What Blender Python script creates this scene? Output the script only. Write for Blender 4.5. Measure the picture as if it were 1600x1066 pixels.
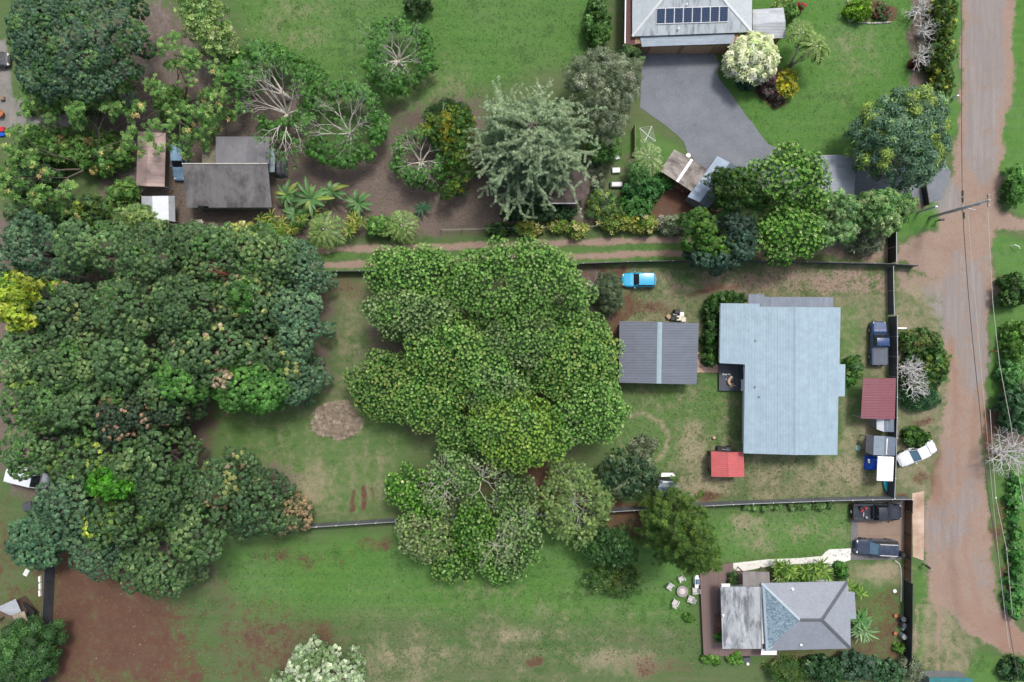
import bpy, math, random
import numpy as np
from mathutils import Vector
random.seed(7)
RNG = np.random.default_rng(11)
for o in list(bpy.data.objects): bpy.data.objects.remove(o)
SC = bpy.context.scene
COL = SC.collection
# ------------------------------------------------------------ camera, light
H = 80.0           # flying height of the drone, metres
S = 0.075          # metres of ground per photo pixel
cam = bpy.data.cameras.new('camera'); cam.lens = 24; cam.sensor_width = 36
cam.clip_end = 3000; cam.clip_start = 0.5
camo = bpy.data.objects.new('camera', cam); COL.objects.link(camo)
camo.location = (0, 0, H); camo.rotation_euler = (0, 0, 0)
SC.camera = camo
SUN_EL, SUN_AZ = math.radians(62), math.radians(62)     # azimuth from +x, anticlockwise
w = bpy.data.worlds.new('World'); SC.world = w; w.use_nodes = True
nt = w.node_tree; bg = nt.nodes['Background']
sky = nt.nodes.new('ShaderNodeTexSky'); sky.sky_type = 'NISHITA'; sky.sun_disc = False
sky.sun_elevation = SUN_EL; sky.sun_rotation = math.pi/2 - SUN_AZ
sky.air_density = 1.0; sky.dust_density = 4.0; sky.ozone_density = 1.0
hs = nt.nodes.new('ShaderNodeHueSaturation'); hs.inputs['Saturation'].default_value = .75      # thin overcast
nt.links.new(sky.outputs[0], hs.inputs['Color']); nt.links.new(hs.outputs[0], bg.inputs[0]); bg.inputs[1].default_value = 0.135
sl = bpy.data.lights.new('sun', 'SUN'); sl.energy = 1.8; sl.angle = math.radians(10); sl.color = (1, .975, .94)
so = bpy.data.objects.new('sun', sl); COL.objects.link(so)
sd = Vector((math.cos(SUN_EL)*math.cos(SUN_AZ), math.cos(SUN_EL)*math.sin(SUN_AZ), math.sin(SUN_EL)))
so.rotation_euler = sd.to_track_quat('Z', 'Y').to_euler(); so.location = (30, 60, 120)
SC.view_settings.view_transform = 'Standard'; SC.view_settings.look = 'None'
SC.view_settings.exposure = 0.5; SC.view_settings.gamma = 1.0
SC.render.engine = 'CYCLES'

# ------------------------------------------------------------ helpers
def P(px, py, z=0.0):
    """ground-plan point that stands at height z and is seen at a photo pixel"""
    k = S*(H-z)/H
    return ((px-800)*k, (533-py)*k)
def P3(px, py, z=0.0):
    x, y = P(px, py, z); return (x, y, z)
OFF = {}
def tag(o, label=None, cat=None, group=None, kind=None):
    if label:
        n = len(label.split()); assert 4 <= n <= 16, (n, label)
        o['label'] = label
    if cat: o['category'] = cat
    if group: o['group'] = group
    if kind: o['kind'] = kind
    return o
def thing(name, label, cat, loc, group=None, rz=0.0):
    o = bpy.data.objects.new(name, None); COL.objects.link(o)
    o.empty_display_size = .3
    o.location = loc; o.rotation_euler = (0, 0, rz); OFF[o] = tuple(loc) if rz == 0 else None
    return tag(o, label, cat, group)
def link(name, me, mat, parent=None, loc=None):
    o = bpy.data.objects.new(name, me); COL.objects.link(o)
    if mat: me.materials.append(mat)
    if parent is not None:
        o.parent = parent; OFF[o] = OFF.get(parent)
    elif loc is not None:
        o.location = loc; OFF[o] = tuple(loc)
    return o
class MB:
    """collects shapes for ONE mesh; world coordinates, or local ones when its thing is local"""
    def __init__(s): s.v = []; s.f = []
    def add(s, vs, fs):
        b = len(s.v); s.v += [tuple(map(float, p)) for p in vs]; s.f += [tuple(i+b for i in f) for f in fs]; return s
    def box(s, c, d, rz=0.0, taper=1.0, bev=0.0):
        x, y, z = d[0]/2, d[1]/2, d[2]/2
        if bev > 0:
            b = min(bev, x*.9, y*.9, z*.9)
            ring = [(x-b, -y), (x, -y+b), (x, y-b), (x-b, y), (-x+b, y), (-x, y-b), (-x, -y+b), (-x+b, -y)]
            lv = [(-z, 1-b/max(x, y)), (-z+b, 1), (z-b, taper), (z, taper*(1-b/max(x, y)))]
            vs = [(px*k, py*k, zz) for zz, k in lv for px, py in ring]
            fs = [tuple(range(7, -1, -1)), tuple(range(24, 32))]
            for l in range(3):
                for i in range(8):
                    j = (i+1) % 8; fs.append((l*8+i, l*8+j, l*8+8+j, l*8+8+i))
        else:
            vs = [(sx*x*(taper if sz > 0 else 1), sy*y*(taper if sz > 0 else 1), sz*z) for sz in (-1, 1) for sx, sy in ((-1, -1), (1, -1), (1, 1), (-1, 1))]
            fs = [(3, 2, 1, 0), (4, 5, 6, 7), (0, 1, 5, 4), (1, 2, 6, 5), (2, 3, 7, 6), (3, 0, 4, 7)]
        ca, sa = math.cos(rz), math.sin(rz)
        return s.add([(c[0]+a*ca-b*sa, c[1]+a*sa+b*ca, c[2]+q) for a, b, q in vs], fs)
    def prism(s, pts, z0, z1):
        n = len(pts)
        ar = sum(pts[i][0]*pts[(i+1) % n][1]-pts[(i+1) % n][0]*pts[i][1] for i in range(n))
        if ar < 0: pts = pts[::-1]
        vs = [(p[0], p[1], z0) for p in pts]+[(p[0], p[1], z1) for p in pts]
        fs = [tuple(range(n-1, -1, -1)), tuple(range(n, 2*n))]+[(i, (i+1) % n, n+(i+1) % n, n+i) for i in range(n)]
        return s.add(vs, fs)
    def slab(s, pts, th=.07):
        """sloping sheet through 3-D points, th thick downward"""
        n = len(pts)
        ar = sum(pts[i][0]*pts[(i+1) % n][1]-pts[(i+1) % n][0]*pts[i][1] for i in range(n))
        if ar < 0: pts = pts[::-1]
        vs = [(p[0], p[1], p[2]-th) for p in pts]+list(pts)
        fs = [tuple(range(n-1, -1, -1)), tuple(range(n, 2*n))]+[(i, (i+1) % n, n+(i+1) % n, n+i) for i in range(n)]
        return s.add(vs, fs)
    def tube(s, pts, rad, n=6, cap=True):
        pts = [Vector(p) for p in pts]
        if not hasattr(rad, '__len__'): rad = [rad]*len(pts)
        vs = []; fs = []
        up = Vector((0, 0, 1))
        for i, p in enumerate(pts):
            t = (pts[min(i+1, len(pts)-1)]-pts[max(i-1, 0)])
            t = t.normalized() if t.length > 1e-9 else up
            a = t.cross(up if abs(t.z) < .95 else Vector((1, 0, 0))).normalized(); b = t.cross(a)
            for k in range(n):
                g = 2*math.pi*k/n
                vs.append(p+(a*math.cos(g)+b*math.sin(g))*rad[i])
        for i in range(len(pts)-1):
            for k in range(n):
                j = (k+1) % n; fs.append((i*n+k, i*n+j, i*n+n+j, i*n+n+k))
        if cap:
            fs.append(tuple(range(n-1, -1, -1))); fs.append(tuple(range((len(pts)-1)*n, len(pts)*n)))
        return s.add(vs, fs)
    def lathe(s, c, prof, n=16):
        """prof = [(radius, z)...] turned round a vertical axis at c"""
        vs = []; fs = []
        for r, z in prof:
            for k in range(n):
                g = 2*math.pi*k/n; vs.append((c[0]+r*math.cos(g), c[1]+r*math.sin(g), c[2]+z))
        for i in range(len(prof)-1):
            for k in range(n):
                j = (k+1) % n; fs.append((i*n+k, i*n+j, i*n+n+j, i*n+n+k))
        fs.append(tuple(range(n-1, -1, -1))); fs.append(tuple(range((len(prof)-1)*n, len(prof)*n)))
        return s.add(vs, fs)
    def build(s, name, mat, parent=None, loc=None, smooth=False):
        off = None
        if parent is not None: off = OFF.get(parent)
        elif loc is not None: off = loc
        vs = s.v if off is None else [(a-off[0], b-off[1], c-off[2]) for a, b, c in s.v]
        me = bpy.data.meshes.new(name); me.from_pydata(vs, [], s.f); me.update()
        if smooth:
            me.polygons.foreach_set('use_smooth', [True]*len(me.polygons))
        return link(name, me, mat, parent, loc)
def kids(o): return [c for c in bpy.data.objects if c.parent == o]
def copy_tree(o, parent=None):
    c = o.copy(); COL.objects.link(c)
    if parent is not None: c.parent = parent
    for ch in kids(o): copy_tree(ch, c)
    return c

# ------------------------------------------------------------ value noise for layout masks
def vnoise(x, y, seed=0, octs=4):
    r = np.zeros_like(x); amp = 1.0; tot = 0
    g = np.random.default_rng(seed)
    tab = g.random((256, 256))
    for o in range(octs):
        xi = np.floor(x).astype(int); yi = np.floor(y).astype(int); fx = x-xi; fy = y-yi
        fx = fx*fx*(3-2*fx); fy = fy*fy*(3-2*fy)
        q = lambda i, j: tab[(i+37*o) & 255, (j+91*o) & 255]
        r += amp*((q(xi, yi)*(1-fx)+q(xi+1, yi)*fx)*(1-fy)+(q(xi, yi+1)*(1-fx)+q(xi+1, yi+1)*fx)*fy)
        tot += amp; amp *= .5; x = x*2.03; y = y*2.03
    return r/tot
def poly_sd(poly, X, Y):
    """signed distance to polygon, positive inside"""
    n = len(poly); ins = np.zeros(X.shape, bool); d = np.full(X.shape, 1e9)
    for i in range(n):
        x1, y1 = poly[i]; x2, y2 = poly[(i+1) % n]
        if y1 != y2:
            c = ((y1 > Y) != (y2 > Y)) & (X < (x2-x1)*(Y-y1)/(y2-y1)+x1); ins ^= c
        dx, dy = x2-x1, y2-y1; L = dx*dx+dy*dy+1e-12
        t = np.clip(((X-x1)*dx+(Y-y1)*dy)/L, 0, 1)
        d = np.minimum(d, np.hypot(X-x1-t*dx, Y-y1-t*dy))
    return np.where(ins, d, -d)
def line_d(pts, X, Y):
    d = np.full(X.shape, 1e9)
    for (x1, y1), (x2, y2) in zip(pts[:-1], pts[1:]):
        dx, dy = x2-x1, y2-y1; L = dx*dx+dy*dy+1e-12
        t = np.clip(((X-x1)*dx+(Y-y1)*dy)/L, 0, 1)
        d = np.minimum(d, np.hypot(X-x1-t*dx, Y-y1-t*dy))
    return d
def sstep(a, b, x):
    t = np.clip((x-a)/(b-a), 0, 1); return t*t*(3-2*t)

# ------------------------------------------------------------ materials
class NT:
    def __init__(s, name):
        s.m = bpy.data.materials.new(name); s.m.use_nodes = True; s.t = s.m.node_tree
        s.b = s.t.nodes['Principled BSDF']; s.out = s.t.nodes['Material Output']
    def n(s, typ, **kw):
        o = s.t.nodes.new(typ)
        for k, v in kw.items(): setattr(o, k, v)
        return o
    def l(s, a, b): s.t.links.new(a, b)
    def val(s, sock, v):
        if hasattr(v, 'is_output') or isinstance(v, bpy.types.NodeSocket): s.l(v, sock)
        else: sock.default_value = v
    def obj(s): return s.n('ShaderNodeTexCoord').outputs['Object']
    def map(s, vec, scale=(1, 1, 1), rot=(0, 0, 0)):
        m = s.n('ShaderNodeMapping'); s.l(vec, m.inputs[0]); m.inputs['Scale'].default_value = scale; m.inputs['Rotation'].default_value = rot
        return m.outputs[0]
    def noise(s, vec, scale, detail=4, rough=.6, dist=0):
        m = s.n('ShaderNodeTexNoise'); s.l(vec, m.inputs['Vector']); m.inputs['Scale'].default_value = scale
        m.inputs['Detail'].default_value = detail; m.inputs['Roughness'].default_value = rough; m.inputs['Distortion'].default_value = dist
        return m.outputs['Fac']
    def rng(s, v, a, b, c=0.0, d=1.0, smooth=False):
        m = s.n('ShaderNodeMapRange'); m.interpolation_type = 'SMOOTHSTEP' if smooth else 'LINEAR'
        s.val(m.inputs[0], v); s.val(m.inputs[1], a); s.val(m.inputs[2], b); s.val(m.inputs[3], c); s.val(m.inputs[4], d)
        return m.outputs[0]
    def math(s, op, a, b=0.0):
        m = s.n('ShaderNodeMath', operation=op); s.val(m.inputs[0], a); s.val(m.inputs[1], b); return m.outputs[0]
    def mix(s, f, a, b, mode='MIX'):
        m = s.n('ShaderNodeMix', data_type='RGBA', blend_type=mode)
        s.val(m.inputs[0], f)
        for k, v in ((6, a), (7, b)):
            if isinstance(v, bpy.types.NodeSocket): s.l(v, m.inputs[k])
            else: m.inputs[k].default_value = (v[0], v[1], v[2], 1)
        return m.outputs[2]
    def bump(s, h, strength=.3, dist=.02):
        b = s.n('ShaderNodeBump'); b.inputs['Strength'].default_value = strength; b.inputs['Distance'].default_value = dist
        s.l(h, b.inputs['Height']); s.l(b.outputs[0], s.b.inputs['Normal'])
    def done(s, col, rough=.7, metal=0.0, spec=.5):
        s.val(s.b.inputs['Base Color'], col if isinstance(col, bpy.types.NodeSocket) else (*col, 1))
        s.val(s.b.inputs['Roughness'], rough); s.b.inputs['Metallic'].default_value = metal
        s.b.inputs['Specular IOR Level'].default_value = spec
        return s.m
def sc(c, k): return tuple(min(1, x*k) for x in c)
def M(name, c, rough=.7, var=.25, scale=2.0, bump=0.0, metal=0.0, spec=.4, c2=None):
    t = NT(name); o = t.obj()
    a = t.noise(o, scale, 5, .65)
    col = t.mix(t.rng(a, .3, .7), sc(c, 1-var), c2 or sc(c, 1+var*.6))
    if bump: t.bump(t.noise(o, scale*9, 3), bump, .02)
    return t.done(col, rough, metal, spec)
def Mpaint(name, c, rough=.25):
    t = NT(name); o = t.obj()
    dust = t.rng(t.noise(o, 2.2, 5, .7), .45, .8, 0, .35)
    t.b.inputs['Coat Weight'].default_value = .6; t.b.inputs['Coat Roughness'].default_value = .12
    return t.done(t.mix(dust, c, (c[0]*.7+.06, c[1]*.7+.055, c[2]*.7+.05)), t.rng(dust, 0, .35, rough, .55))
def Mroof(name, c, along='x', period=.3, stain=(.08, .08, .085), amount=.35, blot=.35, rough=.45, metal=.0, panel=.9, pvar=.06, ribs=.5, rot=0.0, streak=4.0, contrast=(.45, .75), c2=None):
    """ribbed sheet roof; ribs run along the given axis (slope direction), weathering streaks follow it"""
    t = NT(name); o = t.map(t.obj(), rot=(0, 0, rot)) if rot else t.obj()
    wv = t.n('ShaderNodeTexWave', wave_type='BANDS', bands_direction='Y' if along == 'x' else 'X', wave_profile='SIN')
    t.l(o, wv.inputs[0]); wv.inputs['Scale'].default_value = .314/period
    st = (1, streak, 1) if along == 'x' else (streak, 1, 1)
    n1 = t.noise(t.map(o, st), blot, 6, .68, .4)
    n2 = t.noise(o, 1.3, 6, .7)
    base = t.mix(t.rng(n2, .3, .7), sc(c, .9), c2 or sc(c, 1.08))
    # sheets laid side by side differ a little
    sp = t.n('ShaderNodeSeparateXYZ'); t.l(o, sp.inputs[0])
    cell = t.math('FLOOR', t.math('DIVIDE', sp.outputs[1 if along == 'x' else 0], panel))
    cell2 = t.math('FLOOR', t.math('DIVIDE', sp.outputs[0 if along == 'x' else 1], panel*3.1))
    wn = t.n('ShaderNodeTexWhiteNoise', noise_dimensions='2D'); cb = t.n('ShaderNodeCombineXYZ')
    t.l(cell, cb.inputs[0]); t.l(cell2, cb.inputs[1]); t.l(cb.outputs[0], wn.inputs['Vector'])
    base = t.mix(1.0, base, t.mix(wn.outputs['Value'], (1-pvar,)*3, (1+pvar*.6,)*3), 'MULTIPLY')
    col = t.mix(t.rng(n1, contrast[0], contrast[1], 0, amount, True), base, stain)
    # lap seams across the ribs and screw dirt
    seam = t.math('LESS_THAN', t.math('FRACT', t.math('DIVIDE', sp.outputs[1 if along == 'x' else 0], panel)), .045)
    col = t.mix(t.math('MULTIPLY', seam, .28), col, sc(c, .55))
    t.bump(wv.outputs['Fac'], ribs, .02)
    return t.done(col, t.rng(n1, .3, .7, rough, rough+.25), metal, .5)
def Mshingle(name, c, c2, scale=3.2, var=.5, along='x', rough=.85):
    t = NT(name); o = t.obj()
    v = t.n('ShaderNodeTexBrick'); t.l(t.map(o, (1, 1, 1), (0, 0, 0 if along == 'x' else math.pi/2)), v.inputs[0])
    v.inputs['Scale'].default_value = scale; v.inputs['Mortar Size'].default_value = .03; v.inputs['Bias'].default_value = -.1
    v.inputs['Brick Width'].default_value = .8; v.inputs['Row Height'].default_value = .42
    v.inputs['Color1'].default_value = (*c, 1); v.inputs['Color2'].default_value = (*c2, 1); v.inputs['Mortar'].default_value = (*sc(c, .5), 1)
    n1 = t.noise(o, .7, 6, .7); n2 = t.noise(o, 14, 3, .7)
    col = t.mix(t.rng(n1, .3, .75, 0, var), v.outputs[0], sc(c, 1.5))
    col = t.mix(t.rng(n2, .35, .7, 0, .5), col, sc(c, .65))
    t.bump(n2, .5, .03)
    return t.done(col, rough)
def Mplank(name, c, width=.14, along='x', rough=.6, var=.3):
    t = NT(name); o = t.obj(); sp = t.n('ShaderNodeSeparateXYZ'); t.l(o, sp.inputs[0])
    q = t.math('DIVIDE', sp.outputs[1 if along == 'x' else 0], width)
    wn = t.n('ShaderNodeTexWhiteNoise', noise_dimensions='1D'); t.l(t.math('FLOOR', q), wn.inputs['W'])
    gap = t.math('LESS_THAN', t.math('FRACT', q), .1)
    n1 = t.noise(t.map(o, (1, 9, 1) if along == 'x' else (9, 1, 1)), 1.2, 5, .7)
    col = t.mix(wn.outputs['Value'], sc(c, 1-var), sc(c, 1+var*.5))
    col = t.mix(t.rng(n1, .3, .8, 0, .5), col, sc(c, .7))
    col = t.mix(t.math('MULTIPLY', gap, .8), col, sc(c, .25))
    return t.done(col, rough)
def Mpave(name, c, c2, mortar, bw=.9, bh=.9, rough=.85):
    t = NT(name); o = t.obj(); v = t.n('ShaderNodeTexBrick'); t.l(o, v.inputs[0]); v.offset = 0.0
    v.inputs['Scale'].default_value = 1; v.inputs['Brick Width'].default_value = bw; v.inputs['Row Height'].default_value = bh
    v.inputs['Mortar Size'].default_value = .015
    v.inputs['Color1'].default_value = (*c, 1); v.inputs['Color2'].default_value = (*c2, 1); v.inputs['Mortar'].default_value = (*mortar, 1)
    n1 = t.noise(o, .8, 6, .7); n2 = t.noise(o, 12, 3, .6)
    col = t.mix(t.rng(n1, .35, .75, 0, .6), v.outputs[0], sc(mortar, 1.1)); col = t.mix(t.rng(n2, .3, .8, 0, .35), col, sc(c, .6))
    t.bump(n2, .3, .01)
    return t.done(col, rough)
def Mleaf():
    t = NT('foliage'); a = t.n('ShaderNodeAttribute', attribute_name='col')
    n1 = t.noise(t.obj(), 3.0, 2, .5)
    col = t.mix(1.0, a.outputs['Color'], t.mix(n1, (.8, .82, .8), (1.2, 1.18, 1.15)), 'MULTIPLY')
    t.done(col, .5, 0, .35)
    tr = t.n('ShaderNodeBsdfTranslucent'); t.l(t.mix(1.0, col, (1.1, 1.25, .7), 'MULTIPLY'), tr.inputs[0])
    mx = t.n('ShaderNodeMixShader'); mx.inputs[0].default_value = .3
    t.l(t.b.outputs[0], mx.inputs[1]); t.l(tr.outputs[0], mx.inputs[2]); t.l(mx.outputs[0], t.out.inputs[0])
    return t.m
MAT = {}
MAT['leaf'] = Mleaf()
MAT['bark'] = M('bark', (.13, .105, .085), .9, .4, 4, .5)
MAT['pale_bark'] = M('pale_bark', (.52, .48, .42), .85, .35, 3, .4)
MAT['silver_bark'] = M('silver_bark', (.60, .58, .55), .85, .25, 4, .4)
MAT['dead_wood'] = M('dead_wood', (.36, .34, .315), .9, .35, 4, .4)
MAT['glass'] = M('car_glass', (.02, .025, .03), .08, .1, 1, spec=.8)
MAT['glass_blue'] = M('sky_tinted_glass', (.10, .19, .25), .12, .2, 1, spec=.8)
MAT['tyre'] = M('tyre_rubber', (.02, .02, .02), .85, .2)
MAT['rim'] = M('wheel_metal', (.35, .35, .36), .35, .2, metal=.8)
MAT['lamp'] = M('lamp_lens', (.65, .65, .62), .15, .1)
MAT['red_lamp'] = M('tail_lamp_lens', (.35, .02, .02), .2, .1)
MAT['black'] = M('black_plastic', (.02, .021, .023), .5, .3)
MAT['white'] = M('white_paint', (.78, .78, .76), .5, .06)
MAT['cream'] = M('cream_paint', (.62, .57, .45), .6, .12)
MAT['grey'] = M('grey_metal', (.32, .33, .34), .5, .2, metal=.3)
MAT['darkgrey'] = M('dark_grey_paint', (.07, .075, .085), .6, .25)
MAT['fence'] = M('dark_fence_sheet', (.066, .072, .082), .6, .35, .8)
MAT['greyfence'] = M('grey_fence_sheet', (.13, .14, .155), .6, .25, .8)
MAT['brown'] = Mplank('brown_boards', (.17, .095, .05), .16, 'x')
MAT['wood'] = M('weathered_wood', (.24, .18, .13), .85, .35, 4, .3)
MAT['redwood'] = M('stained_wood', (.17, .075, .04), .7, .3, 5, .2)
MAT['concrete'] = M('concrete', (.46, .44, .40), .85, .25, 1.2, .2)
MAT['whitecon'] = M('pale_concrete', (.66, .64, .60), .8, .12, 1.5, .15)
MAT['wall_white'] = M('white_wall', (.62, .62, .6), .7, .12)
MAT['wall_tan'] = Mplank('tan_wall_boards', (.30, .19, .11), .5, 'y', .8, .2)
MAT['wall_teal'] = M('pale_teal_wall', (.30, .36, .37), .7, .2)
MAT['wall_grey'] = M('grey_wall', (.2, .21, .22), .75, .2)
MAT['wall_brown'] = M('brown_wall', (.12, .08, .06), .8, .3)
MAT['bluetarp'] = M('blue_tarp', (.01, .09, .52), .45, .3, 3, .3)
MAT['cyan'] = M('cyan_plastic', (.02, .33, .42), .4, .2)
MAT['terracotta'] = M('terracotta', (.38, .14, .06), .8, .25)
MAT['red'] = M('red_plastic', (.45, .03, .03), .4, .2)
MAT['wire'] = M('cable_sheath', (.07, .07, .07), .6, .1)
MAT['palewire'] = M('aluminium_cable', (.42, .40, .36), .5, .1)
MAT['fur'] = M('tan_fur', (.55, .38, .25), .9, .3, 9)
MAT['whitefur'] = M('white_fur', (.82, .77, .72), .9, .08, 9)
# ------------------------------------------------------------ ground, road, lane, tilled soil: one sheet, split by what lies on it
STEP = 0.22
nx, ny = int(140/STEP)+1, int(98/STEP)+1
gx = np.linspace(-70, 70, nx); gy = np.linspace(-49, 49, ny)
GX, GY = np.meshgrid(gx, gy)
PX = 800+GX/S; PY = 533-GY/S
j1 = (vnoise(GX/1.7+40, GY/1.7+9, 1, 4)-.5)*2; j2 = (vnoise(GX/1.7+80, GY/1.7+30, 2, 4)-.5)*2
JX = PX+j1*9; JY = PY+j2*9
LN = vnoise(GX/9+50, GY/9+50, 3, 4)          # broad patches
MASK = {k: np.zeros_like(GX) for k in ('dry', 'soil', 'litter', 'dirt', 'asph', 'lush', 'weed')}
def area(ch, poly, feather=10, s=1.0, jit=1.0):
    if len(poly) == 4 and not hasattr(poly[0], '__len__'):
        cx, cy, rx, ry = poly
        d = (1-np.hypot((PX+(JX-PX)*jit-cx)/rx, (PY+(JY-PY)*jit-cy)/ry))*min(rx, ry)
    else: d = poly_sd(poly, PX+(JX-PX)*jit, PY+(JY-PY)*jit)
    MASK[ch] = np.maximum(MASK[ch], s*sstep(-feather, feather, d))
def cut(ch, poly, feather=10, s=1.0):
    if len(poly) == 4 and not hasattr(poly[0], '__len__'):
        cx, cy, rx, ry = poly; d = (1-np.hypot((JX-cx)/rx, (JY-cy)/ry))*min(rx, ry)
    else: d = poly_sd(poly, JX, JY)
    MASK[ch] *= 1-s*sstep(-feather, feather, d)
def stroke(ch, pts, wid, feather=5, s=1.0, jit=.6):
    d = wid-line_d(pts, PX+(JX-PX)*jit, PY+(JY-PY)*jit)
    MASK[ch] = np.maximum(MASK[ch], s*sstep(-feather, feather, d))
ROAD = [(1506, -140), (1503, 100), (1497, 200), (1488, 280), (1470, 325), (1462, 360), (1430, 372), (1400, 381), (1400, 410), (1436, 418), (1462, 440), (1474, 470), (1478, 560), (1474, 640), (1468, 700), (1456, 770), (1445, 800),
        (1443, 870), (1452, 890), (1450, 930), (1466, 945), (1490, 960), (1515, 990), (1545, 1008), (1600, 1024), (1740, 1040), (1740, 995), (1600, 985), (1575, 965), (1553, 935), (1550, 870), (1543, 780), (1533, 700),
        (1540, 620), (1546, 500), (1552, 468), (1600, 462), (1740, 455), (1740, 440), (1600, 446), (1556, 440), (1548, 400), (1552, 362), (1600, 362), (1740, 372), (1740, 330), (1600, 344), (1566, 325), (1560, 290), (1570, 220), (1580, 130), (1588, 0), (1590, -140)]
LANE = [(490, 374), (700, 370), (760, 372), (1070, 368), (1400, 372), (1400, 406), (1070, 404), (490, 422)]
FIELD = [(75, 850), (200, 860), (330, 880), (440, 1010), (470, 1085), (60, 1085)]
# grass that is greener than the rest
area('lush', [(360, -30), (940, -30), (930, 90), (760, 140), (600, 170), (380, 60)], 25, .75)
area('lush', [(1180, -30), (1430, -30), (1430, 250), (1340, 290), (1190, 230), (1110, 110)], 20, .9)
area('lush', [(330, 630), (640, 640), (640, 800), (440, 800), (330, 720)], 30, .45); area('lush', [(945, 600), (1120, 600), (1100, 720), (960, 760)], 25, .6); area('lush', [(1310, 480), (1345, 480), (1350, 640), (1315, 700)], 12, .6); area('lush', [(1020, 430), (1080, 425), (1100, 450), (1040, 450)], 10, .7); area('lush', [(1090, 560), (1160, 610), (1160, 700), (1110, 690)], 14, .6); area('lush', [(330, 850), (620, 830), (1090, 800), (1330, 795), (1330, 870), (1090, 890), (1090, 980), (700, 960), (380, 960)], 30, .9)
area('lush', [(1560, -50), (1760, -50), (1760, 345), (1600, 338), (1562, 290)], 8, 1)
area('lush', [(1548, 372), (1640, 372), (1640, 440), (1558, 432)], 6, 1)
area('lush', [(1550, 478), (1640, 475), (1640, 640), (1545, 640)], 8, .9)
area('lush', [(1550, 700), (1640, 700), (1640, 985), (1556, 930)], 10, .7)
area('lush', [(1390, 330), (1480, 300), (1470, 350), (1400, 375)], 6, 1)
area('lush', [(1428, 880), (1448, 880), (1448, 1080), (1428, 1080)], 6, .7)
area('lush', [(1520, 1020), (1640, 1040), (1640, 1090), (1490, 1090)], 12, .8)
area('lush', [(1485, -10), (1503, -10), (1494, 200), (1478, 240)], 4, 1)
area('lush', [(990, 190), (1060, 230), (1075, 270), (1000, 330), (930, 330)], 10, .8)
area('lush', [(1330, 880), (1410, 880), (1410, 990), (1340, 990)], 10, .4)
# dry grass
area('dry', [(930, 415), (1390, 405), (1400, 500), (1100, 500), (1090, 540), (940, 520)], 25, .46)
area('dry', [(1000, 600), (1165, 600), (1165, 780), (1060, 785), (1010, 760)], 30, .36); area('dry', (1085, 690, 26, 80), 14, .72); area('dry', (1100, 760, 55, 20), 14, .8)
area('dry', [(1165, 705), (1390, 690), (1390, 785), (1160, 785)], 15, .46); area('dry', (1330, 735, 45, 28), 14, .8)
area('dry', [(1310, 480), (1390, 480), (1390, 600), (1310, 590)], 15, .45)
area('dry', [(1315, 620), (1350, 620), (1390, 700), (1310, 705)], 10, .66)
area('dry', [(1395, 420), (1475, 425), (1480, 700), (1450, 780), (1400, 780)], 12, .55)
area('dry', (1440, 450, 40, 18), 12, .9)
cut('dry', (1100, 640, 45, 30), 20, .6)
cut('dry', (1335, 590, 18, 90), 10, .5)
area('dry', [(520, 430), (580, 430), (575, 520), (560, 620), (530, 640), (515, 520)], 20, .36)
area('dry', (527, 657, 40, 30), 10, .9, .5)
area('dry', [(400, 700), (620, 690), (640, 800), (470, 815), (400, 790)], 35, .28); area('dry', (470, 760, 55, 40), 25, .62)
area('dry', (800, 1010, 200, 60), 60, .2); area('dry', (975, 1035, 70, 22), 14, .55); area('dry', (620, 1040, 80, 45), 40, .5); area('dry', (800, 990, 50, 14), 10, .5)
area('dry', (740, 920, 50, 25), 25, .2); area('dry', (850, 955, 60, 30), 30, .2)
area('dry', (1180, 840, 40, 22), 20, .5); area('dry', (1165, 815, 30, 10), 8, .72); area('dry', (1265, 825, 60, 20), 22, .4)
area('dry', (1375, 895, 45, 16), 12, .85)
area('dry', (450, 40, 60, 60), 50, .3); area('dry', (680, 150, 60, 60), 40, .3); area('dry', (1330, 90, 40, 60), 40, .24)
area('dry', [(1445, 900), (1490, 955), (1530, 1010), (1490, 1080), (1430, 1080)], 14, .6)
area('dry', (480, 640, 190, 110), 80, .18)
cut('dry', (1005, 690, 55, 55), 14, .85); stroke('dry', [(980, 652), (1005, 645), (1030, 658), (1046, 680), (1040, 705), (1026, 718)], 3, 6, .95, .3); stroke('dry', [(966, 660), (966, 690), (985, 715)], 3, 6, .85, .3)
# bare red soil; the tone also paints shade by garage and grove
area('soil', [(60, 830), (170, 860), (240, 900), (290, 960), (330, 1085), (40, 1085)], 60, .86)
area('soil', [(330, 930), (450, 940), (540, 1010), (560, 1085), (330, 1085)], 70, .5)
area('soil', (500, 990, 20, 30), 16, .6); area('soil', (470, 870, 60, 25), 30, .4); area('soil', (590, 850, 25, 14), 10, .6)
area('soil', [(1310, 950), (1412, 900), (1412, 1040), (1190, 1045), (1190, 1020), (1330, 1010)], 16, .48)
area('soil', (835, 1035, 12, 9), 6, .8); area('soil', (1020, 1040, 60, 18), 14, .45)
stroke('soil', [(551, 765), (549, 800)], 3, 4, .95); stroke('soil', [(569, 762), (567, 795)], 4, 4, 1.0); stroke('soil', [(583, 765), (581, 795)], 2, 4, .6)
area('soil', (545, 450, 28, 16), 12, .45)
area('soil', [(-40, 770), (20, 780), (40, 900), (60, 930), (60, 1080), (-40, 1080)], 24, .42)
area('soil', [(945, 510), (985, 450), (1000, 470), (975, 510), (975, 600), (950, 590)], 10, .85)  # soil tone also paints the shade of canopy and garage here
area('soil', [(880, 415), (975, 420), (975, 450), (900, 440)], 10, .85); area('soil', (1010, 480, 60, 14), 14, .55)
area('soil', (1110, 775, 20, 7), 6, .85); area('soil', (1440, 660, 18, 8), 7, .7); area('soil', (1412, 775, 14, 8), 6, .8); area('soil', (1440, 745, 14, 12), 8, .6)
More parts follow.
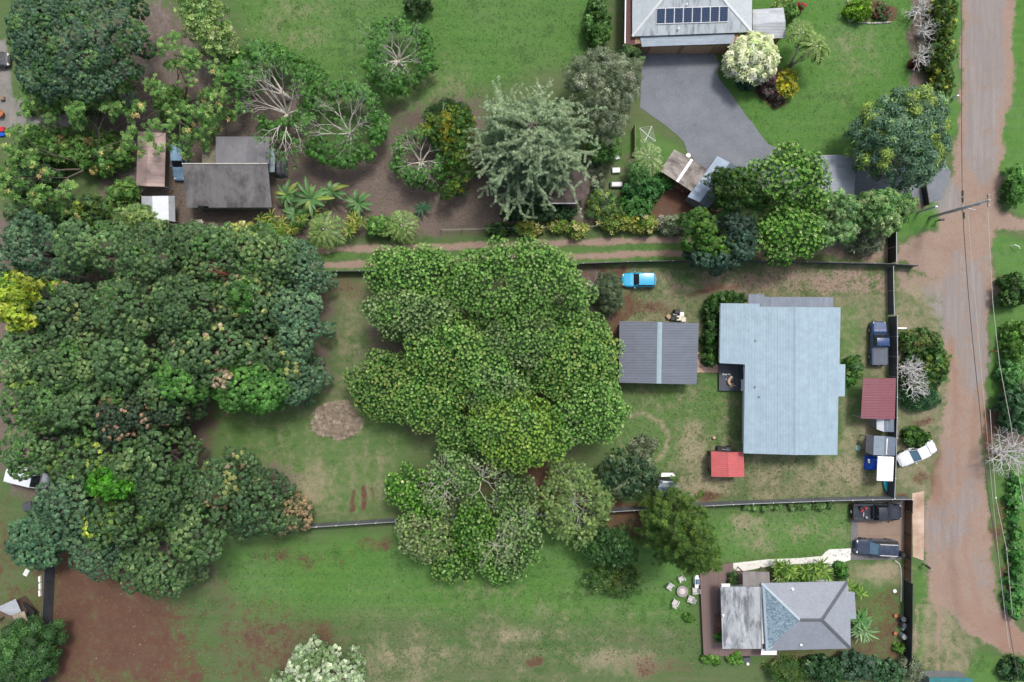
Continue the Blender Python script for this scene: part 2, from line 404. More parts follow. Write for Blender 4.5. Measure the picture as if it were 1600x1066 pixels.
area('soil', [(860, 760), (960, 780), (1010, 790), (1010, 850), (960, 840), (860, 800)], 14, .8)
area('soil', (740, 745, 100, 25), 16, .55); area('soil', (830, 760, 40, 40), 16, .75)
area('soil', [(1030, 290), (1110, 300), (1120, 345), (1000, 345)], 12, .95)
area('soil', (1210, 135, 28, 30), 9, .9); area('soil', (1365, 17, 37, 17), 3, .9)
area('soil', [(230, 640), (340, 640), (330, 700), (280, 720), (230, 700)], 25, .75)  # grove shadow on the grass, painted in the soil tone
area('soil', [(1535, 640), (1560, 640), (1560, 720), (1540, 720)], 8, .8); area('soil', (1575, 900, 12, 60), 8, .7); area('soil', (1560, 820, 14, 40), 10, .6)
# leaf litter and dark mulch
area('litter', [(330, 130), (470, 130), (520, 260), (640, 190), (760, 220), (960, 300), (960, 350), (740, 366), (480, 372), (200, 360), (270, 200)], 22, .95)
area('litter', [(100, 60), (260, 0), (330, 90), (360, 200), (250, 370), (150, 360), (150, 160)], 25, .9)
area('litter', [(610, 170), (760, 140), (760, 300), (600, 280)], 25, .7)
area('litter', [(480, 730), (420, 720), (300, 760), (300, 820), (450, 800)], 18, .6)
area('litter', [(-30, 330), (520, 350), (520, 600), (330, 620), (330, 900), (90, 850), (-30, 700)], 30, .9)
area('litter', [(900, 330), (930, 240), (990, 240), (1060, 340), (940, 350)], 10, .45)
area('litter', [(1340, 250), (1470, 235), (1450, 330), (1400, 330), (1340, 310)], 10, .9)
area('litter', (700, 700, 10, 10), 5, .0); area('litter', [(590, 380), (940, 390), (980, 600), (900, 710), (650, 680), (560, 600)], 25, .6)
area('litter', [(1560, 590), (1640, 590), (1640, 720), (1565, 700)], 10, .8)
area('litter', [(1420, -30), (1480, -30), (1470, 160), (1420, 160)], 8, .7)
area('litter', [(270, -40), (300, -40), (360, 40), (380, 130), (350, 120)], 16, .8)
# asphalt apron and far-left paving, worn asphalt in the road
area('asph', [(-80, 60), (8, 60), (20, 150), (70, 165), (140, 180), (80, 210), (20, 205), (-80, 215)], 6, .95, .4)
area('asph', [(205, -40), (330, -40), (325, 80), (345, 130), (300, 160), (230, 230), (205, 330), (150, 330), (190, 200), (215, 110)], 14, .22)
area('dirt', ROAD, 9, 1.0)
area('dirt', [(1400, 420), (1470, 432), (1470, 462), (1400, 448)], 9, .55)
area('dirt', (1080, 445, 120, 12), 12, .45); area('dirt', [(1100, 425), (1395, 420), (1395, 460), (1310, 460), (1100, 452)], 10, .55)
stroke('soil', [(1075, 462), (1110, 452), (1150, 446)], 3, 7, .8)
area('dirt', [(1075, 385), (1400, 378), (1400, 406), (1075, 404)], 8, .75)
stroke('dirt', [(480, 391), (600, 388), (720, 384), (860, 380), (1075, 373)], 5, 4.5, 1.0, .3); stroke('dirt', [(480, 415), (700, 410), (860, 402), (1075, 395)], 5, 4.5, .95, .3)
cut('litter', [(480, 376), (1075, 364), (1075, 408), (480, 428)], 6, 1)
cut('dry', [(480, 376), (1075, 364), (1075, 408), (480, 428)], 4, .8)
stroke('lush', [(480, 402), (720, 398), (1075, 385)], 5, 4, .7, .3); stroke('lush', [(480, 424), (700, 420), (1075, 404)], 4, 4, .8, .3)
area('asph', [(1513, -120), (1572, -120), (1568, 120), (1556, 270), (1530, 290), (1508, 250), (1508, 100)], 10, .8)
area('asph', [(1496, 400), (1544, 400), (1546, 590), (1520, 640), (1478, 520), (1440, 455), (1470, 440)], 18, .68)
area('asph', [(1448, 795), (1500, 770), (1520, 730), (1530, 790), (1495, 860), (1448, 872)], 18, .56)
area('asph', (1532, 895, 13, 28), 12, .55); area('asph', (1478, 305, 22, 30), 8, .9)
stroke('asph', [(1490, 650), (1488, 760)], 8, 14, .4); stroke('asph', [(1515, 650), (1513, 760)], 6, 14, .4)
stroke('litter', [(1512, 116), (1528, 118)], 5, 6, .7); stroke('litter', [(1540, 178), (1560, 186)], 5, 6, .65); stroke('litter', [(1536, 150), (1556, 156)], 3, 6, .5)
for q in ([(1432, 950), (1428, 1080)], [(1466, 950), (1466, 1080)]): stroke('dirt', q, 3, 6, .8)
for q in ([(1494, 640), (1488, 720), (1478, 800)], [(1522, 560), (1519, 700), (1508, 860), (1530, 960), (1600, 1010)], [(1486, 480), (1492, 600), (1500, 760), (1484, 880), (1520, 975), (1600, 1000)]): stroke('soil', q, 4, 9, .7)
for q in ([(1505, 420), (1508, 560), (1504, 700), (1500, 900), (1560, 985)],): stroke('dry', q, 4, 8, .35)
area('soil', [(1470, 900), (1530, 950), (1600, 985), (1640, 995), (1640, 1025), (1560, 1010), (1500, 960)], 14, .6); area('soil', (1462, 760, 10, 60), 10, .6)
# weedy clumps
MASK['weed'] = .7*sstep(.5, .75, vnoise(GX/1.1+7, GY/1.1+3, 5, 3))*sstep(.38, .6, vnoise(GX/6+7, GY/6+33, 6, 3))*.8
for q in ((525, 865, 14, 10), (840, 765, 12, 12), (610, 1055, 30, 12), (840, 1010, 40, 10), (1170, 730, 30, 8)): area('weed', q, 8, .55)
MASK['weed'] *= 1-np.clip(MASK['dirt']+MASK['asph'], 0, 1)
rd = poly_sd(ROAD, PX, PY)
for k in ('dry', 'soil', 'lush'): MASK[k] *= 1-(.45 if k == 'soil' else .9)*sstep(0, 25, rd)
# wear along the old field rows
rows = np.clip(.5+.5*np.sin(PY/5.2+j1*.8), 0, 1)
MASK['dry'] = np.clip(MASK['dry']+.10*rows*sstep(0, 40, poly_sd([(300, 880), (1080, 880), (1080, 1066), (330, 1066)], PX, PY)), 0, 1)
cols = np.clip(.5+.5*np.sin(PX/3.6+j2*.9), 0, 1)
MASK['dry'] = np.clip(MASK['dry']+.10*cols*sstep(0, 30, poly_sd([(330, 640), (640, 660), (640, 805), (440, 805)], PX, PY)), 0, 1)

def ground_material():
    t = NT('ground_cover'); pos = t.n('ShaderNodeNewGeometry').outputs['Position']
    at = {k: t.n('ShaderNodeAttribute', attribute_name=k).outputs['Fac'] for k in MASK}
    nz = lambda v, a=.3, b=.7: t.rng(v, a, b)
    big = nz(t.noise(pos, .09, 5, .6)); mid = nz(t.noise(pos, .42, 8, .72, .4)); mid2 = nz(t.noise(t.map(pos, (1, 1, 1), (0, 0, 1.1)), 1.3, 6, .75, .3))
    fine = nz(t.noise(pos, 4.2, 5, .8)); grit = nz(t.noise(pos, 13, 3, .75)); mow = nz(t.noise(t.map(pos, (.10, 1.5, 1)), 1.0, 5, .65), .35, .65)
    mf = t.math('ADD', t.math('ADD', t.math('MULTIPLY', mid, .42), t.math('MULTIPLY', mid2, .30)), t.math('MULTIPLY', fine, .28))
    mf = t.rng(mf, .2, .8)
    def m(k, w=.2, nzv=mf):
        lo = t.math('SUBTRACT', nzv, w); hi = t.math('ADD', nzv, w)
        f = t.rng(at[k], lo, hi, 0, 1, True)
        return t.math('MULTIPLY', f, t.rng(at[k], .0, .12))
    g1 = t.mix(fine, (.050, .090, .032), (.100, .155, .060))
    g1 = t.mix(t.math('MULTIPLY', mid2, .55), g1, (.066, .135, .032))
    g1 = t.mix(t.rng(big, .3, .9, 0, .55), g1, (.125, .125, .068))
    g1 = t.mix(t.rng(mow, .3, .9, 0, .35), g1, (.135, .135, .075))
    l1 = t.mix(fine, (.046, .118, .022), (.082, .190, .040))
    l1 = t.mix(t.rng(mid, .2, .9, 0, .5), l1, (.105, .205, .05))
    l1 = t.mix(t.rng(big, .3, .9, 0, .65), l1, (.125, .20, .085))
    l1 = t.mix(t.rng(mid2, .3, .95, 0, .75), l1, (.040, .125, .022))
    l1 = t.mix(t.rng(mow, .25, .85, 0, .6), l1, (.075, .185, .032)); l1 = t.mix(t.rng(grit, .6, 1, 0, .35), l1, (.16, .22, .09))
    wv = t.n('ShaderNodeTexWave', wave_type='BANDS', bands_direction='Y'); t.l(pos, wv.inputs[0]); wv.inputs['Scale'].default_value = .24; wv.inputs['Distortion'].default_value = 2.2; wv.inputs['Detail'].default_value = 3; wv.inputs['Detail Scale'].default_value = .8
    l1 = t.mix(t.math('MULTIPLY', wv.outputs['Fac'], t.rng(mid, .1, .9, .12, .42)), l1, (.105, .205, .045))
    col = t.mix(t.rng(at['lush'], 0.05, .95, 0, .95), g1, l1)
    dry = t.mix(fine, (.17, .135, .085), (.37, .315, .215)); dry = t.mix(t.rng(grit, .5, 1, 0, .5), dry, (.43, .37, .27)); dry = t.mix(t.rng(mid2, .6, 1, 0, .5), dry, (.16, .115, .075))
    col = t.mix(t.math('MULTIPLY', m('dry', .46), .86), col, dry)
    wd = t.mix(fine, (.026, .062, .018), (.07, .135, .033))
    col = t.mix(t.math('MULTIPLY', m('weed', .3, fine), .8), col, wd)
    so = t.mix(mid, (.082, .038, .026), (.125, .060, .041))
    so = t.mix(t.rng(grit, .4, 1, 0, .65), so, (.19, .11, .08)); so = t.mix(t.rng(fine, .5, .95, 0, .7), so, (.085, .085, .04)); so = t.mix(t.rng(mid2, .55, .95, 0, .6), so, (.14, .095, .07)); so = t.mix(t.rng(mow, .4, 1, 0, .35), so, (.10, .062, .05))
    col = t.mix(m('soil', .32), col, so)
    li = t.mix(fine, (.058, .042, .034), (.20, .155, .13))
    li = t.mix(t.rng(grit, .45, 1, 0, .75), li, (.31, .25, .215)); li = t.mix(t.rng(big, .3, .9, 0, .6), li, (.06, .05, .042)); li = t.mix(t.rng(mid2, .6, 1, 0, .4), li, (.05, .065, .028))
    col = t.mix(m('litter', .3), col, li)
    di = t.mix(mid, (.215, .143, .107), (.295, .215, .165))
    di = t.mix(t.rng(grit, .3, 1, 0, .6), di, (.37, .30, .25)); di = t.mix(t.rng(big, .2, .9, 0, .5), di, (.275, .205, .17))
    di = t.mix(t.rng(fine, .55, 1, 0, .5), di, (.17, .105, .078)); di = t.mix(t.rng(mid2, .55, 1, 0, .45), di, (.25, .135, .09))
    di = t.mix(t.math('MULTIPLY', t.rng(at['soil'], .1, .6), .6), di, (.235, .115, .072))
    col = t.mix(m('dirt', .3), col, di)
    wear = nz(t.noise(t.map(pos, (1.6, .10, 1)), 1.0, 5, .65))
    asp = t.mix(grit, (.16, .148, .143), (.27, .25, .24))
    asp = t.mix(t.rng(wear, .3, .9, 0, .6), asp, (.31, .28, .26)); asp = t.mix(t.rng(mid, .5, 1, 0, .4), asp, (.14, .132, .13)); asp = t.mix(t.rng(mid2, .65, 1, 0, .5), asp, (.28, .20, .16))
    col = t.mix(t.math('MULTIPLY', m('asph', .36), .9), col, asp)
    h = t.math('ADD', t.math('MULTIPLY', fine, .7), t.math('MULTIPLY', grit, .4))
    t.bump(h, .5, .06)
    t.done(col, .95, 0, .15)
    return t.m
GM = ground_material()
def grid_objects():
    V = np.stack([GX.ravel(), GY.ravel(), np.zeros(GX.size)], 1)
    i = np.arange(nx-1)[None, :]+nx*np.arange(ny-1)[:, None]
    F = np.stack([i, i+1, i+nx+1, i+nx], -1).reshape(-1, 4)
    cx = PX.ravel()[F].mean(1); cy = PY.ravel()[F].mean(1)
    own = np.zeros(len(F), int)
    for k, (poly) in enumerate((LANE, FIELD, ROAD)): own[poly_sd(poly, cx, cy) > 0] = k+1
    # the far ring that carries the lawn on to the horizon
    for k, name in enumerate(('ground', 'dirt_track', 'tilled_soil', 'road')):
        f = F[own == k]; used = np.unique(f); re = np.full(len(V), -1); re[used] = np.arange(len(used)); f = re[f]; v = V[used]
        mk = {q: MASK[q].ravel()[used] for q in MASK}
        if k == 0:
            X, Y, B = 70, 49, 1500
            ring = np.array([(-B, -B, 0), (B, -B, 0), (B, B, 0), (-B, B, 0), (-X, -Y, 0), (X, -Y, 0), (X, Y, 0), (-X, Y, 0)], float)
            n0 = len(v); v = np.vstack([v, ring]); rf = np.array([(0, 1, 5, 4), (1, 2, 6, 5), (2, 3, 7, 6), (3, 0, 4, 7)])+n0
            f = np.vstack([f, rf])
            for q in mk: mk[q] = np.concatenate([mk[q], np.full(8, .3 if q == 'lush' else 0)])
        me = np_mesh(name, v, f)
        for q in mk:
            a = me.attributes.new(q, 'FLOAT', 'POINT'); a.data.foreach_set('value', mk[q].astype(np.float32))
        o = link(name, me, GM); tag(o, kind='structure')
def np_mesh(name, v, f):
    me = bpy.data.meshes.new(name); m, k = f.shape
    me.vertices.add(len(v)); me.vertices.foreach_set('co', v.astype(np.float32).ravel())
    me.loops.add(m*k); me.loops.foreach_set('vertex_index', f.astype(np.int32).ravel())
    me.polygons.add(m); me.polygons.foreach_set('loop_start', np.arange(0, m*k, k, dtype=np.int32))
    me.update(calc_edges=True); me.validate(); return me
grid_objects()
def struct_sheet(name, pts, z0, z1, mat, label=None):
    """flat laid surface with a real edge"""
    m = MB(); m.prism([P(*p) for p in pts], z0, z1); o = m.build(name, mat); tag(o, kind='structure'); return o
def ragged(pts, amp=1.2, step=10, seed=0):
    r = np.random.default_rng(seed); out = []
    for a, b in zip(pts, pts[1:]+pts[:1]):
        n = max(1, int(math.hypot(b[0]-a[0], b[1]-a[1])/step))
        for i in range(n): out.append((a[0]+(b[0]-a[0])*i/n+r.normal(0, amp*.5), a[1]+(b[1]-a[1])*i/n+r.normal(0, amp*.5)))
    return out
MAT['drive'] = None
def _drive():
    t = NT('fine_gravel_asphalt'); o = t.obj(); n1 = t.noise(o, .35, 6, .65); n2 = t.noise(o, 14, 3, .8)
    n3 = t.noise(o, 1.6, 7, .75, .5); col = t.mix(t.rng(n1, .32, .68), (.092, .106, .128), (.158, .172, .196)); col = t.mix(t.rng(n3, .5, .72, 0, .5), col, (.075, .083, .10)); col = t.mix(t.rng(n2, .42, .68, 0, .75), col, (.24, .245, .255))
    t.bump(n2, .4, .02); return t.done(col, .9)
MAT['drive'] = _drive()
DRV = [(1003, 84), (1060, 85), (1118, 85), (1124, 100), (1121, 112), (1127, 128), (1143, 148), (1165, 180), (1185, 205), (1200, 225), (1240, 245), (1330, 262), (1380, 270), (1470, 245), (1486, 270), (1470, 312), (1450, 318), (1430, 312), (1340, 310), (1200, 300), (1130, 275), (1095, 262), (1075, 240), (1069, 222), (1050, 205), (1020, 182), (1000, 168), (1001, 130)]
struct_sheet('driveway', ragged(DRV, 1.0, 8, 3), -.05, .025, MAT['drive'])
MAT['pad'] = Mpave('tan_concrete_pad', (.28, .20, .145), (.235, .165, .12), (.14, .11, .09), 1.9, 1.9)
MAT['padedge'] = M('grey_concrete_border', (.15, .145, .15), .85, .3, 1.5, .2)
struct_sheet('parking_pad_border', [(1330, 783), (1414, 783), (1414, 874), (1329, 875)], -.05, .03, MAT['padedge'])
struct_sheet('parking_pad', [(1340, 789), (1411.5, 789), (1411.5, 868), (1339.5, 868)], -.03, .036, MAT['pad'])
MAT['apron'] = M('stained_concrete_apron', (.44, .275, .185), .85, .35, .55, .2, c2=(.52, .40, .31))
struct_sheet('driveway_apron', [(1425, 771), (1444, 767), (1443, 876), (1426, 870)], -.05, .03, MAT['apron'])
struct_sheet('footpath', [(1145, 880), (1200, 874), (1250, 872), (1284, 868.8), (1289, 863), (1296, 858.5), (1329.5, 857), (1328.5, 875), (1318, 878), (1311, 884), (1307, 893), (1302, 892), (1297, 884), (1285, 879.5), (1240, 881.5), (1200, 885), (1163, 892), (1146, 893)], -.05, .05, MAT['whitecon'])
MAT['brickpath'] = Mpave('brick_paving', (.42, .24, .16), (.48, .34, .26), (.52, .48, .42), .75, 1.9)
struct_sheet('garden_path', [(1089, 549), (1094, 551), (1106, 562), (1124, 571), (1124, 582.5), (1089, 582)], -.05, .04, MAT['brickpath'])
# narrow concrete edging that curves beside the brown fence
m = MB(); m.tube([P3(x, y, .02) for x, y in ((1398, 876), (1405, 881), (1408, 892), (1408.5, 915), (1408, 940))], .09, 6)
o = m.build('kerb', MAT['concrete'], loc=P3(1408, 892, 0)); tag(o, kind='structure')
# ------------------------------------------------------------ foliage
def t_rosette(n, wd, tipz=-.22, midz=.06, r0=.05, jit=.0, seed=0):
    r = np.random.default_rng(seed); V = []; F = []
    for i in range(n):
        a = 2*math.pi*(i+r.uniform(-.3, .3)*jit)/n; L = 1+r.uniform(-.3, .15)*jit
        u = np.array([math.cos(a), math.sin(a), 0]); v = np.array([-u[1], u[0], 0]); z = np.array([0, 0, 1])
        b = len(V); V += [u*r0, u*.5*L+v*wd+z*midz, u*L+z*tipz, u*.5*L-v*wd+z*midz]; F.append((b, b+1, b+2, b+3))
    return np.array(V), np.array(F)
TPL = {'ros5': t_rosette(5, .26, jit=.6, seed=1), 'ros6': t_rosette(6, .2, jit=.6, seed=2), 'ros4': t_rosette(4, .36, -.12, .1, jit=.7, seed=3),
       'up5': t_rosette(5, .24, .35, .22, jit=.6, seed=4), 'tuft': t_rosette(7, .085, .35, .2, jit=.8, seed=5), 'strap': t_rosette(9, .07, .1, .35, jit=.7, seed=6),
       'fern': t_rosette(5, .15, -.3, .05, jit=.8, seed=7), 'ros3': t_rosette(3, .3, -.1, .1, jit=.8, seed=8)}
def norm(a): return a/np.maximum(np.linalg.norm(a, axis=-1, keepdims=True), 1e-9)
class Leaves:
    def __init__(s): s.p = []; s.n = []; s.s = []; s.c = []
    def add(s, p, n, size, c):
        s.p.append(p); s.n.append(n); s.s.append(np.broadcast_to(size, len(p))); s.c.append(c)
    def build(s, name, parent, tpl, rng, seasoned=.22):
        p = np.concatenate(s.p); n = norm(np.concatenate(s.n)); sz = np.concatenate(s.s); c = np.concatenate(s.c)
        V, F = TPL[tpl]; N = len(p); k = len(V)
        r = rng.normal(size=(N, 3)); x = norm(r-(r*n).sum(1, keepdims=True)*n); y = np.cross(n, x)
        v = p[:, None]+sz[:, None, None]*(V[None, :, 0:1]*x[:, None]+V[None, :, 1:2]*y[:, None]+V[None, :, 2:3]*n[:, None])
        f = F[None]+(np.arange(N)*k)[:, None, None]
        c = c*np.exp(rng.normal(0, seasoned, (N, 1)))
        # each leaf of a spray is its own shade
        nl = len(F); lj = np.exp(rng.normal(0, .14, (N, nl, 1)))
        cc = (np.clip(c, 0, .9)[:, None]*lj)
        cv = np.repeat(cc, k//nl, axis=1)
        off = np.array(OFF.get(parent) or (0, 0, 0))
        me = np_mesh(name, v.reshape(-1, 3)-off, f.reshape(-1, F.shape[1]))
        a = me.color_attributes.new('col', 'FLOAT_COLOR', 'POINT')
        rgba = np.ones((N*k, 4), np.float32); rgba[:, :3] = cv.reshape(-1, 3); a.data.foreach_set('color', rgba.ravel())
        return link(name, me, MAT['leaf'], parent)
def outline(o, z, rng, wob=.1):
    if len(o) == 4 and not hasattr(o[0], '__len__'):
        cx, cy, rx, ry = o; ph = rng.uniform(0, 6.28, 5); k = []
        for i in range(36):
            a = 2*math.pi*i/36
            q = 1+wob*(math.sin(2*a+ph[0])*.5+math.sin(3*a+ph[1])*.6+math.sin(5*a+ph[2])*.5+math.sin(7*a+ph[3])*.35)
            k.append((cx+rx*q*math.cos(a), cy+ry*q*math.sin(a)))
        o = k
    return [P(x, y, z) for x, y in o]
def pal(*cw):
    c = np.array([q[0] for q in cw], float); wt = np.array([q[1] for q in cw], float); return c, wt/wt.sum()
def crown(parent, o, z0, z1, lr, palette, tpl='ros5', size=.3, dens=16, seed=0, fill=5, hole=None, lobe_mix=.75, name='crown', squash=.8, zj=.25, domed=1.0, wob=.1, gap=0.0, seasoned=.27, upness=.4, rj=(.62, 1.12), njit=.42, puff=None, dot=None):
    rng = np.random.default_rng(seed+101); zr = z0+.65*(z1-z0)
    poly = outline(o, zr, rng, wob); A = np.array(poly); lo = A.min(0); hi = A.max(0)
    pc, pw = palette
    # lobe centres, spread by dart throwing
    pts = []; N = 900
    C = rng.uniform(lo, hi, (N, 2)); D = poly_sd(poly, C[:, 0], C[:, 1])
    keep = []
    for i in np.argsort(rng.random(N)):
        if D[i] < lr*.45: continue
        if hole is not None:
            hx, hy = P(hole[0], hole[1], zr)
            if math.hypot(C[i, 0]-hx, C[i, 1]-hy) < hole[2]*S: continue
        if all((C[i, 0]-C[j, 0])**2+(C[i, 1]-C[j, 1])**2 > (lr*1.05)**2 for j in keep): keep.append(i)
    if gap: keep = [k for k in keep if rng.random() > gap]
    dm = max(D.max(), .1); L = Leaves(); lobes = []
    for i in keep:
        t = min(1, D[i]/dm); z = z0+(z1-z0)*(1-(1-t)**2)**.5*domed+rng.normal(0, zj)*lr; r = lr*rng.uniform(.72, 1.22)
        lobes.append((C[i, 0], C[i, 1], z-r*squash*.6, r))
    # lower skirt lobes round the rim
    n = len(poly)
    for i in range(0, n):
        if n > 12 and rng.random() > 9/n*1.6: continue
        a = np.array(poly[i]); cen = A.mean(0); q = a+(cen-a)*.16
        if hole is None: lobes.append((q[0], q[1], z0-(z1-z0)*.1+rng.uniform(-.6, .4), lr*rng.uniform(.7, 1)))
    LA = np.array(lobes)
    def skin(x, y, z, r, sp, zmin):
        n = max(6, int(12.57*r*r/(sp*sp))); i = np.arange(n)+.5; ph = np.arccos(1-2*i/n); th = i*2.39996+rng.uniform(0, 6.28)
        d = np.c_[np.cos(th)*np.sin(ph), np.sin(th)*np.sin(ph), np.cos(ph)]; d = norm(d+rng.normal(0, .22*sp/r, d.shape)); d = d[d[:, 2] > zmin]
        p = np.array([x, y, z])+d*np.array([1, 1, squash])*r*rng.uniform(.86, 1.08, (len(d), 1))
        q = (p[:, None]-LA[None, :, :3])/(LA[None, :, 3:]*np.array([1, 1, squash])); ins = (np.linalg.norm(q, axis=2) < .86).any(1)
        return p[~ins], d[~ins]
    for (x, y, z, r) in lobes:
        if puff:
            sp, pr, nl = puff; p, d = skin(x, y, z, r, sp, -.2); k = len(p)
            if not k: continue
            lc = pc[rng.choice(len(pc), p=pw)]; oth = pc[rng.choice(len(pc), size=k, p=pw)]
            c = np.where(rng.random((k, 1)) < lobe_mix, lc, oth)*np.exp(rng.normal(0, .16, (k, 1)))
            dd = norm(rng.normal(size=(k, nl, 3))); dd = norm(dd+d[:, None]*1.0+np.array([0, 0, .35])); rr = pr*rng.uniform(.75, 1.25, (k, 1, 1))
            pp = p[:, None]+dd*rr*rng.uniform(.6, 1.05, (k, nl, 1))-d[:, None]*pr*.4
            L.add(pp.reshape(-1, 3), (dd+rng.normal(0, .3, dd.shape)).reshape(-1, 3)+np.array([0, 0, upness]), size*rng.uniform(.75, 1.2, k*nl), np.repeat(c, nl, 0)); continue
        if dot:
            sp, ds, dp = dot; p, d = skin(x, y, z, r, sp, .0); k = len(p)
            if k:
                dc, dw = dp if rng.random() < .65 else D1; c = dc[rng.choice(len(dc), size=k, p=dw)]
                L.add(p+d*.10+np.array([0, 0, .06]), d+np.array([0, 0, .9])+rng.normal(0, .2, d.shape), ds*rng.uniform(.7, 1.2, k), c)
        m = max(8, int(dens*6.28*r*r*squash)); d = rng.normal(size=(m*2, 3)); d = norm(d); d = d[d[:, 2] > -.28][:m]
        p = np.array([x, y, z])+d*np.array([1, 1, squash])*r*rng.uniform(rj[0], rj[1], (len(d), 1))
        lc = pc[rng.choice(len(pc), p=pw)]; oth = pc[rng.choice(len(pc), size=len(d), p=pw)]
        f = (rng.random((len(d), 1)) < lobe_mix); c = np.where(f, lc, oth)*math.exp(rng.normal(0, .1))
        L.add(p, d+np.array([0, 0, upness])+rng.normal(0, njit, (len(d), 3)), size*rng.uniform(.7, 1.25, len(d)), c)
    # inner leaves that close the gaps
    m = int((hi-lo).prod()*fill); C = rng.uniform(lo, hi, (m, 2)); D = poly_sd(poly, C[:, 0], C[:, 1]); ok = D > lr*.35
    if hole is not None:
        hx, hy = P(hole[0], hole[1], zr); ok &= np.hypot(C[:, 0]-hx, C[:, 1]-hy) > hole[2]*S
    C = C[ok]; D = D[ok]
    if len(C):
        t = np.clip(D/dm, 0, 1); z = z0+(z1-z0)*(1-(1-t)**2)**.5-rng.uniform(1.0, 2.2, len(C))*min(1, lr)
        L.add(np.c_[C, np.maximum(z, .2)], rng.normal(0, .4, (len(C), 3))+np.array([0, 0, 1]), size*1.5, pc[rng.choice(len(pc), size=len(C), p=pw)])
    kb = math.exp(rng.normal(0, .10)); L.c = [c*kb for c in L.c]
    ob = L.build(name, parent, tpl, rng, seasoned)
    return ob, lobes
def trunk_to(parent, base, lobes, rad, mat, rng, maxlimbs=7, fork=.35, name='trunk'):
    """tapered trunk with limbs that run up into the crown"""
    m = MB(); bx, by = base; top = max(l[2] for l in lobes); fz = max(.6, top*fork)
    bend = rng.normal(0, .12, 2); fk = (bx+bend[0], by+bend[1], fz)
    m.tube([(bx, by, -.1), (bx, by, .15), (bx+bend[0]*.5, by+bend[1]*.5, fz*.5), fk], [rad*1.5, rad*1.15, rad, rad*.85], 8)
    idx = rng.permutation(len(lobes))[:maxlimbs]
    for i in idx:
        x, y, z, r = lobes[i]; mid = ((fk[0]*.5+x*.5)+rng.normal(0, .2), (fk[1]*.5+y*.5)+rng.normal(0, .2), fk[2]*.4+z*.6)
        m.tube([(fk[0], fk[1], fk[2]-.15), mid, (x, y, z)], [rad*.6, rad*.36, rad*.1], 6)
    return m.build(name, mat, parent, smooth=True)
def ctr(o):
    if len(o) == 4 and not hasattr(o[0], '__len__'): return o[0], o[1]
    a = np.array(o); return float(a[:, 0].mean()), float(a[:, 1].mean())
TID = [0]
def tree(name, label, cat, o, z0, z1, lr, palette, group=None, base=None, bark='bark', rad=None, limbs=7, **kw):
    TID[0] += 1; seed = TID[0]*13; rng = np.random.default_rng(seed)
    zr = z0+.65*(z1-z0); c = base or None
    b = P(*ctr(o), zr) if base is None else P(*base, 0)
    root = thing(name, label, cat, (b[0], b[1], 0), group)
    cr, lobes = crown(root, o, z0, z1, lr, palette, seed=seed, **kw)
    trunk_to(root, b, lobes, rad or .05+.02*z1, MAT[bark], rng, limbs)
    return root
def bush(name, label, o, z1, palette, lr=.45, group=None, cat='shrub', **kw):
    TID[0] += 1; seed = TID[0]*17; rng = np.random.default_rng(seed)
    b = P(*ctr(o), z1*.6); root = thing(name, label, cat, (b[0], b[1], 0), group)
    kw.setdefault('size', .22); kw.setdefault('dens', 26); kw.setdefault('fill', 8)
    cr, lobes = crown(root, o, z1*.35, z1, lr, palette, seed=seed, name='foliage', **kw)
    trunk_to(root, b, lobes, .05, MAT['bark'], rng, 5, .25, 'stem')
    return root
# palettes: the leaf's own colours
MANGO = pal(((0.070, 0.138, 0.051), 5), ((0.099, 0.185, 0.070), 4), ((0.160, 0.250, 0.087), 2.2), ((0.075, 0.172, 0.042), 2))
MANGOB = pal(((0.068, 0.143, 0.074), 5), ((0.098, 0.190, 0.098), 3), ((0.129, 0.224, 0.106), 2))
FLUSH = pal(((.067, .128, .050), 6), ((.094, .170, .068), 4), ((.36, .275, .185), .7), ((.25, .28, .09), 1.3))
LIMEY = pal(((.24, .33, .03), 4), ((.32, .36, .04), 3), ((.13, .26, .03), 3))
BRIGHT = pal(((0.069, 0.198, 0.034), 4), ((0.109, 0.264, 0.051), 3), ((0.051, 0.144, 0.027), 2))
MIXG = pal(((0.068, 0.135, 0.048), 5), ((0.155, 0.257, 0.052), 2.5), ((0.088, 0.189, 0.052), 3), ((0.324, 0.405, 0.069), .6))
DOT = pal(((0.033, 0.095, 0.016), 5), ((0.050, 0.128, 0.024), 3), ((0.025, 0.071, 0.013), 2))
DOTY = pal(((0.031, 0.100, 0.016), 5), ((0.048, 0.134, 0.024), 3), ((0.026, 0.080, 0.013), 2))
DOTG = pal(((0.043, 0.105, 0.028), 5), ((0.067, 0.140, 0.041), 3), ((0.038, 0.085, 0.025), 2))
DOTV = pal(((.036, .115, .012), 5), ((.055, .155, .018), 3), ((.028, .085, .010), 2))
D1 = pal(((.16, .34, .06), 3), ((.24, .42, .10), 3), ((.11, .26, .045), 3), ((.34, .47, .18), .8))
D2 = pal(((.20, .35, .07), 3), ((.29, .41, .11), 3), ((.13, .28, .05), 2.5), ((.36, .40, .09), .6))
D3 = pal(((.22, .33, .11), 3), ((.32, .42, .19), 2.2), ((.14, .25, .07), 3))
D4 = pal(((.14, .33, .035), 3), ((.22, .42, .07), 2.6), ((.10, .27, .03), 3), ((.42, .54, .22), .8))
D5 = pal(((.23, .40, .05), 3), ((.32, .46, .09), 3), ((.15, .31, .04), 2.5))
OPEN = pal(((0.078, 0.186, 0.036), 4), ((0.126, 0.264, 0.058), 4), ((0.204, 0.336, 0.084), 2), ((0.552, 0.432, 0.168), .45))
LIGHT = pal(((0.143, 0.253, 0.077), 4), ((0.242, 0.341, 0.110), 3), ((0.099, 0.182, 0.050), 2), ((0.341, 0.418, 0.176), 1.5))
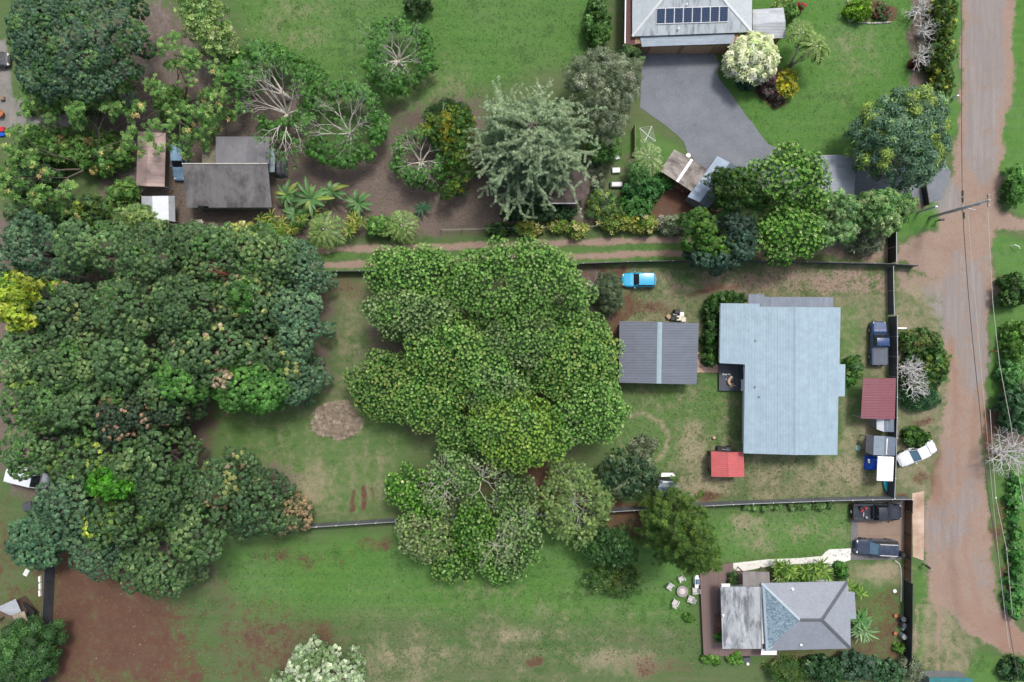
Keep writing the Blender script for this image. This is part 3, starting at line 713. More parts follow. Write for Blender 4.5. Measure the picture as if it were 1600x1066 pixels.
GREY = pal(((0.143, 0.182, 0.105), 4), ((0.220, 0.259, 0.165), 3), ((0.330, 0.341, 0.253), 1.5), ((0.088, 0.121, 0.066), 3))
FERN = pal(((.085, .165, .098), 4), ((.125, .215, .12), 3), ((.26, .36, .08), 2.0), ((.065, .125, .07), 2))
CREAM = pal(((.72, .76, .46), 4), ((.80, .82, .58), 3), ((.45, .56, .26), 1.4))
GOLD = pal(((.34, .33, .03), 3), ((.44, .38, .02), 2), ((.14, .20, .03), 3))
PURPLE = pal(((.085, .045, .06), 3), ((.13, .07, .08), 2), ((.06, .065, .045), 2))
CROTON = pal(((.36, .38, .09), 3), ((.15, .25, .04), 4), ((.50, .47, .20), 1.5), ((.07, .14, .025), 2))
DEEP = pal(((0.036, 0.086, 0.026), 4), ((0.066, 0.138, 0.036), 3), ((0.108, 0.192, 0.048), 1.5))
TAN = pal(((.40, .28, .16), 3), ((.30, .23, .12), 2), ((.10, .15, .06), 4))
PALE = pal(((.28, .36, .22), 4), ((.42, .48, .34), 3), ((.14, .22, .09), 3))

def branches(m, p, d, L, r, depth, spread, tips, rng, lift=.12, kids=(2, 3), shrink=.74, segs=3, mids=None, planar=1.0):
    pts = [np.array(p, float)]; d = np.array(d, float); rr = [r]
    for i in range(segs):
        d = norm(d+rng.normal(0, .13, 3)+np.array([0, 0, lift])); pts.append(pts[-1]+d*L/segs); rr.append(r*(1-.32*(i+1)/segs))
        if mids is not None: mids.append((pts[-1].copy(), depth))
    m.tube(pts, rr, 5 if r < .06 else 6, cap=depth == 0)
    if depth == 0: tips.append((pts[-1], d)); return
    k = rng.integers(kids[0], kids[1]+1); ph = rng.uniform(0, 6.28)
    a = norm(np.cross(d, [0.13, .21, 1.0])); b = np.cross(d, a)
    for i in range(k):
        g = ph+2*math.pi*i/k
        nd = norm(d+spread*(a*math.cos(g)+b*math.sin(g)*planar)*rng.uniform(.7, 1.2))
        branches(m, pts[-1], nd, L*shrink*rng.uniform(.8, 1.15), rr[-1]*.72, depth-1, spread, tips, rng, lift, kids, shrink, segs, mids, planar)
def bare_tree(name, label, base, R, h, palette, seed, group=None, zref=None, nmain=7, depth=3, elev=(.45, 1.0), leafy=.5, bark='pale_bark', r0=.16, spread=.42, azs=None, tuft=.34, tpl='ros5', ring=None, dens=10, trunk_h=None, per=7, cat='tree', kids=(2, 3), shrink=.72, reach=.42):
    """open crown: pale limbs radiate from a short trunk, leaves sit at the twig ends"""
    rng = np.random.default_rng(seed); b = P(*base, h*.62 if zref is None else zref); th = trunk_h or h*.3
    root = thing(name, label, cat, (b[0], b[1], 0), group)
    m = MB(); m.tube([(b[0], b[1], -.1), (b[0], b[1], .2), (b[0]+.05, b[1], th)], [r0*1.9, r0*1.5, r0*1.25], 8)
    tips = []; mids = []; L0 = R*S*reach
    for i in range(nmain):
        az = (2*math.pi*(i+rng.uniform(-.25, .25))/nmain) if azs is None else math.radians(azs[i])
        e = rng.uniform(*elev); d = (math.cos(az)*math.cos(e), math.sin(az)*math.cos(e), math.sin(e))
        branches(m, (b[0], b[1], th-.05), d, L0*rng.uniform(.8, 1.15), r0*rng.uniform(.55, .8), depth, spread, tips, rng, .05, mids=mids, shrink=shrink, kids=kids)
    m.build('trunk', MAT[bark], root, smooth=True)
    if leafy:
        L = Leaves(); pc, pw = palette
        src = [(p, d) for p, d in tips if rng.random() < leafy]
        for p, d in src:
            k = per; q = p+rng.normal(0, .30, (k, 3)); c = pc[rng.choice(len(pc), size=k, p=pw)]
            L.add(q, rng.normal(0, .35, (k, 3))+np.array([0, 0, 1])+np.array(d)*.5, tuft*rng.uniform(.7, 1.2, k), c)
        if src: L.build('crown', root, tpl, rng)
    if ring:
        crown(root, ring['o'], ring['z0'], ring['z1'], ring.get('lr', .7), palette, seed=seed+3, hole=ring['hole'], name='crown', dens=ring.get('dens', 18), size=ring.get('size', .26), tpl=tpl, fill=3)
    return root
def strips(m, base, az, L, h, w, droop, n=6, fold=.25, rise=1.0, twist=0):
    """one arching blade, V-folded along its midrib"""
    u = np.array([math.cos(az), math.sin(az), 0]); v = np.array([-u[1], u[0], 0]); z = np.array([0, 0, 1.0])
    b = len(m.v); base = np.array(base)
    for i in range(n+1):
        t = i/n; c = base+u*L*t*(1-.12*t*droop)+z*(h*rise*t-droop*h*t*t*1.1); ww = w*(math.sin(math.pi*min(.97, .10+.88*t))**.7)
        m.v += [tuple(c+v*ww+z*fold*ww), tuple(c), tuple(c-v*ww+z*fold*ww)]
    for i in range(n):
        q = b+i*3; m.f += [(q, q+1, q+4, q+3), (q+1, q+2, q+5, q+4)]
def color_mesh(m, name, parent, cols, rng, per):
    """leaf blades with a colour of their own; per = vertices in one blade"""
    off = OFF.get(parent) or (0, 0, 0)
    v = np.array(m.v)-np.array(off); me = bpy.data.meshes.new(name); me.from_pydata(v.tolist(), [], m.f); me.update()
    n = len(v); c = np.ones((n, 4), np.float32); pc, pw = cols; nb = n//per
    cc = pc[rng.choice(len(pc), size=nb, p=pw)]*np.exp(rng.normal(0, .18, (nb, 1))); c[:nb*per, :3] = np.repeat(cc, per, 0)
    a = me.color_attributes.new('col', 'FLOAT_COLOR', 'POINT'); a.data.foreach_set('color', c.ravel())
    return link(name, me, MAT['leaf'], parent)
def palm(name, label, base, crown_px, hc, R, palette, seed, nf=12, pinnae=22, lw=.05, cat='palm', trunk=True, curve=.4, group=None, trunks=None, bark='grey_bark'):
    """feather palm: trunk, arching midribs, pairs of leaflets"""
    rng = np.random.default_rng(seed); b = P(*base, 0); t = P(*crown_px, hc)
    root = thing(name, label, cat, (b[0], b[1], 0), group)
    for tp, hh in ([(t, hc)] if trunks is None else trunks):
        m = MB(); mid = (b[0]*.6+tp[0]*.4+curve*.3, b[1]*.6+tp[1]*.4-curve*.3, hh*.45)
        m.tube([(b[0], b[1], -.1), mid, (tp[0], tp[1], hh)], [.17, .12, .1], 8); m.build('trunk', MAT['pale_bark'], root, smooth=True)
        f = MB(); rl = R*S
        for i in range(nf):
            az = 2*math.pi*(i+rng.uniform(-.3, .3))/nf; L = rl*rng.uniform(.8, 1.1); e = rng.uniform(.15, .9); u = np.array([math.cos(az), math.sin(az), 0]); s = np.array([-u[1], u[0], 0])
            for k in range(2, pinnae):
                q = k/pinnae; c = np.array([tp[0], tp[1], hh])+u*L*q+np.array([0, 0, 1])*(L*e*q-L*(.55+e)*q*q)
                ln = L*.34*math.sin(math.pi*(.12+.8*q))*rng.uniform(.85, 1.1)
                for sg in (-1, 1):
                    d = norm(s*sg+u*.7+np.array([0, 0, -.35])+rng.normal(0, .08, 3)); w2 = norm(np.cross(d, [0, 0, 1]))*lw
                    f.v += [tuple(c-w2*.6), tuple(c+d*ln*.5+w2), tuple(c+d*ln), tuple(c+d*ln*.5-w2)]; n0 = len(f.v)-4; f.f.append((n0, n0+1, n0+2, n0+3))
        color_mesh(f, 'fronds', root, palette, rng, 4*2)
    return root
def strap_plant(name, label, base, R, h, palette, seed, n=16, w=.07, droop=.9, heads=1, spread=0, cat='plant', group=None, ncol=6, stem=True):
    rng = np.random.default_rng(seed); b = P(*base, h*.5); root = thing(name, label, cat, (b[0], b[1], 0), group)
    f = MB(); st = MB()
    for k in range(heads):
        x = b[0]+rng.normal(0, spread); y = b[1]+rng.normal(0, spread); hh = h*rng.uniform(.5, 1) if heads > 1 else h*.7
        st.tube([(x, y, -.05), (x, y, hh*.5), (x, y, hh)], [.05, .045, .03], 5)
        for i in range(n):
            strips(f, (x, y, hh*.9), 2*math.pi*(i+rng.uniform(-.4, .4))/n, R*S*rng.uniform(.65, 1.1), h*.35*rng.uniform(.05, 2.3), w*rng.uniform(.8, 1.2), droop*rng.uniform(.6, 1.3), ncol)
    color_mesh(f, 'foliage', root, palette, rng, (ncol+1)*3); st.build('stem', MAT['bark'], root)
    return root
def rope_tree(name, label, base, h, Rpx, palette, seed, nb=80, top_r=.15, low=.12, curl=.5, tuft=.3, cat='conifer', side=5, droop=.0, dens=9, profile=None, bark='bark', rope=.16, twig=1.0, inner=None):
    """limbs clothed along their length with short sprays, as ropes of foliage"""
    rng = np.random.default_rng(seed); b = P(*base, 0); root = thing(name, label, cat, (b[0], b[1], 0))
    m = MB(); m.tube([(b[0], b[1], -.1), (b[0], b[1], h*.4), (b[0]+.1, b[1]+.1, h*.97)], [.34, .22, .05], 8)
    L = Leaves(); pc, pw = palette
    def clothe(pts, r):
        pts = np.array(pts); seg = np.linalg.norm(np.diff(pts, axis=0), axis=1); n = max(4, int(seg.sum()*dens))
        t = rng.uniform(0, len(seg), n); i = t.astype(int); q = pts[i]+(pts[i+1]-pts[i])*(t-i)[:, None]
        dr = norm(pts[i+1]-pts[i]); rad = rng.normal(0, 1, (n, 3)); rad = norm(rad-(rad*dr).sum(1, keepdims=True)*dr)
        q = q+rad*r*rng.uniform(.2, 1, (n, 1)); ci = rng.choice(len(pc), size=n, p=pw)
        L.add(q, rad+dr*.6+np.array([0, 0, .5]), tuft*rng.uniform(.6, 1.15, n), pc[ci])
    for k in range(nb):
        f = low+(1-low)*(k+.5)/nb; z = h*f; az = k*2.39996+rng.uniform(-.4, .4)
        R = Rpx*S*(profile(f) if profile else math.sqrt(max(0, 1-(f-.15)**2/.76)))*rng.uniform(.75, 1.12)+top_r
        u = np.array([math.cos(az), math.sin(az), 0]); s = np.array([-u[1], u[0], 0]); bend = rng.normal(0, curl)
        pts = [np.array([b[0], b[1], z])+u*R*t+s*bend*R*t*t+np.array([0, 0, 1])*(R*.30*t*(1.2-t)-droop*R*t*t+R*.18*max(0, t-.6)) for t in np.linspace(0, 1, 7)]
        m.tube(pts, [.07, .06, .05, .04, .03, .02, .012], 4, cap=False); clothe(pts[1:], rope)
        for j in range(side):
            t = rng.uniform(.3, .98); i = min(5, int(t*6)); p0 = pts[i]+(pts[i+1]-pts[i])*(t*6-i); sg = rng.choice([-1, 1])
            l2 = R*.30*rng.uniform(.5, 1.2)*(1.15-t*.6)*twig
            d = norm(u*rng.uniform(.3, .9)+s*sg*rng.uniform(.4, 1)+np.array([0, 0, rng.uniform(-.1-droop, .5)])); cv = rng.normal(0, .3, 3)
            clothe([p0+d*l2*q+cv*l2*q*q for q in (0, .35, .7, 1)], rope*.8)
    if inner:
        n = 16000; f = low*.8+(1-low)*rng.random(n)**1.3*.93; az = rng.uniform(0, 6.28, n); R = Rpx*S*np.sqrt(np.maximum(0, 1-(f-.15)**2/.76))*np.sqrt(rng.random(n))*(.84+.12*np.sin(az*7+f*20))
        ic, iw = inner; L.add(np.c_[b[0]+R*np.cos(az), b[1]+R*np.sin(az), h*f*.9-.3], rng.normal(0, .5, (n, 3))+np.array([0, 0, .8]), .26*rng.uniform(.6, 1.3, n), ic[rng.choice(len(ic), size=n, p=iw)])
    m.build('trunk', MAT[bark], root, smooth=True); L.build('crown', root, 'tuft', rng)
    return root
# ------------------------------------------------------------ buildings
R_MAIN = Mroof('blue_grey_ribbed_roof', (.245, .335, .395), 'y', .3, (.22, .28, .33), .5, .5, pvar=.035, panel=1.15, c2=(.285, .38, .435), streak=3)
R_MAIN2 = Mroof('dark_blue_ribbed_roof', (.125, .155, .20), 'y', .25, (.09, .11, .14), .4, .5, pvar=.05)
R_GAR = Mroof('charcoal_ribbed_roof', (.095, .110, .142), 'x', .3, (.14, .155, .185), .5, .6, pvar=.10, panel=.85, contrast=(.4, .7))
R_RED = Mroof('red_ribbed_roof', (.42, .085, .085), 'x', .25, (.30, .09, .09), .4, .6, pvar=.05, panel=.6, c2=(.50, .10, .10))
R_MAR = Mroof('maroon_ribbed_roof', (.17, .048, .062), 'x', .3, (.20, .09, .10), .4, .5, pvar=.05, panel=.75)
R_OLD = Mroof('weathered_grey_roof', (.145, .138, .136), 'y', .35, (.055, .052, .055), .85, .28, .8, pvar=.12, panel=1.1, ribs=.3, streak=1.6, contrast=(.42, .66))
R_OLD2 = Mroof('old_grey_roof', (.138, .136, .142), 'y', .35, (.085, .078, .08), .6, .3, .8, pvar=.10, panel=1.2, ribs=.3, streak=2)
R_PINK = Mroof('pinkish_tan_roof', (.37, .265, .235), 'x', .4, (.24, .17, .15), .6, .35, .5, pvar=.05, panel=.9, contrast=(.42, .75))
R_TIN = Mroof('dull_tin_roof', (.36, .38, .40), 'x', .3, (.22, .23, .24), .6, .8, .4, pvar=.12, panel=.5)
R_WHITE = Mroof('white_canopy_sheet', (.62, .65, .67), 'x', .6, (.40, .42, .44), .4, .8, .5, pvar=.05, panel=.8, ribs=.25)
R_RUST = Mroof('rust_stained_roof', (.30, .265, .235), 'x', .35, (.065, .056, .054), .9, .33, .8, pvar=.12, panel=1.0, rot=.59, ribs=.3, streak=1.3, contrast=(.4, .62))
R_BLUE = Mroof('light_blue_steel_roof', (.235, .30, .385), 'x', .3, (.16, .20, .26), .3, .5, pvar=.04, rot=.59)
R_BLUED = Mroof('blue_grey_shed_roof', (.24, .29, .34), 'x', .22, (.14, .17, .2), .35, .6, pvar=.05, panel=.6)
R_SHEDD = Mroof('slate_blue_shed_roof', (.115, .145, .185), 'x', .22, (.08, .1, .13), .35, .6, pvar=.05, panel=.6)
R_SHINY = Mroof('grey_standing_seam_roof', (.22, .245, .285), 'x', .4, (.30, .33, .37), .6, .8, pvar=.08, panel=.4)
R_HIP = Mshingle('light_grey_shingles', (.40, .44, .455), (.48, .52, .53), 3.4, .4)
R_HIPS = Mroof('streaked_grey_shingles', (.42, .46, .475), 'y', .3, (.10, .11, .125), .8, .5, .85, pvar=.08, panel=.9, ribs=.2, streak=5, contrast=(.46, .72))
R_SH = Mshingle('grey_shingles', (.235, .255, .29), (.315, .335, .37), 4.5, .5)
def _spk():
    t = NT('speckled_blue_shingles'); o = t.obj(); v = t.n('ShaderNodeTexVoronoi', feature='F1'); t.l(t.map(o, (8, 11, 1)), v.inputs['Vector']); v.inputs['Scale'].default_value = 1.0
    sp = t.n('ShaderNodeSeparateColor'); t.l(v.outputs['Color'], sp.inputs[0]); n1 = t.noise(o, 1.2, 5, .7)
    col = t.mix(t.rng(sp.outputs[0], .3, .7), (.11, .17, .22), (.27, .355, .40)); col = t.mix(t.rng(n1, .35, .75, 0, .5), col, (.17, .24, .29)); return t.done(col, .85)
R_SHB = _spk()
R_LEAN = Mroof('stained_white_roof', (.345, .365, .38), 'y', .5, (.085, .09, .10), .85, .33, .75, pvar=.2, panel=.85, ribs=.25, streak=3.4, contrast=(.44, .64))
R_PORCH = Mroof('old_porch_roof', (.19, .175, .165), 'y', .3, (.10, .09, .085), .6, .5, .8, pvar=.1, panel=.7)
R_BROWN = M('brown_roof_felt', (.085, .062, .055), .9, .4, 1.6, .3, c2=(.13, .10, .09))
DECK = Mplank('brown_deck_boards', (.165, .11, .098), .16, 'y', .7, .14)
DECKD = Mplank('dark_blue_deck_boards', (.052, .064, .085), .15, 'y', .6, .2)

def opening(root, a, b, t, wd, ht, z0, kind='window'):
    """window or door set 3 mm proud in the wall that runs from a to b (outside on the right-hand side)"""
    a = np.array(a[:2]); b = np.array(b[:2]); d = b-a; L = np.linalg.norm(d); d /= L; nrm = np.array([d[1], -d[0]]); c = a+(b-a)*t; rz = math.atan2(d[1], d[0])
    f = MB(); f.box((*(c+nrm*.02), z0+ht/2), (wd+.14, .06, ht+.14), rz)
    if kind == 'window':
        fr = f.build('window', MAT['white'], root); g = MB(); g.box((*(c+nrm*.033), z0+ht/2), (wd, .045, ht), rz); g.build('pane', MAT['glass'], fr)
    else:
        fr = f.build('door', MAT['white'] if kind == 'door' else MAT[kind], root); g = MB(); g.box((*(c+nrm*.07+d*wd*.36), z0+1.0), (.1, .05, .04), rz); g.build('handle', MAT['grey'], fr)
def inset(pts, k):
    pts = [np.array(p[:2], float) for p in pts]; n = len(pts); ar = sum(pts[i][0]*pts[(i+1) % n][1]-pts[(i+1) % n][0]*pts[i][1] for i in range(n)); sg = 1 if ar > 0 else -1; out = []
    for i in range(n):
        p, q, r = pts[i-1], pts[i], pts[(i+1) % n]; d1 = norm(q-p); d2 = norm(r-q); n1 = np.array([-d1[1], d1[0]])*sg; n2 = np.array([-d2[1], d2[0]])*sg
        bi = n1+n2; bi = bi/max(.3, (bi@bi)/2); out.append(q+bi*k)
    return out
def gable(name, label, cat, A, R, B, ze, zr, roof, wall, ins=.3, th=.06, zb=None, posts=None, doors=(), roofB=None, cap=None, group=None, capw=.16):
    """two slopes: eave A (2 px points), ridge R, eave B; walls or posts below"""
    zb = ze if zb is None else zb
    a = [P3(*p, ze) for p in A]; r = [P3(*p, zr) for p in R]; b = [P3(*p, zb) for p in B]
    cx, cy = np.mean([p[:2] for p in a+b], 0); root = thing(name, label, cat, (cx, cy, 0), group)
    m = MB(); m.slab([a[0], r[0], r[1], a[1]], th)
    if roofB is None: m.slab([r[0], b[0], b[1], r[1]], th); ro = m.build('roof', roof, root)
    else:
        ro = m.build('roof', roof, root); m = MB(); m.slab([r[0], b[0], b[1], r[1]], th); m.build('roof', roofB, root)
    if cap:
        m = MB(); da = norm(np.array(a[0])-np.array(r[0]))*capw; db = norm(np.array(b[0])-np.array(r[0]))*capw; up = np.array([0, 0, .03])
        q = [np.array(r[0])+up, np.array(r[1])+up]
        m.slab([q[0]+da, q[0], q[1], q[1]+da], .03); m.slab([q[0], q[0]+db, q[1]+db, q[1]], .03); m.build('ridge_cap', cap, ro)
    foot = inset([a[0], a[1], b[1], b[0]], ins)
    if posts:
        for p in foot:
            m = MB(); m.box((p[0], p[1], min(ze, zb)/2), (.09, .09, min(ze, zb))); m.build('post', posts, root)
    else:
        m = MB(); h = [ze-.06, ze-.06, zb-.06, zb-.06]
        re = [(foot[0]+foot[3])/2, (foot[1]+foot[2])/2]
        # keep the wall head under the slopes
        vs = [(*p, -.05) for p in foot]+[(*p, q+ (ins*.2)) for p, q in zip(foot, h)]+[(*re[0], zr-th-.03), (*re[1], zr-th-.03)]
        m.add(vs, [(3, 2, 1, 0), (0, 1, 5, 4), (2, 3, 7, 6), (1, 2, 6, 9, 5), (3, 0, 4, 8, 7), (4, 5, 9, 8), (8, 9, 6, 7)])
        m.build('wall', wall, root)
        ccw = sum(foot[i][0]*foot[(i+1) % 4][1]-foot[(i+1) % 4][0]*foot[i][1] for i in range(4)) > 0
        f = foot if ccw else foot[::-1]
        for (s, t, wd, ht, z0, k) in doors: opening(root, f[s], f[(s+1) % 4], t, wd, ht, z0, k)
    return root, foot
def pole_vent(root, px, py, z, r=.06, h=.35, mat='grey'):
    x, y = P(px, py, z+h*.5); m = MB(); m.lathe((x, y, z-.08), [(r*2, 0), (r*1.8, .1), (r, .14), (r, h), (r*1.5, h+.02), (r*1.5, h+.08), (r*.5, h+.12)], 10); m.build('vent_pipe', MAT[mat], root)

# ---- main house
ZE, ZR = 3.2, 4.3
EV = lambda x, y: P3(x, y, ZE)
c0 = P(1225, 600, 3); main = thing('house', 'large house with pale blue grey ribbed metal roof beside a dark deck', 'house', (c0[0], c0[1], 0))
def on(x, y, xa, xb, za, zb): return P3(x, y, za+(zb-za)*(x-xa)/(xb-xa))
rx = 1243
W = lambda x, y: on(x, y, 1126, rx, ZE-.25, ZR); E = lambda x, y: on(x, y, rx, 1322, ZR, ZE)
m = MB(); m.slab([W(1126, 474), W(1187, 474.5), W(1187, 479.5), W(rx, 480), W(rx, 711), W(1162, 708.5), W(1164, 569.5), W(1124.5, 567.5)], .09)
m.slab([E(rx, 480), E(1313.5, 480.5), E(1311.8, 569), E(1321, 569.5), E(1320, 619.5), E(1310, 619.5), E(1308.5, 711), E(rx, 711)], .09)
mr = m.build('roof', R_MAIN, main)
m = MB(); m.slab([tuple(np.array(W(rx-2.5, 480))+[0, 0, .04]), tuple(np.array(W(rx, 480))+[0, 0, .05]), tuple(np.array(W(rx, 711))+[0, 0, .05]), tuple(np.array(W(rx-2.5, 711))+[0, 0, .04])], .02)
m.slab([tuple(np.array(E(rx, 480))+[0, 0, .05]), tuple(np.array(E(rx+2.5, 480))+[0, 0, .04]), tuple(np.array(E(rx+2.5, 711))+[0, 0, .04]), tuple(np.array(E(rx, 711))+[0, 0, .05])], .02)
m.build('ridge_cap', R_MAIN, mr)
foot = inset([P(1126, 474, 3), P(1313, 480, 3), P(1311, 619, 3), P(1308, 711, 3), P(1163, 708, 3), P(1164, 570, 3), P(1125, 568, 3)], .72)
m = MB(); m.prism([tuple(p) for p in foot], -.05, ZE-.32); m.build('wall', MAT['wall_white'], main)
m = MB(); fb = inset([P(1311, 569, 3), P(1321, 569, 3), P(1320, 619, 3), P(1310, 619, 3)], .0)
m.prism([(fb[0][0]-.5, fb[0][1]-.2), (fb[1][0]-.25, fb[1][1]-.2), (fb[2][0]-.25, fb[2][1]+.2), (fb[3][0]-.5, fb[3][1]+.2)], -.05, ZE-.2); m.build('wall', MAT['wall_white'], main)
ff = foot[::-1]
for i, t, wd, ht, z0, k in ((3, .25, 1.6, 1.1, 1.1, 'window'), (3, .7, 1.6, 1.1, 1.1, 'window'), (0, .4, 1.2, 1.0, 1.1, 'window')):
    a, b = foot[i], foot[(i+1) % 7]; opening(main, b, a, t, wd, ht, z0, k)
opening(main, foot[4], foot[3], .3, 1.6, 1.1, 1.1); opening(main, foot[4], foot[3], .7, 1.6, 1.1, 1.1)
opening(main, foot[5], foot[4], .12, .9, 2.0, .45, 'door'); opening(main, foot[5], foot[4], .6, 1.4, 1.1, 1.1)
m = MB(); zl = 2.5; m.slab([P3(1169.5, 460, zl-.2), P3(1194, 460, zl-.2), P3(1195, 464, zl-.15), P3(1302, 464.5, zl-.15), P3(1302, 486, zl+.15), P3(1169.5, 486, zl+.15)], .06); m.build('lean_to_roof', R_MAIN2, main)
for x in (1172, 1235, 1299):
    m = MB(); q = P(x, 468, zl); m.box((q[0], q[1], 1.12), (.1, .1, 2.24)); m.build('post', MAT['white'], main)
for x, y in ((1181, 532), (1180.5, 604.5), (1187, 620)): pole_vent(main, x, y, W(x, y)[2], .05, .3)
# gutter seen under the western eave
m = MB(); g0 = P3(1163, 575, 2.8); g1 = P3(1161.8, 707, 2.8); m.tube([g0, g1], .07, 6); m.build('gutter', MAT['white'], main)
m = MB(); m.tube([P3(1125.3, 478, 2.75), P3(1124, 566, 2.75)], .06, 6); m.build('gutter', MAT['white'], main)
# deck, its steps and what stands on it
dk = thing('deck', 'square dark blue grey deck in the corner of the large house', 'deck', P3(1143, 590, 0))
m = MB(); m.prism([P(1123.5, 567, .4), P(1166, 568, .4), P(1166, 611.5, .4), P(1123.5, 610.5, .4)], .3, .42); m.build('deck_floor', DECKD, dk)
m = MB(); m.prism([P(1124.5, 567.5, .3), P(1165, 568, .3), P(1165, 610.5, .3), P(1124.5, 609.5, .3)], -.02, .297); m.build('skirt', MAT['darkgrey'], dk)
# ---- garage
g, _ = gable('garage', 'charcoal ribbed roof garage with a pale ridge strip beneath the big tree', 'garage', [(968, 502), (967, 598)], [(1031, 503.3), (1029.5, 599.5)], [(1092, 505), (1088.5, 601)], 2.7, 3.3, R_GAR, MAT['wall_grey'], cap=M('pale_ridge_sheet', (.24, .32, .35), .5, .1), capw=.27, doors=((0, .5, 2.4, 2.1, .02, 'grey'), (1, .3, 1.2, 1, 1.1, 'window'), (1, .7, .9, 2, .02, 'door')))
# ---- red shed
gable('garden_shed', 'small bright red ribbed roof shed on dry grass beside the large house', 'shed', [(1111, 705.5), (1111.5, 745)], [(1137.5, 707), (1139, 745.5)], [(1162, 706), (1163, 745)], 2.1, 2.65, R_RED, MAT['wall_brown'], ins=.2, cap=R_RED, doors=((0, .5, 1.2, 1.8, .02, 'wood'),))
# ---- maroon carport
gable('carport', 'maroon ribbed roof carport on posts against the tall dark fence', 'carport', [(1348.5, 591), (1345, 654)], [(1374, 591), (1371.5, 655)], [(1400, 591), (1398, 655.5)], 2.5, 2.7, R_MAR, None, posts=MAT['grey'], ins=.15)
# ---- small sheds along the fence
gable('storage_shed', 'little shed with one white roof slope squeezed below the maroon carport', 'shed', [(1369.5, 652), (1370, 671)], [(1381, 652), (1381.5, 675)], [(1397, 652), (1397, 675)], 1.7, 2.1, R_WHITE, MAT['wall_grey'], ins=.12, roofB=R_SHEDD)
s, f = gable('storage_shed', 'slate blue gabled shed with a dark lean-to beside the white canopy', 'shed', [(1365.5, 681), (1364.5, 711)], [(1382, 681.5), (1381, 712)], [(1400, 684), (1398.5, 712)], 2.0, 2.5, R_BLUED, MAT['wall_white'], ins=.14, roofB=R_SHEDD, doors=((3, .5, .8, 1.7, .02, 'wood'),))
m = MB(); m.slab([P3(1353, 680, 1.5), P3(1365.5, 681, 1.95), P3(1364.5, 711, 1.95), P3(1352.5, 707, 1.5)], .05); m.build('lean_to_roof', MAT['darkgrey'], s)
for y in (682, 705):
    m = MB(); q = P(1354, y, 1.4); m.box((q[0], q[1], .72), (.08, .08, 1.44)); m.build('post', MAT['darkgrey'], s)
# ---- white canopy tent, tarp pile, kayak
cn = thing('canopy', 'white rectangular canopy with rounded corners on posts by the fence corner', 'canopy', P3(1383.5, 732, 0))
m = MB(); q = [P(1371.5, 712.8, 2.3), P(1397, 714, 2.3), P(1395, 753, 2.3), P(1370, 751, 2.3)]
cx, cy = np.mean(q, 0); dx = math.hypot(q[1][0]-q[0][0], q[1][1]-q[0][1]); dy = math.hypot(q[3][0]-q[0][0], q[3][1]-q[0][1])
m.box((cx, cy, 2.27), (dx, dy, .1), -.045, 1, .06); MAT['canopy'] = M('white_canopy_cloth', (.88, .88, .87), .6, .03); m.build('canopy_top', MAT['canopy'], cn)
for p in inset(q, .15):
    m = MB(); m.tube([(p[0], p[1], -.02), (p[0], p[1], 2.22)], .03, 6); m.build('post', MAT['grey'], cn)
def tarp_pile(name, label, cat, px, dims, h, mat, seed, rz=0):
    rng = np.random.default_rng(seed); b = P(*px, h*.5); n = 14; vs = []; fs = []
    for j in range(n+1):
        for i in range(n+1):
            u, v = i/n*2-1, j/n*2-1; e = max(abs(u), abs(v)); z = h*(1-max(0, e-.55)**1.4/.33*1.0)*(1+.10*math.sin(5*u+seed)+.08*math.cos(6*v)); z = max(.015, z)
            a = u*dims[0]/2*(1+.06*math.sin(3*v+seed)); c = v*dims[1]/2*(1+.06*math.cos(4*u))
            vs.append((b[0]+a*math.cos(rz)-c*math.sin(rz), b[1]+a*math.sin(rz)+c*math.cos(rz), z+rng.normal(0, .012)))
    for j in range(n):
        for i in range(n): q = j*(n+1)+i; fs.append((q, q+1, q+n+2, q+n+1))
    m = MB(); m.add(vs, fs); o = m.build(name, mat, loc=(b[0], b[1], 0), smooth=True); tag(o, label, cat); return o
tarp_pile('tarp_covered_pile', 'bright blue tarp draped over a pile beside the white canopy', 'tarp', (1364, 724), (1.6, 1.75), .9, MAT['bluetarp'], 3)
m = MB(); b = P(1358.5, 721, .95); m.box((b[0], b[1], .83), (.2, .5, .2), .1, .9, .03); tag(m.build('jug', MAT['white'], loc=(b[0], b[1], .73)), 'white plastic jug lying on the blue tarp', 'jug')
def kayak():
    b = P(1384.5, 748, .25); m = MB(); n = 12; prof = []
    vs = []; fs = []
    for i in range(n+1):
        t = i/n*2-1; wv = .34*(1-abs(t)**2.2)+.015
        for (k, z) in ((-1, .22), (-.6, .05), (0, 0), (.6, .05), (1, .22), (.55, .30), (0, .33), (-.55, .30)): vs.append((b[0]+k*wv, b[1]+t*1.45-.1, z+.10*t*t))
    for i in range(n):
        for k in range(8): j = (k+1) % 8; fs.append((i*8+k, i*8+j, i*8+8+j, i*8+8+k))
    fs += [tuple(range(7, -1, -1)), tuple(range(n*8, n*8+8))]
    m.add(vs, fs); tag(m.build('kayak', MAT['cyan'], loc=(b[0], b[1], 0), smooth=True), 'turquoise kayak whose tip pokes out from under the white canopy', 'kayak')
kayak()
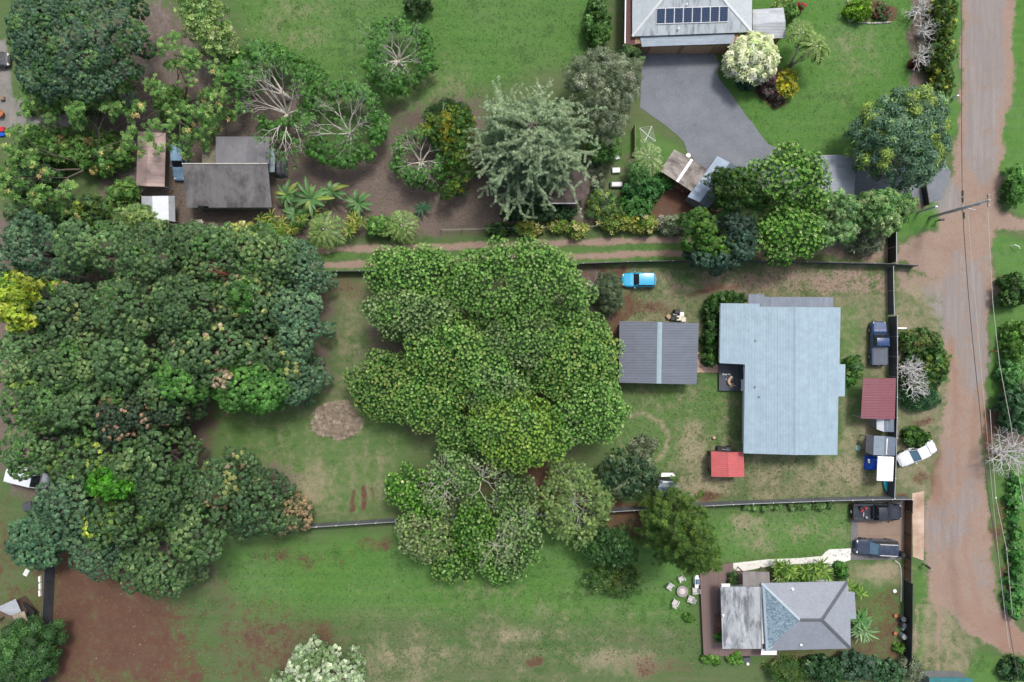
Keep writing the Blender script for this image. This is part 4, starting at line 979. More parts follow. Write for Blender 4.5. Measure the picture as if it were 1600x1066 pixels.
# ---- shed in the shade of the south tree
s, f = gable('storage_shed', 'dark slate shed with white end panel under dark foliage by the south fence', 'shed', [(1028, 751), (1058, 751)], [(1028, 761), (1059.5, 761)], [(1027, 775), (1060, 775)], 1.9, 2.2, R_SHEDD, MAT['darkgrey'], ins=.1, doors=((0, .5, .8, 1.6, .02, 'wood'),))
m = MB(); m.slab([P3(1034, 739, 1.5), P3(1052, 739, 1.5), P3(1056, 745, 1.75), P3(1033, 745, 1.75)], .04); m.build('awning', MAT['white'], s)
m = MB(); m.slab([P3(1036, 752.5, 2.03), P3(1052, 752.5, 2.03), P3(1052, 754, 2.05), P3(1036, 754, 2.05)], .03); m.build('skylight', MAT['white'], s)
for x in (1035, 1054):
    m = MB(); q = P(x, 741, 1.4); m.box((q[0], q[1], .72), (.07, .07, 1.44)); m.build('post', MAT['darkgrey'], s)
# ---- southern house
c0 = P(1260, 960, 3); sh = thing('house', 'hip roof house with grey shingles and one speckled blue slope', 'house', (c0[0], c0[1], 0))
ze, zr = 3.0, 4.9
RG = [P3(1250, 969, zr), P3(1284.5, 969, zr)]
NW, NE, SE, SW = P3(1189.7, 911.5, ze), P3(1324.6, 908.5, ze), P3(1329.3, 1013.5, ze), P3(1196, 1017, ze)
m = MB(); m.slab([NW, NE, RG[1], RG[0]], .08); m.slab([SW, SE, RG[1], RG[0]], .08)
E0, E1, E2, E3 = P3(1325.6, 924.5, ze), P3(1335.4, 925.5, ze-.2), P3(1338, 966.8, ze-.2), P3(1328.6, 968, ze)
m.slab([NE, E0, E3, SE, RG[1]], .08); m.slab([E0, E1, E2, E3], .08); m.build('roof', R_SH, sh)
m = MB(); m.slab([NW, SW, RG[0]], .08); wr = m.build('roof', R_SHB, sh); tag(wr, 'speckled blue hip slope of the roof')
capm = M('dark_ridge_shingles', (.095, .10, .115), .85, .2, 5)
def ridge(a, b, mat, parent, w=.17):
    m = MB(); a = np.array(a); b = np.array(b); d = norm(b-a); s = norm(np.cross(d, [0, 0, 1]))*w; up = np.array([0, 0, .05])
    m.slab([tuple(a-s+up*.4), tuple(a+up), tuple(b+up), tuple(b-s+up*.4)], .03); m.slab([tuple(a+up), tuple(a+s+up*.4), tuple(b+s+up*.4), tuple(b+up)], .03); m.build('ridge_cap', mat, parent)
for a, b in ((RG[0], RG[1]), (RG[1], NE), (RG[1], SE)): ridge(a, b, capm, sh)
ridge(RG[0], NW, M('pale_blue_flashing', (.36, .43, .47), .6, .1), sh, .14)
m = MB(); m.slab([tuple(np.array(NW)+[.05, 0, .09]), tuple(np.array(NW)+[.75, -.5, .30]), tuple(np.array(SW)+[.75, .5, .30]), tuple(np.array(SW)+[.05, 0, .09])], .03); m.build('flashing', M('pale_blue_gutter_sheet', (.30, .37, .42), .6, .15), sh)
m = MB(); m.slab([P3(1125.7, 917, 2.9), P3(1189, 917, 3.06), P3(1191, 1014, 3.06), P3(1129, 1014, 2.9)], .08); lr_ = m.build('lean_to_roof', R_LEAN, sh)
m = MB(); m.tube([P3(1188.6, 917, 3.09), P3(1190.4, 1014, 3.09)], .07, 6); m.build('flashing', MAT['grey'], lr_)
m = MB(); m.slab([P3(1160.3, 893, 2.45), P3(1202, 894, 2.45), P3(1203, 914, 2.75), P3(1161, 917, 2.75)], .07); m.build('porch_roof', R_PORCH, sh)
fw = inset([P(1126, 917, 2.8), P(1190, 914, 2.8), P(1324.6, 909, 2.8), P(1328, 968, 2.8), P(1329, 1013, 2.8), P(1190, 1016, 2.8), P(1129, 1014, 2.8)], .7)
m = MB(); m.prism([tuple(p) for p in fw], -.05, 2.76); m.build('wall', MAT['wall_white'], sh)
m = MB(); q = inset([P(1325, 926, 2.7), P(1335, 926, 2.7), P(1337, 966, 2.7), P(1328, 966, 2.7)], .1); m.prism([(p[0]-.25, p[1]) for p in q], -.05, 2.66); m.build('wall', MAT['wall_white'], sh)
cc = fw[::-1]
for i, t, wd, ht, z0, k in ((1, .25, 1.4, 1.1, 1.1, 'window'), (1, .75, 1.4, 1.1, 1.1, 'window'), (6, .35, 1.8, 2.0, .55, 'window'), (6, .75, .9, 2.0, .52, 'door'), (5, .3, 1.4, 1.1, 1.1, 'window'), (5, .7, 1.4, 1.1, 1.1, 'window')):
    a, b = fw[i], fw[(i+1) % 7]
    opening(sh, b, a, t, wd, ht, z0, k)
m = MB(); m.slab([P3(1190, 1014, 2.5), P3(1214, 1015, 2.5), P3(1213.5, 1023.5, 2.35), P3(1189, 1023.5, 2.35)], .05); m.build('awning', MAT['white'], sh)
m = MB(); q = P(1133.5, 915.5, 2.8); m.box((q[0], q[1]+.1, 2.83), (1.0, .3, .24), 0, .96, .02); m.build('gutter_box', MAT['white'], sh)
for x, y in ((1163, 896), (1200, 896)):
    m = MB(); q = P(x, y, 2.3); m.box((q[0], q[1], 1.2), (.1, .1, 2.4)); m.build('post', MAT['wood'], sh)
for x, y, z in ((1238.5, 921, 3.35), (1251.5, 1007.5, 3.3)): pole_vent(sh, x, y, z, .09, .2, 'white')
pole_vent(sh, 1130, 962, 2.93, .07, .2, 'white')
m = MB(); q = P(1218, 904, 2.3); m.box((q[0], q[1], 1.15), (.14, .14, 2.3)); m.build('post', MAT['wood'], sh)
# deck round it
sd_ = thing('deck', 'long reddish brown timber deck wrapping the west side of the shingled house', 'deck', P3(1110, 960, 0))
m = MB(); m.prism([P(*p, .5) for p in ((1093, 888), (1137, 880.5), (1145.5, 880.5), (1146, 893), (1200, 893), (1200, 1018), (1190, 1025), (1099.5, 1025.5))], .42, .52); m.build('deck_floor', DECK, sd_)
m = MB(); m.prism([P(*p, .4) for p in ((1095, 889), (1145, 882), (1146, 893), (1199, 895), (1199, 1017), (1190, 1023), (1101, 1023.5))], -.05, .417); m.build('skirt', MAT['wall_brown'], sd_)
# ---- house with solar panels
c0 = P(1080, 0, 3); th_ = thing('house', 'pale hip roof house carrying a row of eight solar panels', 'house', (c0[0], c0[1], 0))
ze, zr = 3.2, 6.0
SWc, SEc = P3(988, 57, ze), P3(1175, 50, ze); RS, RN = P3(1081, -58, zr), P3(1081, -130, zr); NWc, NEc = P3(988, -250, ze), P3(1175, -250, ze)
m = MB(); m.slab([SWc, SEc, RS], .09); m.build('roof', R_HIPS, th_)
m = MB(); m.slab([SEc, NEc, RN, RS], .09); m.slab([NEc, NWc, RN], .09); m.slab([NWc, SWc, RS, RN], .09); m.build('roof', R_HIP, th_)
hipm = M('white_hip_cap', (.56, .58, .58), .7, .1)
for a, b in ((RS, SWc), (RS, SEc), (RN, NWc), (RN, NEc), (RS, RN)): ridge(a, b, hipm, th_, .14)
ws = P(988, 57, ze)[1]-.75
m = MB(); m.prism([(SWc[0]+.4, P(0, 84.5, 0)[1]+.02), (P(1142, 0, 0)[0], P(0, 84.5, 0)[1]+.02), (SEc[0]-.5, NEc[1]-.4), (SWc[0]+.4, NEc[1]-.4)], -.05, 2.75); m.build('wall', MAT['wall_tan'], th_)
m = MB(); m.slab([P3(1000, 57.5, 2.95), P3(1148, 53, 2.95), P3(1146, 68, 2.8), P3(1003, 73, 2.8)], .07); m.build('porch_roof', R_SHINY if False else R_BLUED, th_)
wl = P(0, 84.5, 0)[1]
for t0, t1 in ((1012, 1056), (1062, 1106)):
    a = P(t0, 0, 0)[0]; b = P(t1, 0, 0)[0]; m = MB(); m.box(((a+b)/2, wl, 1.1), (b-a, .08, 2.2)); m.build('garage_door', M('tan_garage_door', (.36, .24, .15), .7, .2), th_)
# panels lie on the south slope
sn = norm(np.cross(np.array(SEc)-np.array(SWc), np.array(RS)-np.array(SWc)))
def on_plane(px, py, p0, n, lift):
    z = 3.5
    for _ in range(12):
        x, y = P(px, py, z); z = p0[2]-((x-p0[0])*n[0]+(y-p0[1])*n[1])/n[2]+lift
    x, y = P(px, py, z); return np.array([x, y, z])
pvm = NT('solar_cells'); o_ = pvm.obj(); bk = pvm.n('ShaderNodeTexBrick'); bk.offset = 0; pvm.l(o_, bk.inputs[0]); bk.inputs['Scale'].default_value = 1
for k_, v_ in (('Brick Width', .17), ('Row Height', .17), ('Mortar Size', .012)): bk.inputs[k_].default_value = v_
bk.inputs['Color1'].default_value = (.012, .028, .075, 1); bk.inputs['Color2'].default_value = (.018, .035, .085, 1); bk.inputs['Mortar'].default_value = (.09, .12, .16, 1)
pvm.done(bk.outputs[0], .12, 0, .6); MAT['pv'] = pvm.m
for i in range(8):
    xl, xr = 1026+i*14.05, 1026+i*14.05+12.6; sk = -.42*i
    q = [on_plane(xl+.6, 13.8+sk, SWc, sn, .1), on_plane(xr+.6, 13.4+sk, SWc, sn, .1), on_plane(xr, 36.4+sk, SWc, sn, .1), on_plane(xl, 36.8+sk, SWc, sn, .1)]
    m = MB(); c = sum(q)/4; m.slab([tuple(c+(p-c)*1.09) for p in q], .05); pn = m.build('solar_panel', MAT['white'], th_)
    m = MB(); m.slab([tuple(p+np.array([0, 0, .012])) for p in q], .02); m.build('cells', MAT['pv'], pn)
for x, y in ((1073, 7), (1060, 45)): q = on_plane(x, y, SWc, sn, 0); pole_vent(th_, x, y, q[2], .06, .3, 'white')
m = MB(); m.slab([P3(975, 70, 2.7), P3(994, 70, 2.7), P3(993, 61, 2.75), P3(986, 60, 2.75), P3(986, -240, 2.75), P3(978, -240, 2.7)], .05); m.build('side_awning', M('maroon_awning', (.09, .035, .03), .7, .25), th_)
m = MB(); m.tube([P3(980.5, -240, 2.83), P3(976.5, 68, 2.83)], .08, 6); m.build('gutter', MAT['white'], th_)
for y in (66, 10):
    m = MB(); q = P(980, y, 2.6); m.box((q[0], q[1], 1.33), (.1, .1, 2.66)); m.build('post', MAT['wall_brown'], th_)
s, f = gable('outbuilding', 'little grey roofed outbuilding behind the cream leaved shrub', 'shed', [(1176, 15), (1224, 12)], [(1176, 38), (1227.5, 34)], [(1177, 62), (1227, 59)], 2.4, 2.9, R_TIN, MAT['wall_tan'], ins=.22, doors=((1, .5, .9, 1.9, .02, 'wood'),))
# ---- rust roofed shed and long blue shed
gable('work_shed', 'tilted shed with rust stained sheet roof and a white ridge strip', 'shed', [(1053.6, 233.5), (1031, 267)], [(1081.5, 249), (1058, 284)], [(1106, 265.6), (1082, 300)], 2.3, 2.7, R_RUST, MAT['wall_brown'], ins=.25, cap=MAT['white'], capw=.16, doors=((0, .5, 1.4, 1.8, .02, 'wood'),))
gable('long_shed', 'long tilted shed with smooth light blue steel roof beside the rusty one', 'shed', [(1121, 244), (1074.5, 307.5)], [(1140.5, 254), (1093, 316)], [(1160, 264), (1104, 328.5)], 2.3, 2.6, R_BLUE, MAT['wall_grey'], ins=.12, zb=1.9, roofB=R_SHEDD)
gable('carport', 'grey seamed metal carport beside the round bright green tree', 'carport', [(1270, 243), (1276, 304)], [(1308, 242), (1305, 305.5)], [(1338, 245), (1334.5, 305)], 2.3, 2.55, R_SHINY, None, posts=MAT['grey'], ins=.2)
# ---- flat brown shelter
fs_ = thing('shelter', 'flat brown roofed shelter half hidden by the grey green conifer', 'shelter', P3(890, 293, 0))
m = MB(); m.slab([P3(858, 268, 2.6), P3(920.5, 267, 2.6), P3(921, 302, 2.5), P3(902, 317, 2.45), P3(858, 317, 2.45)], .1); m.build('roof', R_BROWN, fs_)
m = MB(); m.tube([P3(860, 318, 2.45), P3(902, 318, 2.45)], .09, 6); m.build('gutter', MAT['grey'], fs_)
for x, y in ((862, 272), (917, 271), (899, 313), (862, 313)):
    m = MB(); q = P(x, y, 2.4); m.box((q[0], q[1], 1.15), (.12, .12, 2.5)); m.build('post', MAT['wood'], fs_)
# ---- old house at top left
c0 = P(355, 270, 3); oh = thing('house', 'old house with stained dark grey roofs among trees at upper left', 'house', (c0[0], c0[1], 0))
ze, zr = 2.9, 4.0
m = MB(); m.slab([P3(284.5, 256, zr), P3(418, 256, zr), P3(424.8, 324.3, ze), P3(326, 324.6, ze), P3(325, 321.5, ze+.05), P3(309.5, 321.5, ze+.05), P3(308.5, 324.7, ze), P3(292, 324.7, ze)], .1); m.build('roof', R_OLD, oh)
m = MB(); m.slab([P3(337, 213.5, ze+.1), P3(421.3, 213.5, ze+.1), P3(420.3, 255.6, zr-.12), P3(337, 255.6, zr-.12)], .1); m.build('roof', R_OLD2, oh)
m = MB(); m.tube([P3(284.5, 256, zr+.03), P3(418, 256, zr+.03)], .08, 6); m.build('ridge_cap', MAT['concrete'], oh)
m = MB(); m.slab([P3(315.7, 228, 2.5), P3(337.5, 228, 2.6), P3(337.5, 256, 2.7), P3(316, 256, 2.6)], .06); m.build('porch_roof', M('mossy_porch_roof', (.15, .14, .10), .9, .4, 2), oh)
q = [(P(297, 0, 2.8)[0], P(0, 320, 2.8)[1]), (P(421, 0, 0)[0], P(0, 320, 2.8)[1]), (P(421, 0, 0)[0]*1.0, P(0, 217, 2.8)[1]), (P(342, 0, 2.8)[0], P(0, 217, 2.8)[1]), (P(342, 0, 2.8)[0], P(0, 258, 2.8)[1]), (P(297, 0, 2.8)[0], P(0, 258, 2.8)[1])]
m = MB(); m.prism(q, -.05, 2.8); m.build('wall', MAT['wall_teal'], oh)
for t in (.25, .7): opening(oh, q[1], q[2], t, 1.1, 1.0, 1.1)
for t in (.2, .6): opening(oh, q[0], q[1], t, 1.3, 1.0, 1.1)
m = MB(); m.slab([P3(421, 233, 2.4), P3(430, 233, 2.3), P3(429, 269, 2.3), P3(421, 269, 2.4)], .05); m.build('awning', M('teal_sheet', (.25, .32, .34), .6, .2), oh)
tarp_pile('tarp_covered_pile', 'dark tarp covered heap beside the old grey house', 'tarp', (439, 262), (1.4, 2.3), .8, MAT['darkgrey'], 5)
gable('carport', 'pinkish tan metal carport left of the old grey house', 'carport', [(215.3, 206), (213, 289.6)], [(231.5, 206.5), (229.5, 291)], [(259, 208), (257, 292)], 2.2, 2.75, R_PINK, None, posts=MAT['grey'], ins=.1)
# arched canopy
ac = thing('carport', 'short arched tin canopy with a white crown over a parked car', 'carport', P3(247, 327, 0))
for a, b, mt in (((221, 306.5, 2.0), (238, 306.5, 2.5), R_TIN), ((238, 306.5, 2.5), (263, 306.2, 2.5), R_WHITE), ((263, 306.2, 2.5), (273, 306, 2.0), MAT['grey'])):
    m = MB(); m.slab([P3(*a), P3(*b), P3(b[0]+.8, 347, b[2]), P3(a[0]+.8, 345, a[2])], .04); m.build('roof', mt, ac)
for x in (223, 271):
    for y in (308, 344):
        m = MB(); q = P(x, y, 1.95); m.tube([(q[0], q[1], 0), (q[0], q[1], 1.95)], .035, 6); m.build('post', MAT['grey'], ac)
# shack at lower left
sk_ = thing('shack', 'small ramshackle shack with one grey and one tan sheet roof', 'shack', P3(25, 965, 0))
m = MB(); m.slab([P3(-8, 951, 1.9), P3(24, 936, 2.2), P3(33, 956, 2.2), P3(17, 962, 2.0)], .05); m.build('roof', R_TIN, sk_)
m = MB(); m.slab([P3(19, 961, 2.1), P3(38, 955, 2.2), P3(46, 980, 2.1), P3(26, 993, 1.9)], .05); m.build('roof', M('tan_plywood', (.30, .25, .18), .8, .35, 1.5), sk_)
m = MB(); m.prism([P(x, y, 1.8) for x, y in ((-4, 953), (23, 939), (36, 956), (43, 979), (27, 990), (12, 965))], -.05, 1.85); m.build('wall', MAT['wall_brown'], sk_)
m = MB(); m.prism([P(x, y, 1.2) for x, y in ((36, 940), (54, 955), (52, 970), (45, 972), (38, 955))], 1.15, 1.22); m.build('side_tarp', MAT['black'], sk_)
opening(sk_, P(-4, 953, 0), P(12, 965, 0), .5, .7, 1.6, .02, 'wood')
# teal roof at the bottom edge, white footing slabs, far left sheds
gable('garden_shed', 'teal roofed shed cut by the bottom edge beside the road', 'shed', [(1452, 1059), (1452, 1085)], [(1485, 1059), (1485, 1085)], [(1520, 1060), (1520, 1085)], 2.1, 2.4, M('teal_sheet_roof', (.03, .16, .17), .5, .2), MAT['wall_grey'], ins=.2)
# ------------------------------------------------------------ vehicles (built along +x, nose at +x)
def section_loft(m, st):
    """st: (x, half width, z low, z side, z top) from tail to nose; rounded box section"""
    b = len(m.v); k = 10
    for x, w, z0, z1, z2 in st:
        for yy, zz in ((-.86, z0), (-1, z0+.12), (-1, (z0+z1)/2), (-.97, z1), (-.80, z2), (.80, z2), (.97, z1), (1, (z0+z1)/2), (1, z0+.12), (.86, z0)): m.v.append((x, yy*w, zz))
    for i in range(len(st)-1):
        for j in range(k):
            q = (j+1) % k; m.f.append((b+i*k+j, b+(i+1)*k+j, b+(i+1)*k+q, b+i*k+q))
    m.f.append(tuple(b+j for j in range(k))); m.f.append(tuple(b+(len(st)-1)*k+j for j in range(k-1, -1, -1)))
def car(name, label, px, deg, L, Wd, paint, kind='hatch', glass='glass', roofpaint=None, hgt=1.5, bed=None, rack=False, group=None, hood=None):
    root = thing(name, label, 'car' if kind != 'pickup' else 'pickup', P3(*px, .8 if kind != 'pickup' else .9), group, math.radians(deg)+1e-9)
    root.location = (*P(*px, .6), 0); OFF[root] = None
    hw = Wd/2; h = L/2; zb = .95 if kind in ('pickup', 'suv') else .86; zh = .98 if kind in ('pickup', 'suv') else .80
    if kind == 'pickup': zb = 1.02; zh = 1.08
    if kind == 'van': zb, zh = 1.1, .95
    # where the cabin stands, measured from the tail
    cab = {'hatch': (-.93, .34, -.80, .06), 'sedan': (-.62, .36, -.42, .06), 'suv': (-.95, .36, -.84, .08), 'van': (-.97, .70, -.94, .44), 'pickup': (-.14, .46, -.08, .24)}[kind]
    x0, x1, t0, t1 = [c*h for c in cab]
    m = MB()
    if kind == 'pickup':
        section_loft(m, [(x0-.06, hw*.98, .38, zb-.1, zb), (x1, hw*.99, .38, zb-.12, zb), (h*.62, hw*.98, .38, zh-.14, zh), (h*.86, hw*.95, .40, zh-.2, zh-.06), (h*.97, hw*.84, .42, zh-.3, zh-.16), (h, hw*.74, .46, zh-.42, zh-.3)])
        # load bed as an open tray
        xa, xb, th = -h+.06, x0-.08, .09; zt = zb-.02
        m.box(((xa+xb)/2, 0, .62), (xb-xa, Wd*.9, .12)); 
        for s in (-1, 1): m.box(((xa+xb)/2, s*(hw-.10), .74), (xb-xa, .2, .58), 0, 1, .04)
        m.box((xa+.05, 0, .74), (.1, Wd*.8, .56)); m.box((xb-.04, 0, .74), (.08, Wd*.8, .56))
    else:
        tail = {'sedan': .90, 'hatch': zb, 'suv': zb, 'van': zb}[kind]
        section_loft(m, [(-h, hw*.80, .44, tail-.3, tail-.18), (-h*.96, hw*.92, .36, tail-.14, tail-.02), (-h*.80, hw*.985, .3, tail-.08, tail), (x0*.5, hw, .28, zb-.12, zb), (x1*.8, hw, .28, zb-.12, zb), (h*.5, hw*.99, .3, zh-.10, zh+.02), (h*.78, hw*.95, .32, zh-.16, zh-.06), (h*.93, hw*.82, .34, zh-.26, zh-.15), (h, hw*.62, .38, zh-.38, zh-.28)])
    body = m.build('body', paint, root, smooth=False)
    # hood as a slightly raised panel
    m = MB(); hz = zh+.015
    pts = [(x1+.02, -hw*.80, zb+.006), (h*.55, -hw*.78, zh+.035), (h*.84, -hw*.66, zh-.085), (h*.84, hw*.66, zh-.085), (h*.55, hw*.78, zh+.035), (x1+.02, hw*.80, zb+.006)]
    m.v = pts+[(p[0], p[1], p[2]-.05) for p in pts]; m.f = [(0, 1, 4, 5), (1, 2, 3, 4)]+[(i, i+6, (i+1) % 6+6, (i+1) % 6) for i in range(6)]
    m.build('hood', hood or paint, root)
    # greenhouse: glass block, roof skin and pillars
    wb, wt = hw*.90, hw*.74; zt = hgt-.05
    B = [(x0, -wb, zb-.02), (x1, -wb*.96, zb-.02), (x1, wb*.96, zb-.02), (x0, wb, zb-.02)]; T = [(t0, -wt, zt), (t1, -wt*.97, zt), (t1, wt*.97, zt), (t0, wt, zt)]
    lerp = lambda a, b, t: tuple(a[i]+(b[i]-a[i])*t for i in range(3))
    m = MB(); m.add(B+T, [(0, 1, 5, 4), (2, 3, 7, 6), (3, 0, 4, 7), (4, 5, 6, 7)]); m.build('side_windows', MAT['glass'], root)
    m = MB(); up = np.array([.015, 0, .01]); q = [tuple(np.array(p)+up) for p in (lerp(B[1], B[2], .05), lerp(B[2], B[1], .05), lerp(T[2], T[1], .05), lerp(T[1], T[2], .05))]; m.add(q, [(0, 1, 2, 3)]); m.build('windscreen', MAT[glass], root)
    m = MB()
    n = 5; ov = .03
    for i in range(n):
        a = i/(n-1); x = t0-ov+(t1-t0+2*ov)*a; z = zt+.02+.05*math.sin(math.pi*a)
        m.v += [(x, -wt-.02, z-.02), (x, -wt*.55, z+.03), (x, wt*.55, z+.03), (x, wt+.02, z-.02)]
    for i in range(n-1):
        for j in range(3): q = i*4+j; m.f.append((q, q+4, q+5, q+1))
    k = len(m.v); m.v += [(t0-ov, -wt-.02, zt-.01), (t1+ov, -wt-.02, zt-.01), (t1+ov, wt+.02, zt-.01), (t0-ov, wt+.02, zt-.01)]; m.f.append((k+3, k+2, k+1, k))
    m.build('roof', roofpaint or paint, root, smooth=True)
    m = MB()
    for a, b in ((B[1], T[1]), (B[2], T[2]), (B[0], T[0]), (B[3], T[3])): m.tube([a, b], .045, 5)
    for s in (-1, 1):
        for f in ((.46,) if kind in ('pickup',) else (.4, .74)):
            m.tube([lerp(B[0] if s < 0 else B[3], B[1] if s < 0 else B[2], f), lerp(T[0] if s < 0 else T[3], T[1] if s < 0 else T[2], f)], .035, 5)
    m.build('pillars', paint, root)
    for s in (-1, 1):
        m = MB(); m.box((x1-.12, s*(hw+.09), zb+.06), (.14, .2, .14), 0, .85, .03); m.build('wing_mirror', paint if kind != 'pickup' else MAT['black'], root)
        m = MB(); m.box((h*.92, s*hw*.62, zh-.21), (.24, .34, .13), -s*.5, .9, .03); m.build('headlight', MAT['lamp'], root)
        m = MB(); m.box((-h*.975, s*hw*.74, .75), (.10, .26, .26), 0, .9, .03); m.build('tail_light', MAT['red_lamp'], root)
    for sx in (-.60, .60):
        for s in (-1, 1):
            R = .37 if kind in ('pickup', 'suv') else .31; m = MB(); cx = sx*h; cy = s*(hw-.09)
            m.tube([(cx, cy-s*.11, R), (cx, cy+s*.10, R)], R, 16); w_ = m.build('wheel', MAT['tyre'], root)
            m = MB(); m.tube([(cx, cy+s*.05, R), (cx, cy+s*.112, R)], R*.62, 12); m.build('rim', MAT['rim'], w_)
    m = MB(); m.box((h-.03, 0, .42), (.14, Wd*.72, .2), 0, .95, .04); m.build('bumper', MAT['black'] if kind in ('pickup',) else paint, root)
    m = MB(); m.box((-h+.02, 0, .45), (.14, Wd*.8, .2), 0, .95, .04); m.build('bumper', MAT['black'] if kind == 'pickup' else paint, root)
    m = MB(); m.box((-h-.055, 0, .62), (.02, .34, .16)); m.build('number_plate', MAT['white'], root)
    if bed == 'cover':
        m = MB(); xa, xb = -h+.06, x0-.10; m.box(((xa+xb)/2, 0, zb+.035), (xb-xa-.02, Wd*.90, .05), 0, .98, .02); m.build('bed_cover', M('grey_bed_cover', (.085, .10, .125), .6, .2), root)
    if rack:
        for s in (-1, 1):
            m = MB(); m.tube([(t0+.1, s*wt*.92, zt+.06), (t0+.2, s*wt*.92, zt+.13), (t1-.25, s*wt*.90, zt+.13), (t1-.1, s*wt*.90, zt+.06)], .04, 6); m.build('roof_rail', MAT['lamp'], root)
    return root
PB = {k: Mpaint(k+'_car_paint', c) for k, c in dict(sky_blue=(.03, .36, .58), navy=(.010, .042, .14), black=(.014, .018, .026), dark_blue=(.02, .032, .06), white=(.66, .68, .70), silver_blue=(.22, .36, .50), charcoal=(.03, .032, .035)).items()}
car('hatchback', 'bright sky blue hatchback parked on the dry grass by the lane fence', (998.5, 437.5), 180, 3.9, 1.7, PB['sky_blue'], 'hatch')
car('pickup_truck', 'navy blue pickup with a grey bed cover parked along the tall fence', (1372, 537), 90, 5.1, 1.85, PB['navy'], 'pickup', bed='cover', hgt=1.75)
bp = car('pickup_truck', 'black pickup with an open cluttered bed on the tan concrete pad', (1368.5, 799.5), 0, 5.7, 1.95, PB['black'], 'pickup', hgt=1.8)
car('suv', 'dark blue estate wagon with silver roof rails on the tan concrete pad', (1368.5, 855), 177.5, 4.85, 1.88, PB['dark_blue'], 'suv', glass='glass_blue', hgt=1.7, rack=True)
car('sedan', 'white sedan parked askew on the verge outside the tall fence', (1432, 708), 207, 4.55, 1.75, PB['white'], 'sedan', glass='glass_blue')
car('hatchback', 'pale blue car between the pinkish carport and the old house', (281, 252), -90, 4.3, 1.7, PB['silver_blue'], 'hatch')
car('van', 'white van with rounded roof poking out of the grove at far left', (47, 746), -14, 4.3, 1.9, PB['white'], 'van', hgt=1.9)
car('sedan', 'dark car under the arched tin canopy, nose sticking out', (239, 327), 180, 4.3, 1.7, PB['charcoal'], 'sedan')
car('sedan', 'dark car cut by the left edge of the photo', (-14, 93), 0, 4.2, 1.75, PB['charcoal'], 'sedan')
# clutter in the black truck's bed: its own things
rng = np.random.default_rng(4)
def litem(name, label, cat, px, z, d, mat, rz=0, shape='box', group=None):
    x, y = P(*px, z+d[2]/2); m = MB()
    if shape == 'box': m.box((x, y, z+d[2]/2), d, rz, .96, min(d)*.12)
    elif shape == 'cyl': m.lathe((x, y, z), [(d[0]*.44, 0), (d[0]*.5, .03), (d[0]*.5, d[2]*.9), (d[0]*.46, d[2]), (d[0]*.2, d[2]*1.0)], 14)
    elif shape == 'ball': m.lathe((x, y, z), [(d[0]*.1, 0), (d[0]*.4, d[2]*.15), (d[0]*.5, d[2]*.5), (d[0]*.38, d[2]*.85), (d[0]*.08, d[2])], 12)
    elif shape == 'pot': m.lathe((x, y, z), [(d[0]*.34, 0), (d[0]*.5, d[2]*.9), (d[0]*.56, d[2]*.9), (d[0]*.56, d[2]), (d[0]*.45, d[2]), (d[0]*.42, d[2]*.8)], 14)
    o = m.build(name, mat, loc=(x, y, z), smooth=shape in ('ball',)); tag(o, label, cat, group); return o
for i, (x, y, d, mt, n, l) in enumerate(((1346, 794, (.5, .35, .25), 'black', 'tool_box', 'black tool box at the front of the truck bed'), (1353, 794.5, (.3, .25, .2), 'red', 'jerry_can', 'red fuel can in the open truck bed'),
        (1347, 797.5, (.42, .2, .2), 'red', 'tool_case', 'dull red tool case lying in the open truck bed'), (1349, 804, (.5, .14, .12), 'grey', 'metal_bar', 'short grey bar lying across the open truck bed'), (1353.5, 808.5, (.28, .28, .22), 'grey', 'bucket', 'grey bucket in the corner of the truck bed'))):
    litem(n, l, n.replace('_', ' '), (x, y), .69, d, MAT[mt], i*.5, 'cyl' if n == 'bucket' else 'box')
# ------------------------------------------------------------ fences
def fence(name, label, base, h, mat, postmat, gap=30, cat='fence', panel_h=None, cap='white', th=.05, postr=.05, capped=True, rails=True, zgap=.04, split=None):
    """sheet panels between posts along photo points that lie on the ground; with height list h"""
    pts = [P3(*p, 0) for p in base]; c = np.mean(pts, 0); root = thing(name, label, cat, (c[0], c[1], 0))
    L = [0]
    for a, b in zip(pts[:-1], pts[1:]): L.append(L[-1]+math.hypot(b[0]-a[0], b[1]-a[1]))
    def at(s):
        for i in range(len(pts)-1):
            if s <= L[i+1]+1e-6:
                t = (s-L[i])/(L[i+1]-L[i]); return np.array(pts[i][:2])*(1-t)+np.array(pts[i+1][:2])*t
        return np.array(pts[-1][:2])
    n = max(1, round(L[-1]/(gap*S))); P_ = [at(L[-1]*i/n) for i in range(n+1)]
    m = MB(); r2 = MB(); rg = np.random.default_rng(len(label))
    for a, b in zip(P_[:-1], P_[1:]):
        d = b-a; l = np.linalg.norm(d); rz = math.atan2(d[1], d[0]); mid = (a+b)/2; hh = h+rg.normal(0, .012)
        m.box((mid[0], mid[1], (hh+zgap)/2), (l-.02, th, hh-zgap), rz)
        r2.box((mid[0], mid[1], h+.025), (l, .07, .05), rz)
    m.build('panel', mat, root)
    if rails: r2.build('top_rail', postmat, root)
    for p in P_:
        m = MB(); m.tube([(p[0], p[1], -.05), (p[0], p[1], h+.09)], postr, 8); po = m.build('post', postmat, root)
        if capped:
            m = MB(); m.lathe((p[0], p[1], h+.085), [(postr*1.25, 0), (postr*1.25, .05), (postr*.6, .09)], 8); m.build('post_cap', MAT[cap], po)
    return root
GP = MAT['grey']
fence('fence', 'long low dark fence between the rutted lane and the dry yard', [(497, 426), (600, 425), (760, 420), (926, 413), (1000, 410.5), (1090, 409), (1240, 411), (1389, 414.5), (1425, 417)], 1.35, MAT['fence'], MAT['darkgrey'], 34, cap='concrete')
